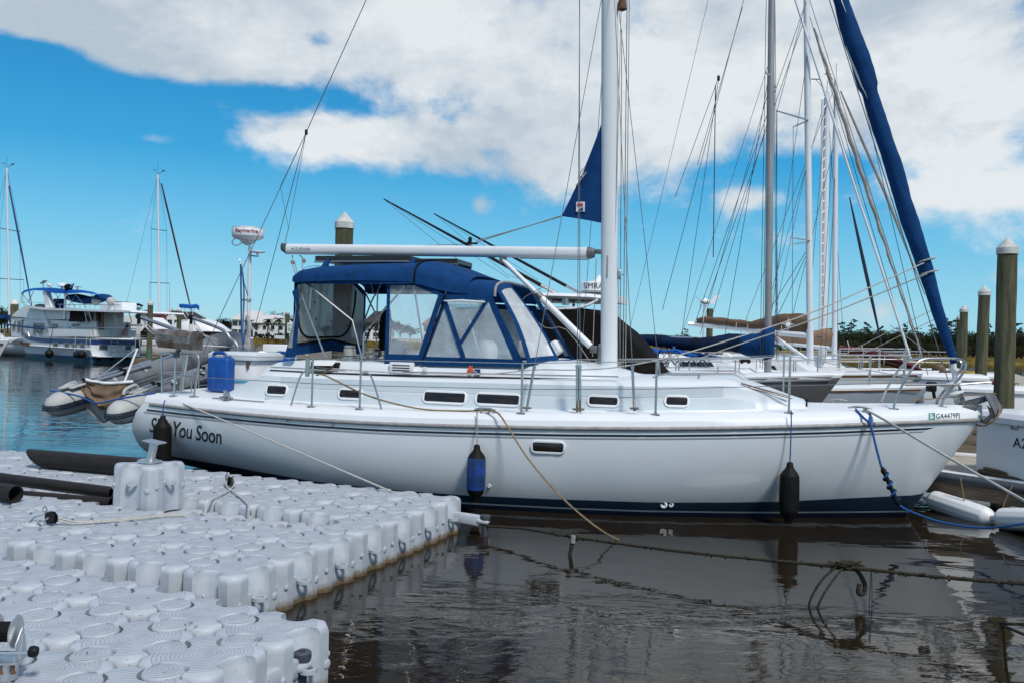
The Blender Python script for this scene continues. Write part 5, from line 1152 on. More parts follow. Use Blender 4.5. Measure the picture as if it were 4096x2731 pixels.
def block(p,rot,label,grp,ropes,strop):
    t=thing('pulley_block',label,'pulley',p,grp); d=V((cos(rot),sin(rot),0)); n=V((-sin(rot),cos(rot),0))
    for e in (-.016,.016):
        MB().prism([p+d*x+UPZ*z+n*e for x,z in ((-.055,.02),(-.035,.058),(.03,.062),(.07,.035),(.075,-.005),(.045,-.035),(-.02,-.04),(-.05,-.015))],n*.008).build('block_cheek',M['black'],t)
    MB().lathe([(.042,-.012),(.030,0),(.042,.012)],p+UPZ*.012+d*.012,n,16).build('block_sheave',M['black'],t)
    MB().lathe([(.012,-.028),(.012,.030)],p+UPZ*.012+d*.012,n,10).build('block_pin',M['steel'],t)
    MB().tube(smooth_path(strop,4),.006,6).build('block_shackle',M['steel'],t)
    MB().tube(smooth_path(ropes,4),.0085,6).build('block_rope',M['rope'],t,60)
p=PZ(200,2098,.36)+V((0,0,.05))
block(p,-.55,'black pulley block with a white double rope lying on the front of the dock','pulley blocks on the dock',[p+V((-.12,.02,-.03)),p+V((.05,0,.01)),PZ(310,2086,.375),PZ(470,2075,.375),PZ(600,2063,.375),PZ(700,2053,.375),PZ(742,2064,.36),PZ(690,2059,.375),PZ(480,2080,.375),PZ(300,2092,.375),p+V((.06,0,-.01))],[PZ(118,2085,.37),PZ(140,2066,.39),PZ(172,2056,.47),p+V((-.03,0,.07)),p+V((-.05,.01,.10)),p+V((-.07,.01,.07)),p+V((-.02,0,.05))])
p=PZ(921,1945,.36)+V((0,0,.05))
block(p,-1.5,'black pulley block on the back strip of the dock with a rope loop','pulley blocks on the dock',[PZ(818,2062,.30),PZ(828,2020,.37),PZ(850,1996,.375),PZ(905,1968,.375),PZ(925,1953,.38),p+V((.05,0,.0)),p+V((.0,0,.06)),p+V((-.06,0,0)),PZ(918,1953,.38),PZ(950,1978,.375),PZ(985,2010,.375),PZ(1000,2032,.37),PZ(1003,2062,.29),PZ(996,2084,.27)],[p+V((0,0,.06)),p+V((-.03,0,.10)),p+V((-.05,0,.06)),p+V((-.045,0,.02))])
# boat winch on a post, lower left corner
wp=PZ(30,2665,.36); wp=V((-2.285,3.9,.36)); 
wn=thing('boat_winch','galvanised hand winch with a black strap drum on a post at the bottom left','winch',wp)
MB().tube([wp,wp+V((0,0,.08))],.05,16).build('winch_post',M['alu'],wn)
tpz=wp.z+.08; ax_=V((.99,.10,0)).normalized(); ay_=V((-.10,.99,0)).normalized()
cw=V((wp.x,wp.y,tpz))
MB().cbox(cw+UPZ*.006,(.07,.06,.006),.004,(ax_,ay_,UPZ)).build('winch_base',M['alu'],wn)
for e in (-.062,.056): MB().prism([cw+ax_*e+ay_*y+UPZ*z for y,z in ((-.06,.01),(.06,.01),(.05,.08),(.015,.15),(-.045,.09))],ax_*.005).build('winch_frame',M['alu'],wn)
dc=cw+UPZ*.135
MB().lathe([(.024,-.05),(.046,-.048),(.046,.03),(.024,.032)],dc,ax_,28).build('strap_drum',M['rubber'],wn)
for e,rr in ((-.056,.076),(.034,.070)):
    n=72; rg=[[dc+ax_*z+(ay_*cos(2*pi*k/n)+UPZ*sin(2*pi*k/n))*(rr*q+(.005 if k%2 and q==1 else 0)) for k in range(n)] for z,q in ((e,.9),(e,1),(e+.007,1),(e+.007,.9))]
    MB().loft(rg).build('winch_gear',M['alu'],wn,30)
MB().tube([cw+ax_*-.08+ay_*-.05+UPZ*.055,cw+ax_*.13+ay_*-.05+UPZ*.055],.010,8).build('winch_shaft',M['alu'],wn)
MB().prism([cw+ax_*.08+ay_*-.065+UPZ*.03,cw+ax_*.08+ay_*-.035+UPZ*.03,cw+ax_*.08+ay_*-.02+UPZ*.13,cw+ax_*.08+ay_*-.04+UPZ*.135],ax_*.009).build('ratchet_pawl',M['alu'],wn)
MB().lathe([(.010,0),(.024,.008),(.027,.024),(.022,.04),(.004,.044)],cw+ax_*.115+ay_*-.05+UPZ*.06,ax_,14).build('handle_knob',M['black'],wn)
for x in (-.05,.0,.05): MB().lathe([(.007,0),(.007,-.03),(.011,-.032),(.011,-.042)],cw+ax_*x-ay_*.045,UPZ,6).build('base_bolt',M['rust'],wn)
# scraps of dead leaf blown into the tread
b=MB()
for i in range(70):
    if random.random()<.6: q=lat(OA,TA,random.uniform(-1,4.3),random.choice((0.5,1.5,-.1,.9,1.1,.35))+random.uniform(-.12,.12),.368)
    else: q=lat(OB,TB,random.uniform(-4,1.4),random.uniform(-6,.3),.368)
    a=random.uniform(0,6.3); d=V((cos(a),sin(a),0))*random.uniform(.006,.02); n=V((-d.y,d.x,0))*.3
    b.add([q-d,q+n,q+d+V((0,0,.004)),q-n],[(0,1,2,3)])
tag(b.build('leaf_litter',M['brown'],None,0),kind='stuff')
# ================================================================== dock, pilings and dock boxes on the right
dk_=thing('main_dock','long weathered board dock with dark bumper edge running away past the pilings','dock',(8,14,0))
DD=V((.46,.89,0)).normalized(); DN=V((DD.y,-DD.x,0))
poly=[(5.0,11.25),(5.42,10.75),(6.05,9.86),(7.4,8.0),(11.4,9.0),(12.6,13.4),(46.5,79.0),(43.4,80.6),(8.7,13.4),(6.4,13.9)]
P=[V((x,y,.47)) for x,y in poly]
MB().prism([p-V((0,0,.045)) for p in P],V((0,0,.045))).build('dock_deck',M['plank'],dk_,0)
edge=[V((4.9,11.4,.44)),V((5.42,10.75,.44)),V((6.05,9.86,.44)),V((7.6,7.7,.44))]
en=V((-.82,-.57,0))
MB().tube([p+en*.04-V((0,0,.02)) for p in edge],.05,10).build('dock_bumper',M['bumper'],dk_,60)
MB().prism([edge[0]+en*.02+V((0,0,-.06)),edge[1]+en*.02+V((0,0,-.06)),edge[2]+en*.02+V((0,0,-.06)),edge[3]+en*.02+V((0,0,-.06)),edge[3]+en*.02+V((0,0,-.24)),edge[2]+en*.02+V((0,0,-.24)),edge[1]+en*.02+V((0,0,-.24)),edge[0]+en*.02+V((0,0,-.24))],-en*.08).build('dock_beam',M['timber'],dk_,0)
MB().prism([p+V((0,0,.035)) for p in edge]+[p-en*.16+V((0,0,.035)) for p in edge[::-1]],V((0,0,.012))).build('edge_strip',M['white'],dk_,0)
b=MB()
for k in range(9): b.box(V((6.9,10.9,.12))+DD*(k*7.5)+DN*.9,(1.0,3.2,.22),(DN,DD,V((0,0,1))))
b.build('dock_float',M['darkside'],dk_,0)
def piling(px,D,topz,r,label,grp='pilings along the dock',wet=False,capm='capw',botz=-.5,lean=0,noc=False):
    b0=PY(px,1400,D); x,y=b0.x,b0.y
    t=thing('piling',label,'piling',(x,y,0),grp)
    n=18; rings=[]; z=botz; H=topz-botz
    for i in range(13):
        zz=botz+H*i/12; rr=r*(1+.02*sin(i*2.1+px))*(1.04-.05*i/12)
        rings.append([V((x+lean*(zz)+rr*cos(2*pi*k/n)*(1+.012*sin(k*5+px)),y+rr*sin(2*pi*k/n),zz)) for k in range(n)])
    o=MB().loft(rings).build('piling_post',M['pile'],t,50)
    if wet: MB().lathe([(r*1.07,0),(r*1.06,1.0),(r*1.03,1.25)],(x,y,-.1),n=16,caps=False).build('algae_band',M['pilewet'],o,60)
    tx=x+lean*topz
    if not noc: MB().lathe([(r*1.10,-.06),(r*1.10,.05),(r*1.02,.07),(.01,r*1.05+.07)],(tx,y,topz-.02),n=24).build('piling_cap',M[capm],t,30)
    return t
piling(4020,14.7,3.80,.158,'tall mossy piling with white cone cap nearest the right edge of the picture')
piling(3922,25,3.80,.16,'piling with white cap second from the right, standing behind the nearest one',lean=.02)
piling(3852,35,3.80,.155,'dark narrow piling third from the right with a white cap')
piling(3836,43,3.80,.155,'farthest piling of the right row, half hidden behind the dark one')
piling(1365,15.3,4.02,.160,'piling with white cone cap rising behind the blue bimini above the boom')
piling(597,50,3.70,.155,'green stained piling beside the trawler stern, nearest of the left pilings','pilings on the far left',True)
piling(713,58,3.60,.155,'piling beside the white cruiser with the blue folded awning','pilings on the far left',True)
pp=piling(1146,60,3.66,.155,'piling carrying a small white notice board left of the blue bimini','pilings on the far left')
c=PY(1158,1312,59.6); sg=MB().box(c,(.16,.02,.36)).build('notice_board',M['white'],pp,0)
b=MB()
for k,w in ((.20,.10),(.12,.06),(-.02,.11),(-.10,.09),(-.2,.10)): b.box(c+V((0,-.025,k)),(w,.004,.025))
b.build('notice_text',M['green'],sg,0)
piling(54,72,4.2,.30,'pale square capped post behind the trawler bow','posts on the far left',capm='cream')
wg=piling(2836,46,4.1,.17,'piling carrying a white wind generator above the tan boom',noc=True)
MB().tube([PY(2817,1240,45.7)-V((0,0,4.4)),PY(2817,1220,45.7)],.05,10).build('generator_pole',M['spar'],wg,60)
c=PY(2822,1206,45.7); nd=V((-.9,-.4,0)).normalized()
go=MB().ball(c,(.30,.16,.16),14,8,(nd,V((-nd.y,nd.x,0)),V((0,0,1)))).tube([c,c-V((0,0,.25))],.09,10).build('wind_generator',M['white'],wg,60)
MB().prism([c-nd*.2+V((0,0,-.1)),c-nd*.55+V((0,0,-.12)),c-nd*.95+V((0,0,.38)),c-nd*.65+V((0,0,.36))],V((-nd.y,nd.x,0))*.02).build('tail_vane',M['white'],go,0)
b=MB()
for k in range(3): a=k*2*pi/3+.5; d_=V((-nd.y,nd.x,0))*cos(a)+V((0,0,sin(a))); b.prism([c+nd*.32+d_*.04,c+nd*.32+d_*.5+V((0,0,.02)),c+nd*.34+d_*.5,c+nd*.35+d_*.05],nd*.01)
b.tube([c+nd*.2,c+nd*.38],[.05,.01],8).build('turbine_blade',M['grey'],go,0)
def dockbox(px,D,L,Wd,Hh,ax,label,txt=None,z0=.47):
    o=PY(px,1600,D); o.z=z0; a=V(ax).normalized(); n=V((-a.y,a.x,0)); U=V((0,0,1))
    if n.x<0: n=-n
    # o is the far-left lower corner of the visible long face; a runs along that face
    t=thing('dock_box',label,'dock box',o+a*L/2+n*Wd/2,'white dock boxes on the main dock')
    c=o+a*L/2+n*Wd/2
    MB().cbox(c+U*Hh*.42,(L/2,Wd/2,Hh*.42),.05,(a,n,U),3).build('box_body',M['gelw'],t)
    MB().loft([[c+a*x*(L/2+q)+n*y*(Wd/2+q)+U*z for x,y in ((-1,-1),(1,-1),(1,1),(-1,1))] for q,z in ((.03,Hh*.83),(.045,Hh*.84),(.045,Hh*.92),(.0,Hh*.99),(-.12,Hh*1.03))]).build('box_lid',M['gelw'],t,25)
    b=MB(); b.cbox(c-n*(Wd/2+.005)+U*Hh*.80,(.05,.012,.03),.006,(a,n,U)); b.build('box_hasp',M['steel'],t)
    if txt: MB().text(txt,.17,c-n*(Wd/2+.003)+a*txt_off[0]+U*txt_off[1],a,U,.003,0,1.1).build('box_number',M['inkk'],t,0)
txt_off=(-.02,.40)
dockbox(3903,10.86,1.3,.85,.80,(.20,-.98,0),'large white dock box numbered at the right edge, behind the bow of the yacht','A2')
txt_off=(-.52,.28)
dockbox(3838,18.7,1.5,.8,.82,(.93,-.36,0),'white dock box partly hidden behind the anchor and bow pulpit','A2')
txt_off=(0,0)
dockbox(3690,23.6,1.6,.9,.95,(.95,-.3,0),'far white dock box behind the bow of the pale blue sloop')
dockbox(3800,27.5,1.5,.9,.9,(.95,-.3,0),'farthest white dock box between two pilings near the yellow hose')
st_=thing('dock_side_boards','low weathered boards of a dock side with white base beside the large dock box','boarding step',(6.75,12.6,.47))  # boards stand for the dark side of another dock piece and its reflection
b=MB()
for k in range(4): b.cbox(V((6.72,12.6,.55+.15*k+.02)),(.42,.05,.066),.012,(V((.9,-.42,0)).normalized(),V((.42,.9,0)).normalized(),V((0,0,1))))
b.build('board',M['timber'],st_,30)
MB().cbox(V((6.72,12.55,.495)),(.5,.1,.025),.01,(V((.9,-.42,0)).normalized(),V((.42,.9,0)).normalized(),V((0,0,1)))).build('base_trim',M['white'],st_)
def dcleat(p,label):
    t=thing('dock_cleat',label,'cleat',p,'cleats on the main dock'); d=V((.9,-.4,0)).normalized(); p=V(p)
    MB().tube([p-d*.18+V((0,0,.10)),p-d*.07+V((0,0,.12)),p+d*.07+V((0,0,.12)),p+d*.18+V((0,0,.10))],[.014,.022,.022,.014],8).tube([p-d*.06,p-d*.06+V((0,0,.12))],.02,8).tube([p+d*.06,p+d*.06+V((0,0,.12))],.02,8).build('cleat_horn',M['lead'],t)
dcleat(PZ(4066,1541,.47),'grey dock cleat on the distant boards right of the nearest piling')
tag(MB().tube(smooth_path([V((5.95,10.72,.50)),V((6.05,10.4,.49)),V((6.2,10.0,.49)),V((6.6,9.4,.49)),V((7.2,8.6,.49))],4),.03,8).tube(smooth_path([V((5.98,10.66,.54)),V((6.1,10.3,.53)),V((6.3,9.95,.49)),V((6.8,9.3,.49))],4),.025,8).build('water_hose',M['brown'],None,60,loc=(6,10.4,.49)),'brown hose lying along the dock edge at the foot of the large dock box','hose')
f=fender(PY(3695,1985,10.75),1.0,.125,'white','white','white fender floating tilted under the dock edge behind the bow',axis=PY(3870,2043,10.2)-PY(3695,1985,10.75),grp='white fenders at the dock edge',line=[PY(3852,1905,10.3)+en*.06,PY(3856,2000,10.2),PY(3866,2034,10.2)],linem='rope_tan',flutes=1)
f=fender(PY(3962,2072,9.75),1.0,.125,'white','white','white fender lying level on the water at the right edge',axis=PY(4130,2076,9.3)-PY(3962,2072,9.75),grp='white fenders at the dock edge',line=[PY(4060,1936,9.6)+en*.06,PY(4020,2000,9.6),PY(4000,2060,9.65)],linem='rope_tan',flutes=1)
tag(MB().lathe([(.06,0),(.11,.05),(.13,.2),(.09,.32),(.03,.36)],PY(3985,1545,26.5)-V((0,0,.1)),n=14).build('buoy',M['red'],None,60,loc=(13.2,26.5,.5)),'small red buoy on the dock between the two nearest pilings','buoy')
# ================================================================== boats moored behind
class Boat:
    def __init__(s,name,label,bow,D,th,L,Bm,f0,f1,m,ov=.8,stripe=None,deckm='deck',cat='sailboat',grp=None):
        o=PY(bow[0],bow[1],D); s.fr=Frame((o.x,o.y),th); s.fr.o=s.fr.o+s.fr.a*ov; s.L=L; s.B=Bm/2; s.f0=f0; s.f1=f1; s.ov=ov
        s.t=thing(name,label,cat,s.fr.w(L/2,0,0),grp)
        b=MB(); rg=[]
        for i in range(19):
            u=i/18; z=s.sheer(u); hb_=s.half(u); k=-.35*sin(pi*min(1,u*.95+.02)); r=[]
            for sd in (1,-1):
                q=[]
                for j in range(9):
                    v=j/8; zz=z+(k-z)*v; w=hb_*(1-v**(2.2+u))**(.55)
                    q.append(s.pt(u,sd*w,zz))
                r.append(q)
            rg.append(r[0]+r[1][::-1][1:])
        b.loft(rg,False); n=len(rg[0]); b.f.append(tuple(18*n+j for j in range(n)))
        s.hull=b.build('hull',M[m],s.t,50)
        d=MB(); d.loft([[s.pt(i/18,s.half(i/18)*q,s.sheer(i/18)+h) for q,h in ((1.005,0),(.99,.05),(.9,.07),(0,.12),(-.9,.07),(-.99,.05),(-1.005,0))] for i in range(19)],False)
        s.deck=d.build('deck',M[deckm],s.t,40)
        if stripe:
            for (dz0,dz1,mm) in stripe:
                e=MB()
                for sd in (1,-1):
                    e.grid(lambda u,v: (lambda uu,zz: s.pt(uu,sd*(s.half(uu)*max(0,1-max(0,(s.sheer(uu)-zz)/(s.sheer(uu)+.35*sin(pi*min(1,uu*.95+.02))))**(2.2+uu))**.55+.012),zz))(.012+.97*u,s.sheer(.012+.97*u)+dz0+(dz1-dz0)*v) ,24,1)
                e.build('hull_stripe',M[mm],s.hull,50)
    def sheer(s,u): return s.f0+(s.f1-s.f0)*u-.12*sin(pi*u)
    def half(s,u): return max(.02,s.B*min(1,(1-(1-min(u/.62,1))**2.0)**.75)*(1-.22*max(0,(u-.6)/.4)**1.5))
    def pt(s,u,w,z):
        sh=s.sheer(u); e=-s.ov*max(0,z)/sh*(1-u)**3
        return s.fr.w(u*s.L+e,w,z)
    def w(s,a,b_,z): return s.fr.w(a,b_,z)
    def Bx(s,x,y,b_): return s.fr.B(x,y,b_)
    def part(s,n,b,m,par=None,sm=35): return b.build(n,M[m],par or s.t,sm)
    def mast(s,p0,p1,r,m='spar',over=0):
        a,c=V(p0),V(p1); c=c+(c-a).normalized()*over; s.mb,s.mt=a,c
        return s.part('mast',MB().tube([a,a.lerp(c,.5),c],[r,r*.97,r*.8],12),m)
    def at(s,f): return s.mb.lerp(s.mt,f)
    def wires(s,L,r=.007,m='dkwire',par=None,n='stay'):
        for a,c in L: s.part(n,MB().tube([a,c],r,4),m,par)
    def cabin(s,a0,a1,w,h,m='gelw',win=True,sl=.6):
        z=lambda a:s.sheer(a/s.L)+.06
        rg=[]
        for a,k in ((a0,.05),(a0+sl,1),(a1-.15,1.05),(a1,.9)):
            ww=w*min(1,s.half(a/s.L)*.72/w); rg.append([s.w(a,x*ww,z(a)+y*h*k) for x,y in ((1,0),(.95,.8),(.85,1),(.4,1.08),(-.4,1.08),(-.85,1),(-.95,.8),(-1,0))])
        o=s.part('cabin',MB().loft(rg),m,None,30)
        if win:
            for f0,f1 in ((.3,.5),(.6,.85)):
                A0,A1=a0+(a1-a0)*f0,a0+(a1-a0)*f1; ww=lambda a:min(w,s.half(a/s.L)*.72)
                s.part('cabin_window',MB().prism([s.w(A0,ww(A0)*.985+.01,z(A0)+h*.35),s.w(A1,ww(A1)*.985+.01,z(A1)+h*.35),s.w(A1,ww(A1)*.97+.01,z(A1)+h*.65),s.w(A0+.1,ww(A0)*.97+.01,z(A0)+h*.65)],-s.fr.n*.02),'glass',o,0)
        return o
    def rails(s,h=.6,step=1.8,a0=.2,a1=None):
        a1=a1 or s.L-.4; b=MB(); n=int((a1-a0)/step)+1
        for sd in (1,-1):
            T=[]
            for i in range(n+1):
                a=a0+(a1-a0)*i/n; p=s.w(a,sd*(s.half(a/s.L)-.08),s.sheer(a/s.L)+.06); b.tube([p,p+V((0,0,h))],.014,5); T.append(p+V((0,0,h)))
            b.tube(T,.007,4); b.tube([p-V((0,0,h*.5)) for p in T],.006,4)
        return s.part('lifeline_rail',b,'railing')
    def pulpit(s,h=.62,back=1.3,fwd=.5):
        z=s.sheer(0)+.05; b=MB()
        tp=[s.w(back,s.half(back/s.L)-.06,z+h),s.w(.2,.25,z+h+.03),s.w(-fwd,.15,z+h+.04),s.w(-fwd-.12,0,z+h+.04),s.w(-fwd,-.15,z+h+.04),s.w(.2,-.25,z+h+.03),s.w(back,-s.half(back/s.L)+.06,z+h)]
        b.tube(smooth_path(tp,4),.017,7).tube([p-V((0,0,h*.48)) for p in tp],.013,6)
        for p in (tp[0],tp[1],tp[2],tp[4],tp[5],tp[6]): b.tube([p,p-V((0,0,h))],.015,6)
        return s.part('bow_pulpit',b,'railing')
def cover(bt,a,c,rt,rb,m,droop=.0,name='sail_cover',seed=1):
    # cloth cover bundled along a boom from a to c, heights above/below at each end
    a,c=V(a),V(c); d=(c-a).normalized(); u=d.cross(V((0,0,1))).normalized(); U=V((0,0,1)); N=14; rg=[]
    rnd=random.Random(seed)
    for i in range(N+1):
        f=i/N; p=a.lerp(c,f); up=rt[0]+(rt[1]-rt[0])*f**1.4+.03*sin(i*1.9+seed); dn=rb[0]+(rb[1]-rb[0])*f**1.6+.02*sin(i*2.7+seed); w=.13+.05*sin(pi*f)+.03*rnd.random()
        rg.append([p+u*(w*.35)+U*up,p+u*w+U*(up*.35),p+u*(w*.9)-U*(dn*.55),p+u*(w*.3)-U*dn,p-u*(w*.3)-U*dn,p-u*(w*.9)-U*(dn*.55),p-u*w+U*(up*.35),p-u*(w*.35)+U*up])
    return bt.part(name,MB().loft(rg),m,None,60)
# --- centre console with the black cover
cc=Boat('console_boat','grey hulled fishing boat under a black cover with hard top and outriggers',(3363,1505),15.2,19,10.6,3.2,1.50,1.15,'greyhull',1.0,[(-.05,.03,'alu'),(-.02,.06,'gelw')],cat='motorboat')
CB=cc.Bx
b=MB(); Q=[(cc.w(3.35,.62,2.55),cc.w(2.35,1.0,1.28)),(cc.w(3.35,-.62,2.55),cc.w(2.35,-1.0,1.28))]
rg=[]
for a,zt_,w,zb_ in ((2.0,1.40,.55,1.30),(2.2,1.55,.62,1.30),(2.5,1.93,.75,1.30),(2.85,2.28,.88,1.30),(3.3,2.62,.95,1.25),(3.9,2.68,.97,1.25),(5.2,2.66,1.0,1.25),(6.2,2.64,1.0,1.22),(6.5,2.45,1.05,1.2),(6.65,1.4,1.1,1.2)):
    rg.append([cc.w(a,w*k+.04*sin(a*5+k*9),zb_+(zt_-zb_)*h) for k,h in ((1.25,0),(1.12,.45),(1.0,.96),(.6,1.0),(0,.98),(-.6,1.0),(-1.0,.96),(-1.12,.45),(-1.25,0))])
cc.part('boat_cover',MB().loft(rg),'blackcloth',None,60)
def ccp(x,y,w): return CB(x,y,w)
a0=cc.fr.S(2590,1240,0)[0]; zt_=2.86
rg=[[cc.w(a,x,z+h) for x,h in ((w,0),(w*.9,.06),(0,.09),(-w*.9,.06),(-w,0),(-w*.9,-.04),(w*.9,-.04))] for a,w,z in ((3.0,.5,zt_-.04),(3.4,.95,zt_-.01),(4.2,1.15,zt_),(5.7,1.15,zt_),(5.9,1.0,zt_))]
ht=cc.part('hard_top',MB().loft(rg),'white',None,40)
b=MB()
for sd in (1,-1):
    b.tube([cc.w(4.3,sd*.8,1.3),cc.w(4.2,sd*.85,zt_-.05)],.03,7).tube([cc.w(5.4,sd*.8,1.3),cc.w(5.5,sd*.85,zt_-.05)],.03,7).tube(smooth_path([cc.w(5.7,sd*1.0,zt_-.05),cc.w(5.4,sd*.95,zt_-.22),cc.w(4.2,sd*.95,zt_-.24),cc.w(3.6,sd*.9,zt_-.2),cc.w(3.3,sd*.8,zt_-.05)],4),.028,7)
cc.part('top_frame',b,'white')
c=ccp(2385,1172,0); rdm=MB().lathe([(.20,0),(.30,.02),(.305,.05),(.305,.19),(.28,.21),(.05,.23)],c,n=28).lathe([(.10,-.02),(.10,-.22)],c,n=14).lathe([(.11,.22),(.08,.27),(.01,.35)],c+V((.05,.0,0)),n=16)
ro=cc.part('radar_dome',rdm,'white',ht,50); cc.part('radar_base',MB().lathe([(.29,-.004),(.302,.0),(.302,.035)],c,n=28),'grey',ro,50)
cc.part('radar_lettering',MB().text('SIMRAD',.155,(0,0,0),(1,0,0),(0,1,0),.002,0,1.0,lambda x,y,h:c+V((sin(math.atan2(-c.x,-c.y)-(x-.29)/.305)*(.307+h),cos(math.atan2(-c.x,-c.y)-(x-.29)/.305)*(.307+h),.065+y))),'inkk',ro,0)
for (tip,base,w) in (((1535,797),(2262,1195),.9),((1735,855),(2352,1192),-.9)):
    q0,q1=ccp(base[0],base[1],w),ccp(tip[0],tip[1],w+(.5 if w>0 else -.5)); k=q0.lerp(q1,.13)
    o=cc.part('outrigger',MB().tube([k,q0.lerp(q1,.55),q1],[.035,.028,.012],8),'black',ht,60)
    cc.part('outrigger_base',MB().tube([q0-V((0,0,.12)),q0],.07,10).tube([q0,k],.030,8),'steel',o)
    cc.part('outrigger_line',MB().tube([q1,q0.lerp(q1,.5)-V((0,0,.45)),q0.lerp(q1,.1)-V((0,0,.2))],.004,4).tube([q1,q0.lerp(q1,.3)-V((.0,0,.2))],.004,4),'dkwire',o)
b=MB(); z=1.62
for sd in (1,-1): b.tube(smooth_path([cc.w(6.5,sd*1.4,1.45),cc.w(5.5,sd*1.38,1.62),cc.w(3.2,sd*1.25,1.70),cc.w(1.2,sd*.72,1.78),cc.w(.35,sd*.3,1.80)],4),.016,7)
for a,w in ((5.0,1.36),(3.2,1.25),(1.8,.95),(.8,.5)):
    for sd in (1,-1): b.tube([cc.w(a,sd*w,cc.sheer(a/cc.L)+.05),cc.w(a,sd*w,1.70+.03*(3-a))],.013,6)
cc.part('bow_rail',b,'railing')
wl=cc.part('windlass',MB().cbox(cc.w(1.0,0,1.66),(.18,.12,.04),.03,(cc.fr.a,cc.fr.n,UPZ)).lathe([(.09,-.12),(.11,-.1),(.11,.1),(.09,.12)],cc.w(1.0,0,1.78),cc.fr.n,18),'white',None,40)
cc.part('windlass_horn',MB().tube(smooth_path([cc.w(.75,.0,1.72),cc.w(.62,0,1.78),cc.w(.60,0,1.70)],4),[.04]*8+[.01],7),'black',wl)
b=MB(); P=[]
for i in range(180):
    f=i/179; P.append(cc.w(4.8-3.5*f,.62-.1*f,1.70+.0*f+.05*sin(i*.62))+cc.fr.n*(.05*cos(i*.62)))
cc.part('coiled_cable',MB().tube(P,.013,5),'rubber',None,60)
cc.part('hull_lettering',MB().text('ION',.30,(0,0,0),(1,0,0),(0,1,0),.002,.3,1.6,lambda x,y,h:(lambda s_,z_:cc.w(s_,cc.half(s_/cc.L)*max(0,1-max(0,(cc.sheer(s_/cc.L)-z_)/(cc.sheer(s_/cc.L)+.35))**2.6)**.55+.02+h,z_))(4.2-x*1.0,1.03+y*.7)),'inkk',cc.hull,0)
# --- pale blue sloop with the weathered navy boom cover
sb=Boat('sailing_sloop','pale blue hulled sloop with a weathered navy sail cover and bright blue awning',(3715,1552),18.6,20,10.2,3.1,1.20,1.0,'palehull',1.0,[(-.40,-.34,'navy'),(-.04,.0,'teak')])
sb.cabin(2.2,6.8,1.1,.38); sb.rails(.58); sb.pulpit()
mbp=PY(3072,1440,19.4); sb.mast(mbp-V((0,0,.3)),PY(3087,0,19.5),.082,'greyspar',6.5)
zc_=1.75
q1=PY(3068,1370,19.4); q0=PY(2560,1362,21.0)
def cloth(bt,name,secs,m,Dw=None,n=14,seed=3):
    # hanging cloth given by its upper and lower edge along the boat, with its own thickness
    rnd=random.Random(seed); rg=[]; S_=[]
    for i in range(len(secs)-1):
        for k in range(4): S_.append([secs[i][j]+(secs[i+1][j]-secs[i][j])*k/4 for j in range(5)])
    S_.append(list(secs[-1]))
    for i,(x,yt,yb_,D,w) in enumerate(S_):
        p,q=PY(x,yt,D),PY(x,yb_,D); m_=(p+q)/2; h=(p-q).length/2; d=V((m_.x,m_.y,0)).normalized()
        rg.append([m_+d*(w*cos(2*pi*k/n)*(1+.16*sin(i*1.7+k*2.3)))+UPZ*(h*sin(2*pi*k/n)*(1+.03*sin(i*2.1+k))) for k in range(n)])
    return bt.part(name,MB().loft(rg),m,None,70)
cloth(sb,'sail_cover',[(2553,1337,1372,21.0,.13),(2620,1337,1386,20.8,.17),(2720,1346,1399,20.5,.19),(2800,1350,1407,20.2,.2),(2860,1344,1408,20.0,.2),(2915,1333,1404,19.9,.2),(2960,1335,1412,19.75,.2)],'darkcover')
cloth(sb,'mast_cover',[(2955,1335,1411,19.75,.19),(3000,1335,1428,19.6,.22),(3040,1330,1438,19.5,.22),(3060,1304,1441,19.4,.2),(3082,1302,1441,19.4,.2),(3099,1306,1425,19.4,.12)],'canvas',seed=5)
sb.part('boom',MB().tube([PY(2490,1346,21.2),q1],.06,8),'alu')
b=MB()
for f in (.25,.5,.75): b.tube([q0.lerp(q1,f)+V((0,0,.3)),q0.lerp(q1,f)-V((0,0,.4))],.01,4)
cloth(sb,'awning',[(2524,1374,1382,20.3,.3),(2545,1379,1408,20.3,.55),(2585,1387,1428,20.3,.6),(2612,1391,1433,20.3,.6),(2645,1396,1410,20.3,.6),(2685,1400,1408,20.4,.5)],'canvas_bright')
cloth(sb,'awning',[(2680,1394,1410,20.4,.35),(2700,1393,1412,20.4,.5),(2750,1404,1426,20.5,.55),(2800,1412,1434,20.6,.5),(2850,1419,1428,20.7,.4),(2888,1426,1431,20.8,.25)],'canvas_bright')
cw_=PY(2655,1432,20.3); b=MB().tube([cw_+V((.28*cos(2*pi*i/20)*.6,.28*cos(2*pi*i/20)*.7,.28*sin(2*pi*i/20))) for i in range(21)],.014,6)
for k in range(3): b.tube([cw_-V((.28*cos(k)*.6,.28*cos(k)*.7,.28*sin(k))),cw_+V((.28*cos(k)*.6,.28*cos(k)*.7,.28*sin(k)))],.008,4)
sb.part('steering_wheel',b,'black')
b=MB()
for (x0,y0,x1,y1) in ((2600,1385,2640,1470),(2690,1385,2740,1480),(2700,1385,2660,1470),(2790,1395,2830,1470),(2850,1420,2810,1480)): b.tube([PY(x0,y0,20.3),PY(x1,y1,20.3)],.013,6)
sb.part('awning_frame',b,'steel')
MT=sb.mt
sb.part('spreader',MB().tube([PY(3080,305,19.5),PY(3062,290,18.7)],.02,6).tube([PY(3084,318,19.5),PY(3102,352,20.3)],.02,6),'spar')
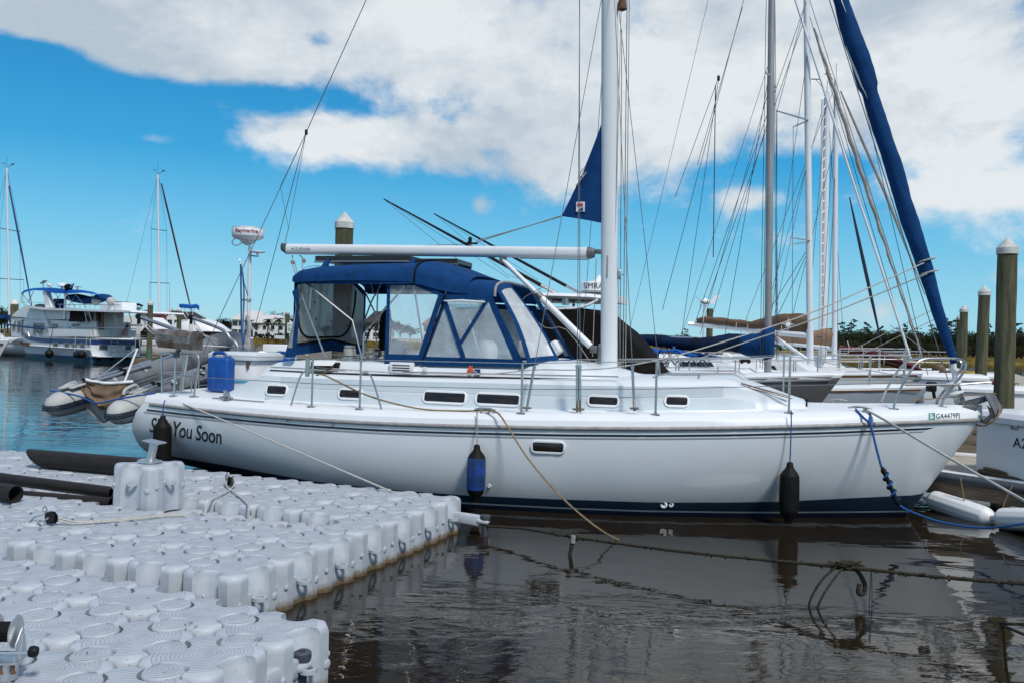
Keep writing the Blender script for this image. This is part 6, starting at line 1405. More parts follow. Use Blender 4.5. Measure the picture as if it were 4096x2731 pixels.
sb.wires([(PY(3065,0,18.8),PY(3040,1470,18.2)),(PY(3070,300,19.0),PY(3050,1475,18.3)),(PY(3100,0,20.2),PY(3112,1450,20.6)),(PY(3095,0,19.5),PY(3104,1300,19.5)),(MT,PY(3712,1500,18.4)),(MT,PY(2480,1480,23.5)),
  (PY(3078,245,19.5),PY(2720,1360,21.5)),(PY(3074,310,19.5),PY(2900,1340,20.5)),(PY(3072,480,19.5),PY(2850,1260,20.3)),(PY(3070,380,19.5),PY(2800,1340,20.6))])
# thin white furler pole and grey furled jib on this row
# --- ketch with the brown cover and compass star
kt=Boat('sailing_ketch','white sloop with a brown boom cover bearing a white compass star',(3742,1500),24.5,20,12.5,3.8,1.38,1.2,'gelw',1.3,[(-.06,.0,'teak')])
kt.cabin(3.2,8.6,1.25,.45); kt.rails(.6); kt.pulpit()
kb=PY(3241,1455,25.4); kt.mast(kb,PY(3226,0,25.9),.10,'spar',4.5)
k0,k1=PY(2778,1296,27.2),PY(3232,1342,25.5)
kt.part('boom',MB().tube([k0,k1],.095,10),'spar'); kt.part('boom_end',MB().tube([k0-V((.2,0,-.0)),k0],.07,8),'alu')
u_=(k1-k0).normalized()
def kcov(u,v):
    p=k0.lerp(k1,.03+.97*u); h=interp(u,[0,.1,.25,.5,.62,.8,.97,1],[.22,.30,.30,.28,.42,.62,.66,.55]); w=.14+.07*sin(pi*u)
    a=-.35*pi+1.7*pi*v; yy=sin(a)*w*1.0; zz=.10+(cos(a-.5*pi+.5*pi)*.5+.5)*h
    nn=V((-u_.y,u_.x,0)); return p+nn*(w*sin(pi*2*v)*(.9 if .2<v<.8 else 1))+UPZ*(-.02+h*(1-abs(2*v-1)**1.6)+.012*sin(u*37+v*11))
kco=kt.part('sail_cover',MB().grid(kcov,30,14),'brown',None,70)
c=PY(3153,1297,25.2); b=MB()
for k in range(8):
    a=k*pi/4; r=.21 if k%2==0 else .13; d_=V((cos(a),0,sin(a))); e=V((cos(a+pi/8),0,sin(a+pi/8))); g_=V((cos(a-pi/8),0,sin(a-pi/8)))
    b.prism([c,c+e*.05,c+d_*r,c+g_*.05],V((0,.012,0)))
kt.part('compass_star',b,'white',kco,0)
b=MB()
for f in (.06,.36,.46,.75): 
    p=k0.lerp(k1,f); b.tube([p+V((0,-.2,-.12)),p+V((.03,-.22,.15)),p+V((.05,-.05,.36))],.012,5)
kt.part('cover_tie',b,'rope',kco)
kt.part('spreader',MB().tube([PY(3234,482,25.8),PY(3108,445,22.6)],[.05,.035],7,flat=.5).tube([PY(3234,482,25.8),PY(3173,509,28.6)],[.05,.035],7,flat=.5),'alu')
kt.part('spreader',MB().tube([PY(3240,963,25.6),PY(3160,950,23.6)],[.045,.03],7,flat=.5).tube([PY(3240,967,25.6),PY(3165,978,27.6)],[.045,.03],7,flat=.5),'alu')
kt.part('vang_strut',MB().tube([PY(3105,1350,25.6),PY(3235,1440,25.4)],.05,8),'spar')
fs0,fs1=PY(3255,115,25.6),PY(3690,1432,24.3)
kt.part('furled_jib',MB().tube([fs0.lerp(fs1,i/40)+V((.02*sin(i*1.7),0,0)) for i in range(41)],[.03+.03*sin(pi*min(1,i/30))+.006*sin(i*2.3) for i in range(41)],8),'furl')
kt.part('inner_forestay',MB().tube([PY(3178,-10,25.8),PY(3430,784,25.0),PY(3642,1432,24.4)],.035,8),'spar')
kt.wires([(PY(3108,445,22.6),PY(3105,1440,22.4)),(PY(3173,509,28.6),PY(3168,1430,28.5)),(PY(3227,0,25.9),PY(3108,445,22.6)),(PY(3227,0,25.9),PY(2778,1300,27.2)),(PY(3224,60,25.9),PY(2800,1292,27.2)),(PY(3232,200,25.8),PY(3060,1440,23)),(PY(3236,620,25.7),PY(3090,1300,25)),(PY(3238,985,25.6),PY(3060,1270,26.2)),(PY(3238,995,25.6),PY(3110,1265,26)),(PY(3228,30,25.9),PY(3640,1432,24.4)),(PY(3238,0,25.9),PY(3696,1440,24.3)),
  (PY(2975,0,25),PY(2650,1240,24.5)),(PY(2970,30,25),PY(2790,660,24.5)),(PY(2874,312,24.8),PY(2700,790,24.5)),(PY(2874,320,24.8),PY(2725,1350,27))],.009)
kt.wires([(PY(2862,340,24.8),PY(2853,1030,24.8))],.014)
kt.part('lazy_line_block',MB().cbox(PY(2874,314,24.8),(.04,.03,.08),.02),'black')
# --- sloop with the sand coloured cover
tn=Boat('sailing_sloop','white sloop with a sand coloured boom cover, behind the one with the compass star',(3790,1478),29.5,20,11.5,3.6,1.35,1.2,'gelw',1.2,[(-.08,.0,'navy')])
tn.cabin(3.0,8.0,1.2,.42); tn.rails(.6,2.4)
tn.mast(PY(3337,1440,30.4),PY(3344,330,30.6),.095,'spar')
t0,t1=PY(2950,1352,32),PY(3328,1392,30.5)
tn.part('boom',MB().tube([PY(2900,1345,32.3),t1],.08,8),'spar')
def tcov(u,v):
    p=t0.lerp(t1,u); h=interp(u,[0,.2,.5,.8,1],[.16,.24,.40,.58,.74]); return p+V((.0,.16*sin(2*pi*v),0))+UPZ*(-.02+h*(1-abs(2*v-1)**1.7)+.012*sin(u*31+v*8))
tc_=tn.part('sail_cover',MB().grid(tcov,24,12),'tancover',None,70)
tn.part('cover_patch',MB().box(PY(3277,1348,30.2),(.07,.01,.03)),'glassblue',tc_)
tn.wires([(PY(3344,330,30.6),PY(3280,1450,28.6)),(PY(3344,330,30.6),PY(3352,1440,32.5)),(PY(3344,335,30.6),PY(2960,1340,32.5)),(PY(3340,700,30.5),PY(3300,1440,29)),(PY(3342,560,30.5),PY(3150,1345,31.3))],.009)
f0,f1=PY(3362,365,30.5),PY(3545,784,30.2)
tn.part('furled_jib',MB().tube([f0.lerp(PY(3790,1330,29.8),i/40) if 0 else (f0.lerp(f1,i/20) if i<21 else f1.lerp(PY(3700,1180,29.9),(i-20)/20)) for i in range(41)],[.02+.035*sin(pi*min(1,(i+2)/40)) for i in range(41)],8),'furl')
tn.part('masthead_unit',MB().tube([PY(3344,330,30.6),PY(3346,255,30.6)],.008,4).tube([PY(3318,300,30.6),PY(3340,330,30.6)],.01,4).cbox(PY(3312,298,30.6),(.12,.01,.02),.005),'black')
# --- schooner-like boat with the laddered mast
ld=Boat('sailing_yacht','distant white yacht with a laddered mast behind the sand covered boom',(3830,1468),34.5,20,12,3.7,1.3,1.2,'gelw',1.2)
ld.cabin(3.0,8.0,1.2,.5); ld.rails(.6,2.4)
m0,m1=PY(3292,1440,35.2),PY(3308,372,35.4); ld.mast(m0,m1,.15,'spar')
n0,n1=PY(3278,1440,34.9),PY(3290,400,35.1); ld.part('mast_track',MB().tube([n0,n1],.05,6),'spar')
b=MB()
for i in range(26): b.tube([n0.lerp(n1,i/25),m0.lerp(m1,i/25)],.03,4)
b.tube([n0,n1],.02,4); ld.part('mast_ladder',b,'spar'); ld.wires([(m1,PY(3220,1440,33)),(m1,PY(3380,1440,37.5)),(m1,PY(3640,1440,34.5)),(m1,PY(3010,1440,37))],.010)
ld.part('masthead_unit',MB().tube([m1,m1+V((0,0,.5))],.012,4).cbox(m1+V((-.5,0,.55)),(.2,.01,.02),.005).tube([m1,m1+V((-.5,0,.55))],.01,4),'black')
# --- boat with the maroon sail on its bowsprit
mr=Boat('sailing_cutter','varnished cutter with a maroon sail bundled along its bowsprit boom',(3800,1462),27,20,10,3.2,1.25,1.1,'teak',1.0,[(-.06,.02,'gelw')],deckm='teak')
mr.cabin(3.0,7.0,1.1,.5)
r0,r1=PY(3359,1388,27.8),PY(3705,1492,26.0)
mr.part('sail_boom',MB().tube([r0,r1],.07,8),'teak')
def mcov(u,v):
    p=r0.lerp(r1,u); h=.16+.20*sin(pi*u)**.8; return p+V((.0,.13*sin(2*pi*v),0))+UPZ*(-.12+h*(1-abs(2*v-1)**1.6)+.01*sin(u*31+v*8))
mr.part('bundled_sail',MB().grid(mcov,20,12),'maroon',None,70)
b=MB()
for f in (.08,.25,.5,.72): p=r0.lerp(r1,f); b.tube([p+V((0,-.16,-.14)),p+V((.02,-.18,.08)),p+V((.03,0,.26))],.014,5)
mr.part('sail_tie',b,'rope'); mr.pulpit(.7,1.6,1.0); mr.part('bowsprit',MB().tube([mr.w(1.0,0,1.35),mr.w(-1.7,0,1.42)],[.09,.06],8),'teak')
mr.part('deck_bag',MB().ball(PY(3755,1476,26.5),(.22,.16,.16),10,7),'tan'); mr.part('hose_coil',MB().tube([PY(3862,1487,26.3)+V((.30*cos(i*.5),.2*sin(i*.5),.02*sin(i))) for i in range(40)],.03,5),'yellow')
mr.part('anchor_shank',MB().prism([PY(3850,1490,26.2),PY(3895,1466,26.2),PY(3900,1480,26.2),PY(3870,1496,26.2)],V((0,.05,0))),'lead')
f0,f1=PY(3398,790,27.6),PY(3540,1440,26.8)
mr.part('furled_staysail',MB().tube([f0.lerp(f1,i/20) for i in range(21)],[.012+.045*sin(pi*min(1,(i+1)/20)) for i in range(21)],7),'navy')
mr.wires([(PY(3560,1300,27),PY(3790,1465,26)),(PY(3370,1420,26),PY(3760,1225,26.5)),(PY(3400,1440,26),PY(3775,1260,26))],.011,'rope_grey')
# small deck litter seen between the boats: rods, winches and rails
# ================================================================== left hand boats
# --- trawler EXTRA CREDIT
T0=PY(360,1448,55.4); T1=PY(25,1425,62.7); ax_t=V((T1.x-T0.x,T1.y-T0.y,0)).normalized(); nn_t=V((ax_t.y,-ax_t.x,0))
if nn_t.x<0: nn_t=-nn_t
tr=thing('trawler_yacht','white trawler yacht with blue stripes and blue flybridge awning at far left','motor yacht',V((T0.x,T0.y,0)))
TW=3.5; LT=12.4
def tw(a,w,z): return V((T0.x,T0.y,0))+ax_t*a+nn_t*w+UPZ*z       # a forward of the stern, w across to the far side
def TB_(x,y,w=0.0): return PP(x,y,tw(0,w,0),nn_t)                # point on a fore-and-aft plane
def TT(x,y,a=-.02): return PP(x,y,tw(a,0,0),ax_t)                # point on an athwart plane
def tp_(n,b,m,par=None,sm=35): return b.build(n,M[m],par or tr,sm)
def thalf(a): return TW/2*(1-max(0,(a-7.5)/5.2)**2.4)
def tsh(a): return 1.50+.0*a+.55*max(0,(a-6)/6.4)**1.8
rg=[]
for i in range(17):
    a=LT*i/16; h=thalf(a); z=tsh(a)
    r=[(h*1.02,z),(h*1.0,z*.7),(h*.98,.75),(h*.93,.45),(h*.88,0),(h*.6,-.4)]
    fl=(lambda q,zz: a+ (.5*(zz/2.0) if a>10 else 0)*((a-10)/2.4))
    rg.append([tw(fl(0,zz),TW/2-ww,zz) for ww,zz in r]+[tw(fl(0,zz),TW/2+ww,zz) for ww,zz in r[::-1]])
hb2=MB().loft(rg,False); n=len(rg[0]); hb2.f.append(tuple(range(n))); th_=tp_('hull',hb2,'gelw',None,30)
def tband(name,z0,z1,m,e=.02):
    b=MB()
    for sd in (-1,1): b.grid(lambda u,v: (lambda a,z: tw(a+(.5*(z/2.0)*((a-10)/2.4) if a>10 else 0),TW/2+sd*(thalf(a)*interp(z,[0,.45,.75,tsh(a)*.7,tsh(a)],[.88,.93,.98,1.0,1.02])+e),z))(LT*u,(z0(LT*u) if callable(z0) else z0)*(1-v)+(z1(LT*u) if callable(z1) else z1)*v),24,2)
    za,zb2=(z0(0) if callable(z0) else z0),(z1(0) if callable(z1) else z1)
    b.prism([tw(-.015,TW/2-thalf(0)*1.0,za),tw(-.015,TW/2+thalf(0)*1.0,za),tw(-.015,TW/2+thalf(0)*1.0,zb2),tw(-.015,TW/2-thalf(0)*1.0,zb2)],ax_t*.012)
    return tp_(name,b,m,th_,40)
tband('blue_band',lambda a:tsh(a)-.36,lambda a:tsh(a)-.04,'blueband'); tband('boot_stripe',.18,.34,'blueband'); tband('bottom_paint',-.05,.18,'teal')
tp_('rub_strake',MB().tube([tw(a,TW/2-thalf(a)-.02,.92-.1*(1-a/12)) for a in [LT*i/14 for i in range(12)]],.05,6),'gelw',th_)
tp_('swim_platform',MB().cbox(tw(-.35,TW/2,.40),(.4,TW/2-.1,.04),.02,(ax_t,nn_t,UPZ)),'white')
b=MB()
for w in (.5,1.4,2.3,3.1): b.prism([tw(-.03,w,.36),tw(-.6,w,.36),tw(-.03,w,.08)],nn_t*.05)
tp_('platform_bracket',b,'black')
# superstructure: saloon house, pilothouse front, flybridge
def house(n,pts,w0,w1,m,par=None): # polygon (pixels) in the near side plane, thickened across
    P=[TB_(x,y,w0) for x,y in pts]; return tp_(n,MB().prism(P,nn_t*(w1-w0)),m,par,0)
sal=house('saloon',[(45,1345),(45,1275),(65,1272),(172,1278),(290,1285),(385,1285),(385,1350),(190,1348)],.55,TW-.55,'gelw')
ph=house('pilothouse',[(46,1266),(62,1249),(92,1228),(170,1234),(290,1242),(290,1278),(160,1277)],.45,TW-.45,'gelw')
house('wing_strut',[(146,1240),(173,1240),(197,1310),(183,1310)],.40,.50,'gelw',ph)
bd_=tp_('boat_deck',MB().prism([TB_(x,y,-.05) for x,y in ((90,1228),(95,1224),(180,1233),(300,1236),(520,1243),(525,1249),(470,1250),(300,1244),(170,1240))],nn_t*(TW+.1)),'gelw',None,0)
house('side_board',[(193,1315),(366,1319),(366,1347),(195,1344)],-.02,.02,'gelw')
tp_('stern_board',MB().prism([TT(x,y,-.05) for x,y in ((367,1319),(548,1322),(548,1350),(367,1347))],ax_t*.04),'gelw',None,0)
for nm,pts in (('saloon_window',((131,1289),(175,1292),(174,1336),(130,1333))),('pilothouse_window',((48,1308),(62,1279),(64,1279),(61,1320),(49,1318))),('saloon_door',((70,1280),(85,1281),(83,1326),(68,1325))),('side_port',((205,1294),(227,1294),(227,1314),(205,1313))),('side_port',((285,1295),(312,1295),(312,1306),(285,1306)))):
    fr=tp_('window_frame',MB().prism([TB_(x,y,.53) for x,y in pts],-nn_t*.03),'white',sal,0)
    c=sum((V((x,y,0)) for x,y in pts),V())/len(pts)
    tp_(nm,MB().prism([TB_(c.x+(x-c.x)*.86,c.y+(y-c.y)*.88,.48) for x,y in pts],-nn_t*.012),'glassblue',fr,0)
tp_('door_edge',MB().prism([TB_(x,y,.52) for x,y in ((88,1279),(93,1279),(90,1342),(86,1341))],-nn_t*.02),'blueband',sal,0)
tp_('shade_curtain',MB().prism([TB_(x,y,.1) for x,y in ((281,1244),(342,1244),(337,1288),(278,1287))],-nn_t*.02),'blackcloth',None,0)
tp_('aft_bulkhead',MB().prism([TB_(x,y,.8) for x,y in ((345,1246),(385,1246),(385,1318),(335,1318))],nn_t*1.9),'gelw',None,0)
tp_('wooden_door',MB().prism([TB_(x,y,.7) for x,y in ((385,1245),(412,1247),(412,1320),(383,1320))],nn_t*.06),'teak',None,0)
tp_('door_glass',MB().prism([TB_(x,y,.69) for x,y in ((392,1255),(404,1255),(403,1300),(391,1298))],-nn_t*.02),'glassblue',None,0)
for i,(x,y) in enumerate(((292,1312),(345,1312),(360,1305),(385,1295))):
    c=TB_(x,y,.9); tp_('deck_chair',MB().box(c,(.3,.28,.05),(ax_t,nn_t,UPZ)).box(c+ax_t*.28+UPZ*.35,(.04,.28,.35),(ax_t,nn_t,UPZ)).box(c-UPZ*.3,(.26,.24,.28),(ax_t,nn_t,UPZ)),'teak',None,0)
for nm,pts in (('hull_port',((213,1369),(233,1370),(232,1384),(213,1383))),('hull_port',((258,1371),(278,1372),(278,1386),(258,1385))),('hull_port',((288,1372),(309,1373),(308,1387),(288,1386))),('hull_port',((320,1372),(340,1373),(340,1388),(320,1387)))):
    fr=tp_('port_frame',MB().prism([TB_(x,y,-.01) for x,y in pts],-nn_t*.05),'grey',th_,0); c=sum((V((x,y,0)) for x,y in pts),V())/4
    tp_(nm,MB().prism([TB_(c.x+(x-c.x)*.75,c.y+(y-c.y)*.75,-.065) for x,y in pts],-nn_t*.01),'glass',fr,0)
tp_('anchor_port',MB().prism([TB_(x,y,-.02) for x,y in ((89,1368),(118,1370),(117,1385),(88,1383))],-nn_t*.03),'rust',th_,0)
for pts in (((398,1376),(433,1377),(431,1400),(396,1398)),((503,1379),(527,1379),(524,1401),(500,1400))):
    fr=tp_('stern_window',MB().prism([TT(x,y,-.04) for x,y in pts],ax_t*.03),'grey',th_,0); c=sum((V((x,y,0)) for x,y in pts),V())/4
    tp_('window_glass',MB().prism([TT(c.x+(x-c.x)*.82,c.y+(y-c.y)*.8,-.055) for x,y in pts],ax_t*.01),'glassblue',fr,0)
o_=TT(473,1412,-.05); x_=(TT(540,1412,-.05)-o_).normalized()
tp_('stern_name',MB().text('EXTRA CREDIT',.24,o_,x_,UPZ,.01,.12,.98),'inkblue',th_,0)
b=MB(); q=TT(479,1418,-.05)
for x0,w in ((0,.20),(.23,.34),(.60,.09),(.72,.28)):
    for k in range(int(w/.035)): b.box(q+x_*(x0+k*.036),(.011,.004,.022),(x_,ax_t,UPZ))
tp_('home_port',b,'inkblue',th_,0)
c=TT(487,1386,-.05); b=MB(); ring=[[c+x_*(r*cos(2*pi*k/24))+UPZ*(r*1.2*sin(2*pi*k/24)) for k in range(24)] for r in (.17,.15)]
b.loft(ring,True,False,False); b.text('E',.26,c-x_*.08-UPZ*.09,x_,UPZ,.01); tp_('stern_emblem',b,'inkblue',th_,0)
b=MB()
for x in (444,472): b.tube([TT(x+2,1312,-.12),TT(x,1358,-.12),TT(x-1,1420,-.12)],.022,6)
for y in (1369,1387,1407): b.tube([TT(444,y,-.12),TT(472,y,-.12)],.02,6)
tp_('stern_ladder',b,'steel')
b=MB()
for (x0,y0,x1,y1,w) in ((262,1244,278,1315,0),(338,1242,352,1315,0),(355,1245,375,1315,.0),(450,1246,467,1312,.3),(458,1244,476,1310,.3),(412,1250,430,1280,2),(515,1250,527,1290,2.5)): b.tube([TB_(x0,y0,w),TB_(x1,y1,w)],.03,6)
b.tube([TB_(88,1310,0),TB_(110,1345,0)],.02,5).tube([TB_(170,1306,-.02),TB_(545,1315,-.02)],.03,6).tube([TB_(108,1310,0),TB_(117,1347,0)],.02,5).tube([TB_(140,1310,0),TB_(152,1345,0)],.02,5)
tp_('side_rail',b,'steel'); tp_('rail_cover',MB().tube([TB_(20,1297,-.05),TB_(100,1308,-.05),TB_(176,1315,-.05)],.07,6),'blueband')
b=MB()
for i in range(11):
    x=240+i*20; b.tube([TB_(x,1236,0),TB_(x,1219,0)],.018,5)
b.tube([TB_(230,1218,0),TB_(480,1221,0)],.022,6).tube([TB_(86,1209,0),TB_(105,1222,0),TB_(128,1227,0)],.02,5).tube([TB_(86,1209,0),TB_(178,1212,0)],.018,5).tube([TB_(88,1180,0),TB_(87,1210,0)],.03,5)
tp_('flybridge_rail',b,'steel')
A=[(86,1172,1182),(100,1162,1170),(135,1155,1162),(178,1153,1164),(215,1154,1174),(262,1159,1176),(330,1163,1172),(372,1170,1177),(395,1180,1183)]
tp_('flybridge_awning',MB().loft([[TB_(x,yt,.3),TB_(x,yt-2,1.7),TB_(x,yt,3.1),TB_(x,yb_,3.2),TB_(x,yb_,.2)] for x,yt,yb_ in A]),'canvas_bright',None,50)
b=MB()
for L in (((172,1167),(182,1230)),((220,1170),(235,1200)),((305,1178),(270,1230)),((240,1180),(205,1232)),((268,1180),(300,1230)),((90,1178),(128,1225)),((135,1165),(112,1210)),((300,1175),(345,1232)),((360,1172),(375,1190))): b.tube([TB_(*L[0],.4),TB_(*L[1],.4)],.022,5)
tp_('awning_frame',b,'steel')
house('flybridge_pillar',[(170,1170),(182,1153),(184,1166),(205,1232),(182,1232)],.3,.6,'gelw')
tp_('helm_seat',MB().prism([TB_(x,y,1.0) for x,y in ((207,1213),(215,1196),(231,1195),(232,1203),(226,1240),(210,1240))],nn_t*.6),'canvas')
tp_('helm_seat',MB().prism([TB_(x,y,1.0) for x,y in ((138,1221),(155,1216),(180,1219),(180,1231),(138,1230))],nn_t*.8),'navy')
db=TB_(340,1195,1.0); 
dsh=[(282,1190,1188,4),(290,1178,1205,12),(310,1176,1212,17),(340,1183,1217,17),(365,1188,1217,15),(392,1184,1212,13),(410,1176,1204,13),(422,1177,1200,11),(437,1195,1200,3)]
rg=[]
for x,yt,yb_,w in dsh:
    p,q=TB_(x,yt,1.2),TB_(x,yb_,1.2); m_=(p+q)/2; h=(p-q).length/2; rg.append([m_+nn_t*(w*.045*cos(2*pi*k/12))+UPZ*(h*sin(2*pi*k/12)) for k in range(12)])
td=tp_('covered_tender',MB().loft(rg),'canvas',None,60)
for x in (385,445): tp_('tender_tube',MB().ball(TB_(x,1206,.9),(.30,.32,.28),14,8),'hypalon_lt',td,60)
tp_('deck_locker',MB().cbox(TB_(500,1228,1.4),(.55,.5,.28),.05,(ax_t,nn_t,UPZ)).cbox(TB_(455,1230,1.4),(.7,.5,.25),.05,(ax_t,nn_t,UPZ)),'gelw')
cr=tp_('deck_crane',MB().tube([TB_(258,1278,.4),TB_(262,1180,.4)],.08,8).tube([TB_(262,1182,.4),TB_(274,1162,.4),TB_(296,1135,.4)],[.10,.11,.05],8),'alu')
tp_('crane_cover',MB().ball(TB_(274,1150,.35),(.30,.25,.24),10,7),'blackcloth',cr,60)
tp_('solar_plate',MB().prism([TB_(158,1134,1),TB_(175,1121,1),TB_(190,1123,1),TB_(174,1135,1)],V((0,0,-.03))).tube([TB_(174,1130,1.0),TB_(172,1153,1)],.035,6),'grey')
tp_('radar_dome',MB().lathe([(.2,0),(.33,.03),(.34,.2),(.3,.24),(.01,.26)],TB_(249,1148,1.2),n=20).tube([TB_(249,1155,1.2),TB_(249,1148,1.2)],.09,8),'white',None,50)
tp_('camera_dome',MB().ball(TB_(198,1142,1),(.17,.17,.13),10,7).tube([TB_(203,1150,1),TB_(199,1142,1)],.05,6).tube([TB_(267,1145,1),TB_(267,1124,1)],.025,5),'cream')
tp_('wind_vane',MB().tube([TB_(310,1160,1),TB_(310,1150,1)],.06,6).cbox(TB_(312,1148,1),(.25,.02,.03),.01),'rail')
# hanging fenders and ensign
fd=lambda p,r,lab:None
t_=thing('ball_fender','black ball fender hanging on the trawler side from a long line','fender',TB_(197,1413,-.3),'black fenders on the trawler')
c=TB_(197,1413,-.32); MB().ball(c,(.28,.28,.29),18,12).lathe([(.14,.24),(.05,.36),(.04,.44)],c,n=10).build('fender_ball',M['black'],t_,60); MB().tube([c+UPZ*.42,TB_(211,1315,-.1)],.02,5).build('fender_line',M['rubber'],t_)
t_=thing('cylinder_fender','black cylindrical fender lying against the trawler side near its stern','fender',TB_(318,1416,-.3),'black fenders on the trawler')
c=TB_(318,1416,-.30); MB().lathe([(.06,-.53),(.18,-.50),(.23,-.42),(.235,0),(.23,.42),(.18,.50),(.06,.53)],c,ax_t,18).build('fender_body',M['black'],t_,60); MB().tube([TB_(298,1404,-.3),TB_(302,1345,-.05)],.012,4).tube([TB_(344,1404,-.3),TB_(346,1345,-.05)],.012,4).build('fender_line',M['rope'],t_)
fl=thing('ensign','small American flag on a wooden staff at the trawler stern','flag',TT(482,1350,-.2))
MB().tube([TT(481,1352,-.2),TT(511,1288,-.2)],.022,6).build('flag_staff',M['teak'],fl)
def flag(u,v): 
    p=TT(509,1296,-.2).lerp(TT(490,1339,-.2),v); q=TT(512,1336,-.2) ; e=x_*(.28*u)-UPZ*(.06*u)
    return p+x_*(.36*u*(.55+.45*v))-UPZ*(.10*u)+ax_t*(.05*sin(u*6+v*3))
for k in range(13):
    MB().grid(lambda u,v: flag(u,(k+v)/13),6,1).build('flag_stripe',M['flagred' if k%2==0 else 'white'],fl,60)
MB().grid(lambda u,v: flag(u*.45,v*.5)-ax_t*.012,4,3).build('flag_canton',M['flagblue'],fl,60)
# --- sailing boats with tall masts beyond
def farsloop(name,label,bowpx,D,th,L,mx,ytop,ybot,Dm,sail,sp,fore,coverm,hullm='gelw',body=True):
    bt=Boat(name,label,bowpx,D,th,L,3.4,1.35,1.15,hullm,1.0,[(-.25,-.15,'navy')],grp=None)
    bt.cabin(2.8,7.2,1.1,.45); 
    bt.mast(PY(mx[1],ybot,Dm),PY(mx[0],ytop,Dm),.095,'spar'); T=bt.mt
    bt.part('furled_headsail',MB().tube([PY(fore[0],fore[1],Dm).lerp(PY(fore[2],fore[3],Dm-1),i/20) for i in range(21)],[.035+.045*sin(pi*min(1,(i+3)/22)) for i in range(21)],8),sail)
    for (xa,ya,xb,yb_) in sp: bt.part('spreader',MB().tube([PY(xa,ya,Dm),PY(xb,yb_,Dm)],.035,6),'dkwire')
    for (xa,ya,xb,yb_) in sp: bt.wires([(PY(xa,ya,Dm),PY(xa-1,ybot,Dm)),(PY(xb,yb_,Dm),PY(xb+1,ybot,Dm))],.012)
    (xa,ya,xb,yb_)=sp[0]; bt.wires([(T,PY(xa,ya,Dm)),(T,PY(xb,yb_,Dm)),(T,PY(mx[1]-150,ybot-10,Dm+3)),(T,PY(fore[2]+8,ybot,Dm))],.012)
    bt.part('masthead_unit',MB().tube([T,T+V((0,0,1.1))],.012,4).tube([T,T+V((.45,0,.25))],.02,4).cbox(T+V((.5,0,.32)),(.13,.02,.06),.02).tube([T,T+V((-.3,0,.35))],.012,4).cbox(T+V((-.3,0,.38)),(.16,.02,.02),.01),'dkwire')
    if coverm: bt.part('sail_bundle',MB().loft([[PY(x,y,Dm)+V((.25*k*cos(2*pi*j/8),.25*sin(2*pi*j/8),0)) for j in range(8)] for x,y,k in coverm[1]]),coverm[0],None,60)
    return bt
farsloop('sailing_sloop','distant sloop with a blue furled headsail behind the trawler awning',(150,1380),69,150 if 0 else 12,10.5,(27,38),672,1300,72,'blueband',((0,913,80,928),(0,1115,95,1120)),(36,745,128,1225),('canvas',((10,1275,1.2),(30,1260,2.6),(45,1268,2.2),(50,1290,.6))))
farsloop('sailing_sloop','distant sloop with a maroon furled headsail and maroon boom cover',(815,1392),72,12,11.0,(631,638),698,1300,75,'dkmaroon',((605,916,667,924),(598,1130,678,1134)),(646,735,775,1290),('maroon',((642,1255,1.4),(641,1275,2.2),(630,1300,3.4),(622,1312,3.2))))
# sloop bow cut by the left edge
lb=Boat('sailing_sloop','white sloop bow with navy stripes entering at the left edge of the picture',(36,1368),50,16,9.5,3.0,1.30,1.1,'gelw',.9,[(-.22,-.14,'navy'),(-.30,-.27,'navy')])
lb.pulpit(.62,1.2,.4); lb.cabin(2.5,6.5,1.0,.4); lb.mast(lb.w(3.6,0,1.3),lb.w(3.8,0,13),.08)
lb.part('furled_headsail',MB().tube([lb.w(.25,0,1.4).lerp(lb.w(3.7,0,12.4),i/24) for i in range(25)],[.10+.03*sin(i*1.3)+.04*sin(pi*i/24) for i in range(25)],8),'navy')
lb.part('sail_lashing',MB().tube([lb.w(.68,0,2.8)+V((.14*cos(i),.14*sin(i),.06*i)) for i in range(10)],.02,5),'rope')
lb.part('bow_anchor',MB().prism([PY(36,1372,49.9),PY(62,1360,49.9),PY(83,1366,49.9),PY(80,1375,49.9),PY(58,1380,49.9)],V((0,.2,0))),'lead')
# --- motor yacht with black bimini behind the trawler
my=Boat('motor_yacht','white motor yacht with a black bimini behind the trawler stern',(640,1372),64,14,12.5,4.0,1.85,1.2,'gelw',1.5,[(-.35,-.28,'navy')],cat='motor yacht')
def mw(x,y,w=1.2): return my.Bx(x,y,w)
my.part('cabin_house',MB().prism([mw(x,y,1.2) for x,y in ((415,1300),(420,1268),(480,1262),(570,1268),(625,1318),(600,1325))],-my.fr.n*2.4),'gelw',None,0)
my.part('dark_windscreen',MB().prism([mw(x,y,1.23) for x,y in ((560,1330),(585,1303),(622,1322),(618,1348),(560,1350))],-my.fr.n*.04),'blackcloth',None,0)
my.part('cabin_stripe',MB().prism([mw(x,y,1.24) for x,y in ((420,1296),(570,1300),(568,1303),(420,1299))],-my.fr.n*.04),'navy',None,0)
my.part('black_bimini',MB().loft([[mw(x,yt,1.3),mw(x,yt-1,0),mw(x,yt,-1.3),mw(x,yb_,-1.3),mw(x,yb_,1.3)] for x,yt,yb_ in ((455,1207,1214),(510,1209,1217),(545,1214,1222),(572,1221,1227))]),'blackcloth',None,50)
b=MB()
for L in (((530,1216),(530,1245)),((560,1225),(580,1262)),((570,1225),(550,1250)),((465,1213),(480,1260)),((520,1250),(580,1262)),((505,1217),(460,1265))): b.tube([mw(*L[0]),mw(*L[1])],.025,5)
my.part('bimini_frame',b,'steel'); my.rails(.7,2.0)
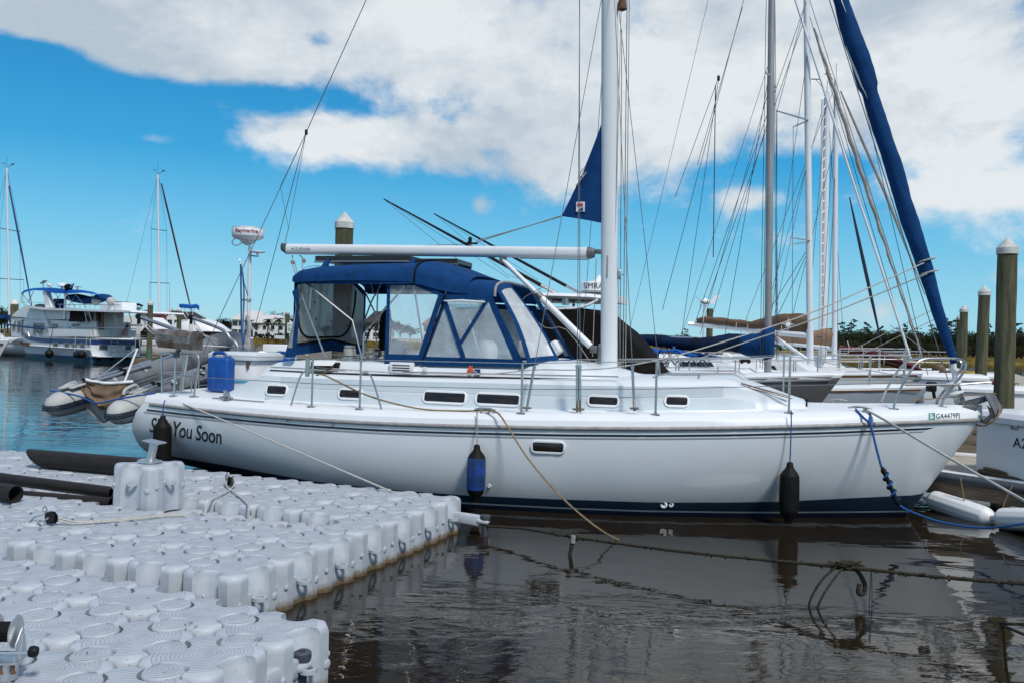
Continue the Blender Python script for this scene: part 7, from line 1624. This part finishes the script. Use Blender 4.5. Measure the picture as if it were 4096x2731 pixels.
# --- express cruiser with blue folded awning
ec=Boat('cabin_cruiser','white cabin cruiser with a black cover and folded blue awning behind the davits',(1010,1385),62,12,11.0,3.8,1.75,1.3,'gelw',1.4,[(-.3,-.22,'grey')],cat='motorboat')
def ew(x,y,w=1.2): return ec.Bx(x,y,w)
rg=[]
for x,yt,w in ((705,1306,.9),(735,1282,1.3),(790,1278,1.45),(830,1278,1.45),(870,1297,1.3),(905,1322,.9)):
    p=ew(x,yt,0); q=ew(x,1332,0); rg.append([q+ec.fr.n*w,q+ec.fr.n*w*.97+UPZ*(p.z-q.z)*.5,p+ec.fr.n*w*.55,p-ec.fr.n*w*.55,q-ec.fr.n*w*.97+UPZ*(p.z-q.z)*.5,q-ec.fr.n*w])
ec.part('cabin_dome',MB().loft(rg),'gelw',None,60)
rg=[[ew(x,yt,1.55),ew(x,yb_,1.65),ew(x,yb_,-1.65),ew(x,yt,-1.55)] for x,yt,yb_ in ((725,1328,1352),(780,1325,1358),(850,1326,1358),(918,1330,1350))]
ec.part('black_cover',MB().loft(rg),'blackcloth',None,30)
ec.part('aft_box',MB().prism([ew(x,y,1.0) for x,y in ((722,1285),(752,1282),(760,1330),(716,1330))],-ec.fr.n*2.0),'gelw',None,0)
ec.part('folded_awning',MB().loft([[ew(x,y,1.2)+V((0,0,.13)),ew(x,y,0)+V((0,0,.22)),ew(x,y,-1.2)+V((0,0,.13)),ew(x,y,-1.2)-V((0,0,.09)),ew(x,y,1.2)-V((0,0,.09))] for x,y in ((716,1228),(735,1228),(765,1231),(785,1228),(797,1235))]),'canvas_bright',None,60)
b=MB()
for L in (((718,1232),(722,1280)),((722,1235),(745,1275)),((795,1236),(825,1272)),((790,1236),(822,1272)),((735,1232),(755,1265)),((780,1232),(768,1262))): b.tube([ew(*L[0],1.1),ew(*L[1],1.1)],.022,5)
ec.part('awning_frame',b,'spar'); ec.rails(.7,2.0)
ec.part('bow_rail',MB().tube([ew(830,1374),ew(960,1376)],.025,6).tube([ew(830,1393),ew(960,1396)],.02,6),'steel')
# dock behind the trawler and small quay pieces
lw=thing('finger_pier','low brown timber finger pier behind the trawler stern','dock',PY(575,1440,55))
MB().prism([PZ(545,1434,.5),PZ(600,1434,.5),PZ(720,1405,.5),PZ(640,1405,.5)],V((0,0,-.12))).build('pier_deck',M['timber'],lw,0)
MB().cbox(PZ(585,1447,.12),(.9,.2,.25),.03).build('pier_float',M['timber'],lw,0)
fp=thing('finger_pier','narrow timber finger pier seen behind the yacht cockpit','dock',PY(1180,1450,24))
MB().prism([PZ(1010,1424,.45),PZ(1280,1436,.45),PZ(1500,1408,.45),PZ(1300,1400,.45)],V((0,0,-.2))).build('pier_deck',M['timber'],fp,0)
MB().cbox(PY(1120,1400,30)-V((0,0,.25)),(.5,.4,.45),.03).build('pier_locker',M['gelw'],fp)
# ================================================================== far shore: marsh, trees, houses
def shore():
    L=[(-1500,1300),(-400,1346),(600,1362),(900,1369),(1130,1372),(1500,1387),(2100,1409),(2900,1429),(3300,1438),(4000,1454),(4700,1471),(5600,1492)]
    front=[PZ(x,y,0) for x,y in L]
    P=[]
    for i in range(len(front)-1):
        for k in range(8):
            p=front[i].lerp(front[i+1],k/8); d=p.normalized(); P.append(p+d*random.uniform(-1.2,1.2))
    P.append(front[-1])
    b=MB(); rows=[]
    for dist,z in ((0,-.1),(.3,.28),(2,.62),(12,.95),(30,1.25),(60,1.6),(400,3)):
        rows.append([p+p.normalized()*dist+V((0,0,z+(random.uniform(-.06,.06) if .2<z<2 else 0))) for p in P])
    b.loft(rows,False)
    m=bpy.data.materials.new('salt_marsh'); m.use_nodes=True; nt=m.node_tree; Lk=nt.links; bs=nt.nodes['Principled BSDF']; bs.inputs['Roughness'].default_value=.95; bs.inputs['Specular IOR Level'].default_value=.1
    geo=node(nt,'ShaderNodeNewGeometry'); mp=node(nt,'ShaderNodeMapping'); mp.inputs['Scale'].default_value=(.5,.12,1); Lk.new(geo.outputs['Position'],mp.inputs[0])
    nz=node(nt,'ShaderNodeTexNoise'); nz.inputs['Scale'].default_value=.8; nz.inputs['Detail'].default_value=8; nz.inputs['Roughness'].default_value=.7; Lk.new(mp.outputs[0],nz.inputs['Vector'])
    rp=node(nt,'ShaderNodeValToRGB'); e=rp.color_ramp.elements; e[0].position=.35; e[0].color=(.085,.065,.022,1); e[1].position=.65; e[1].color=(.25,.185,.045,1); Lk.new(nz.outputs['Fac'],rp.inputs[0]); Lk.new(rp.outputs[0],bs.inputs['Base Color'])
    o=b.build('marsh',m,None,0); tag(o,kind='structure')
    g=MB(); 
    for i in range(14000):
        k=random.random()*(len(P)-1); j=int(k); p=P[j].lerp(P[j+1],k-j); dist=abs(random.gauss(0,7)); p=p+p.normalized()*dist; h=random.uniform(.45,.9); w=random.uniform(.10,.28); z=interp(dist,[0,.3,2,12,30],[0,.28,.62,.95,1.25])-.1
        g.add([p+V((-w,0,z)),p+V((w,0,z)),p+V((w*.6+random.uniform(-.2,.2),0,z+h)),p+V((-w*.5,0,z+h*.9))],[(0,1,2,3)])
    tag(g.build('marsh_grass',m,None,0),kind='stuff')
    return P
SH=shore()
def leafmat(name,c,c2):
    m=mat(name,c,.8,var=.5,vs=.55,col2=c2,spec=.15,trans=.25); return m
LM=[leafmat('oak_leaves',(.030,.042,.018),(.013,.02,.010)),leafmat('pine_needles',(.022,.036,.017),(.010,.016,.010)),leafmat('scrub_leaves',(.055,.055,.025),(.025,.028,.014)),leafmat('palm_fronds',(.045,.06,.02),(.02,.028,.012))]
BARK=mat('bark',(.075,.06,.048),.95,var=.5,vs=2,stretch=(3,3,.6))
def leaves(b,c,rad,n,sz,rnd,clump=5):
    cs=[]
    for _ in range(clump):
        while 1:
            q=V((rnd.uniform(-1,1),rnd.uniform(-1,1),rnd.uniform(-1,1)))
            if q.length<1: break
        cs.append((V((q.x*rad[0]*.75,q.y*rad[1]*.75,q.z*rad[2]*.7)),rnd.uniform(.30,.55)))
    for _ in range(n):
        q,r=rnd.choice(cs); d=V((rnd.gauss(0,1),rnd.gauss(0,1),rnd.gauss(0,.8))).normalized()*r*rnd.uniform(.55,1.05)
        p=V(c)+q+V((d.x*rad[0],d.y*rad[1],d.z*rad[2])); s=sz*rnd.uniform(.5,1.3)
        u=V((rnd.gauss(0,1),rnd.gauss(0,1),rnd.gauss(0,.7))).normalized(); w=u.orthogonal().normalized(); b.add([p-u*s,p+w*s*.6,p+u*s,p-w*s*.6],[(0,1,2,3)])
def tree_proto(kind,seed,h):
    rnd=random.Random(seed); t=bpy.data.objects.new({'oak':'oak_tree','pine':'pine_tree','scrub':'scrub_tree','palm':'palm_tree','bare':'bare_tree'}[kind],None); COL.objects.link(t)
    tr,cr=MB(),MB()
    if kind in('oak','scrub'):
        th=h*(.30 if kind=='oak' else .15); tr.tube([V((0,0,-.3)),V((rnd.uniform(-.2,.2),0,th)),V((rnd.uniform(-.4,.4),0,h*.6))],[h*.035,h*.027,h*.012],7)
        for k in range(6):
            a=rnd.uniform(0,6.28); tr.tube([V((0,0,th)),V((cos(a)*h*.2,sin(a)*h*.2,h*.5)),V((cos(a)*h*.36,sin(a)*h*.36,h*.62))],[h*.02,h*.012,h*.005],5)
        w=h*(.50 if kind=='oak' else .46); leaves(cr,(0,0,h*(.64 if kind=='oak' else .52)),(w,w,h*(.36 if kind=='oak' else .46)),760,h*.034,rnd,13)
    elif kind=='pine':
        tr.tube([V((0,0,-.3)),V((.15,0,h*.5)),V((rnd.uniform(-.4,.4),0,h*.96))],[h*.020,h*.014,h*.006],7)
        for k in range(8):
            z=h*(.52+.45*k/8); a=rnd.uniform(0,6.28); r=h*.22*(1.05-.6*k/8)*rnd.uniform(.5,1.1); c=V((cos(a)*r*.75,sin(a)*r*.75,z+h*.02)); tr.tube([V((0,0,z-.2)),c],[h*.006,h*.003],4)
            leaves(cr,c,(r*.75+h*.04,r*.75+h*.04,h*.035+.2),60,h*.024,rnd,3)
    elif kind=='palm':
        tr.tube([V((0,0,-.3)),V((.1,0,h*.5)),V((.0,0,h*.86))],[h*.032,h*.024,h*.022],8)
        for k in range(26):
            a=k*2.4; up=rnd.uniform(-.5,1.0); L_=h*.30; p0=V((0,0,h*.86)); d=V((cos(a),sin(a),0)); n=V((-d.y,d.x,0)); P=[p0+d*(L_*t)+V((0,0,up*L_*t-L_*.9*t*t)) for t in (0,.3,.6,.85,1)]
            for i in range(4):
                w0,w1=h*.030*(1-.1*i),h*.030*(.9-.22*i)
                for sg in (1,-1): cr.add([P[i],P[i+1],P[i+1]+n*sg*w1-V((0,0,w1*.8)),P[i]+n*sg*w0-V((0,0,w0*.8))],[(0,1,2,3)])
    else:
        def br(p,d,l,r,dep):
            q=p+d*l; tr.tube([p,p.lerp(q,.5)+V((rnd.uniform(-.1,.1),0,rnd.uniform(-.1,.1)))*l,q],[r,r*.8,r*.6],4)
            if dep:
                for _ in range(3): br(q,(d+V((rnd.uniform(-.8,.8),rnd.uniform(-.8,.8),rnd.uniform(-.1,.55)))).normalized(),l*.68,r*.55,dep-1)
        br(V((0,0,-.2)),V((0,0,1)),h*.32,h*.022,4)
        leaves(cr,(0,0,h*.35),(h*.2,h*.2,h*.15),60,h*.02,rnd,5)
    ci={'oak':0,'pine':1,'scrub':2,'palm':3,'bare':2}[kind]
    a=tr.build('trunk',BARK,None,50); c=cr.build('crown',LM[ci],None,0); a.parent=t; c.parent=t
    return t
PR={k:[tree_proto(k,11*i+len(k),1.0*hh) for i in range(n)] for k,n,hh in (('oak',4,8.0),('pine',4,12.0),('scrub',3,5.0),('palm',2,7.0),('bare',2,9.0))}
HH=dict(oak=8.0,pine=12.0,scrub=5.0,palm=7.0,bare=9.0); used={}
def plant(kind,px,D,h,label,group,base=1.3):
    k=random.randrange(len(PR[kind])); p=PY(px,1400,D); key=(kind,k)
    if key not in used: t=PR[kind][k]; used[key]=1
    else: t=copy_tree(PR[kind][k])
    s=h/HH[kind]; t.location=(p.x,p.y,base); t.scale=(s*random.uniform(.9,1.15),s*random.uniform(.9,1.15),s); t.rotation_euler=(0,0,random.uniform(0,6.28)); return tag(t,label,'tree',group)
G1='oaks of the wood on the right bank'; G2='tall pines standing above the wood'; G3='trees behind the boats in the middle'; G4='trees on the left bank'
def dist_at(px): 
    best=min(SH,key=lambda p:abs(math.atan2(p.x,p.y)-math.atan2(ray(px,1400).x,ray(px,1400).y))); return best.y
x=3335
while x<4220:                                          # the wood along the right bank, front row and a row behind
    for row in (0,0,1,2):
        D=dist_at(x)+24+row*10; hpx=interp(x,[3335,3400,3560,3700,3850,4000,4100,4220],[70,90,92,86,96,98,100,96])*random.uniform(.78,1.05)*(1 if row else random.uniform(.35,.6)); 
        plant('scrub' if row==0 or random.random()<.25 else 'oak',x+random.uniform(-12,12),D,max(3.8,hpx*D/FPX*(1.18 if row else 1.25)),'dark evergreen tree in the low wood along the right bank',G1)
    x+=21
for px,h in ((3372,126),(3402,136),(3468,126),(3520,112),(3625,124),(3735,124),(3790,150),(3818,146),(3952,142),(4062,140),(4086,120),(3660,112),(3595,110)):
    D=dist_at(px)+38; plant('pine',px,D,h*D/FPX*1.04,'tall thin pine standing above the wood on the right bank',G2)
x=2450
while x<3330:
    D=dist_at(x)+45; hpx=interp(x,[2450,2560,2700,2800,2950,3330],[68,66,62,56,52,48])*random.uniform(.75,1.1)
    plant('oak' if random.random()<.7 else 'scrub',x+random.uniform(-8,8),D,max(2.5,hpx*D/FPX),'low dark tree on the far bank behind the moored boats',G3); x+=20
D=dist_at(2738)+45; plant('pine',2738,D,88*D/FPX,'single flat topped pine rising above the low trees behind the boats',None)
x=-80
while x<108:                                            # wooded rise at the far left
    D=150; hpx=interp(x,[-80,30,60,108],[125,118,92,48])*random.uniform(.85,1.1); plant('oak',x,D+random.uniform(-5,8),max(1.8,hpx*D/FPX),'dark tree on the rise at the far left edge',G4); x+=12
for px,D,h in ((880,288,90),(905,290,84),(930,292,80),(855,300,70),(765,310,62),(800,310,66),(845,305,64),(1105,300,105),(1130,296,112),(1150,300,100),(560,320,66),(750,325,60),(1085,280,58),(1440,300,92),(1560,290,100),(1600,285,92),(1640,290,80),(1300,300,70),(1360,300,80)):
    plant('oak',px,D,h*D/FPX,'spreading oak among the houses on the left bank','oaks among the houses')
for px,D,h in ((1022,275,66),(1069,272,84),(1112,270,92),(1475,270,84),(1765,268,86),(1738,270,80)):
    plant('palm',px,D,h*D/FPX,'palm tree in front of a house on the left bank','palms by the houses')
for px,D,h in ((948,300,112),(1085,305,140),(1125,300,135),(1160,310,120)):
    plant('bare',px,D,h*D/FPX,'bare leafless tree rising behind the white houses','bare trees on the left bank')
for px in (612,630,684,1360): plant('pine',px,310,(92 if px<700 else 70)*310/FPX,'distant pine behind the dark roofed house','pines behind the houses')
for k in PR:
    for i,t in enumerate(PR[k]):
        if (k,i) not in used:
            for c in list(t.children): bpy.data.objects.remove(c)
            bpy.data.objects.remove(t)
WALL=mat('house_wall_white',(.72,.73,.74),.8,var=.06,vs=.8); ROOFD=mat('dark_shingle',(.045,.042,.042),.9,var=.4,vs=1.5,bump=.3,bs=4); ROOFW=mat('white_tile_roof',(.62,.60,.58),.8,var=.2,vs=2); ROOFO=mat('terracotta_roof',(.30,.135,.06),.85,var=.35,vs=2); WALLC=mat('cream_stucco',(.60,.50,.42),.85,var=.1,vs=1)
def house_(name,label,px0,px1,D,eave,ridge,wallm,roofm,depth=10,hip=.3,wins=(),gable=None,base=1.3,grp=None):
    a,c=PY(px0,1400,D),PY(px1,1400,D); a.z=c.z=base; u=(c-a); w=u.length; u.normalize(); n=V((-u.y,u.x,0)); t=thing(name,label,'house',(a+c)/2+n*depth/2,grp)
    E_=base+eave; Rg=base+ridge
    MB().box((a+c)/2+n*depth/2+UPZ*(eave/2),(w/2,depth/2,eave/2),(u,n,UPZ)).build('wall',wallm,t,0)
    o=.5; A=[a-u*o-n*o,c+u*o-n*o,c+u*o+n*(depth+o),a-u*o+n*(depth+o)]; A=[V((p.x,p.y,E_)) for p in A]; r0=(a+u*(w*hip)+n*depth/2); r1=(c-u*(w*hip)+n*depth/2); r0.z=r1.z=Rg
    rb=MB().add(A+[r0,r1,]+[p-UPZ*.25 for p in A],[(0,1,5,4),(1,2,5),(2,3,4,5),(3,0,4),(0,6,7,1),(1,7,8,2),(2,8,9,3),(3,9,6,0),(6,9,8,7)]); rf=rb.build('roof',roofm,t,0)
    if gable:
        for gx,gw,gh in gable:
            g=a+u*(w*gx)-n*1.2; MB().prism([g-u*gw/2,g+u*gw/2,g+u*gw/2+UPZ*eave,g+UPZ*(eave+gh),g-u*gw/2+UPZ*eave],n*4).build('gable_wing',wallm,t,0)
            gp=lambda x,z,y:g+u*x+UPZ*z+n*y
            MB().add([gp(-gw/2-.3,eave-.2,-.4),gp(0,eave+gh+.15,-.4),gp(gw/2+.3,eave-.2,-.4),gp(-gw/2-.3,eave-.2,4.5),gp(0,eave+gh+.15,4.5),gp(gw/2+.3,eave-.2,4.5)],[(0,1,4,3),(1,2,5,4)]).build('gable_roof',roofm,t,0)
    for wx,wz,ww,wh in wins:
        q=a+u*(w*wx)+UPZ*wz-n*(1.25 if gable and any(abs(wx-gx)*w<gw/2 for gx,gw,gh in gable) else .03)
        f=MB().box(q,(ww/2+.12,.05,wh/2+.12),(u,n,UPZ)).build('window',M['white'],t,0); MB().box(q-n*.06,(ww/2,.02,wh/2),(u,n,UPZ)).build('pane',M['glass'],f,0)
    return t
rw=lambda z,n,ww=1.2,wh=1.6,a0=.1,a1=.9:[(a0+(a1-a0)*i/(n-1),z,ww,wh) for i in range(n)]
h1=house_('house','white house with dark shingle roofs and a gable behind the left pilings',640,780,292,6.0,8.6,WALL,ROOFD,10,.2,rw(4.6,5,1.6,1.9)+rw(1.8,4,1.8,2.2),[(.36,5.0,2.6)])
house_('house','dark hip roofed house behind the trawler stern awning',508,612,300,5.0,9.0,WALL,ROOFD,12,.38,rw(3,4))
MB().box(PY(681,1255,294)+UPZ*.6,(.7,.7,1.1)).build('chimney',WALL,h1,0)
h2=house_('house','two storey white house with a pale tiled roof by the palms',925,1050,285,6.2,9.3,WALL,ROOFW,12,.25,rw(4.8,5,1.8,1.6)+rw(1.7,5,1.8,2.3))
house_('house','long white house with a pale roof right of the palms',1010,1135,279,5.2,7.9,WALL,ROOFW,12,.25,rw(3.6,4,1.1,1.3)+rw(1.5,3,1.0,1.1))
house_('house','white house with a dark roof seen through the yacht cockpit',1452,1555,276,6.0,10.0,WALL,ROOFD,12,.3,rw(4.6,3,1.5,2.4)+rw(1.8,3,2.0,2.2))
house_('house','white house with terracotta roof seen between the blue curtains',1690,1800,272,6.0,9.2,WALL,ROOFO,12,.3,rw(4.5,4,1.1,1.5)+rw(1.7,3,1.2,1.6))
house_('house','pale house behind the far pane of the dodger',1820,1990,280,5.6,8.2,WALLC,ROOFD,12,.3,rw(4.2,4)+rw(1.6,4))
hb_=thing('hedge','dark clipped hedge along the lawn before the white houses','hedge',PY(1080,1365,268)); rnd=random.Random(5); b=MB(); p0,p1=PY(1020,1400,268),PY(1135,1400,266)
for i in range(20):
    p=p0.lerp(p1,i/19); p.z=2.1; leaves(b,p,(.6,.5,1.0),50,.25,rnd,4)
b.build('hedge_leaves',LM[0],hb_,0)
wf=thing('white_fence','low white picket fence on the lawn beside the hedge','fence',PY(1120,1400,262)); p0,p1=PY(1097,1400,262),PY(1137,1400,261); p0.z=p1.z=1.4; b=MB()
for i in range(26): q=p0.lerp(p1,i/25); b.box(q+UPZ*.5,(.05,.03,.5))
b.tube([p0+UPZ*.3,p1+UPZ*.3],.05,4).tube([p0+UPZ*.8,p1+UPZ*.8],.05,4); b.build('fence_pickets',M['white'],wf,0)
wf=thing('white_fence','long white railing on the quay before the dark roofed house behind the cockpit','fence',PY(1600,1400,255)); p0,p1=PY(1440,1400,256),PY(1800,1400,252); p0.z=p1.z=1.4; b=MB()
for i in range(50): q=p0.lerp(p1,i/49); b.box(q+UPZ*.6,(.07,.05,.6))
b.tube([p0+UPZ*.4,p1+UPZ*.4],.06,4).tube([p0+UPZ*1.2,p1+UPZ*1.2],.08,4); b.build('fence_pickets',M['white'],wf,0)
tw_=thing('radio_mast','thin lattice radio mast beyond the trawler','radio mast',PY(547,1400,600)); p=PY(547,1400,600); p.z=1.5
b=MB(); top=PY(547,1215,600).z
for dx in (-.7,.7): b.tube([p+V((dx,0,0)),V((p.x+dx*.4,p.y,top))],.12,4)
for i in range(16):
    z0=1.5+(top-1.5)*i/16; b.tube([V((p.x-.6,p.y,z0)),V((p.x+.6,p.y,z0+(top-1.5)/16))],.07,3)
for k in (0,1): b.box(V((p.x,p.y,top-.5-3*k)),(1.4,.4,.7))
b.build('lattice',M['lead'],tw_,0)
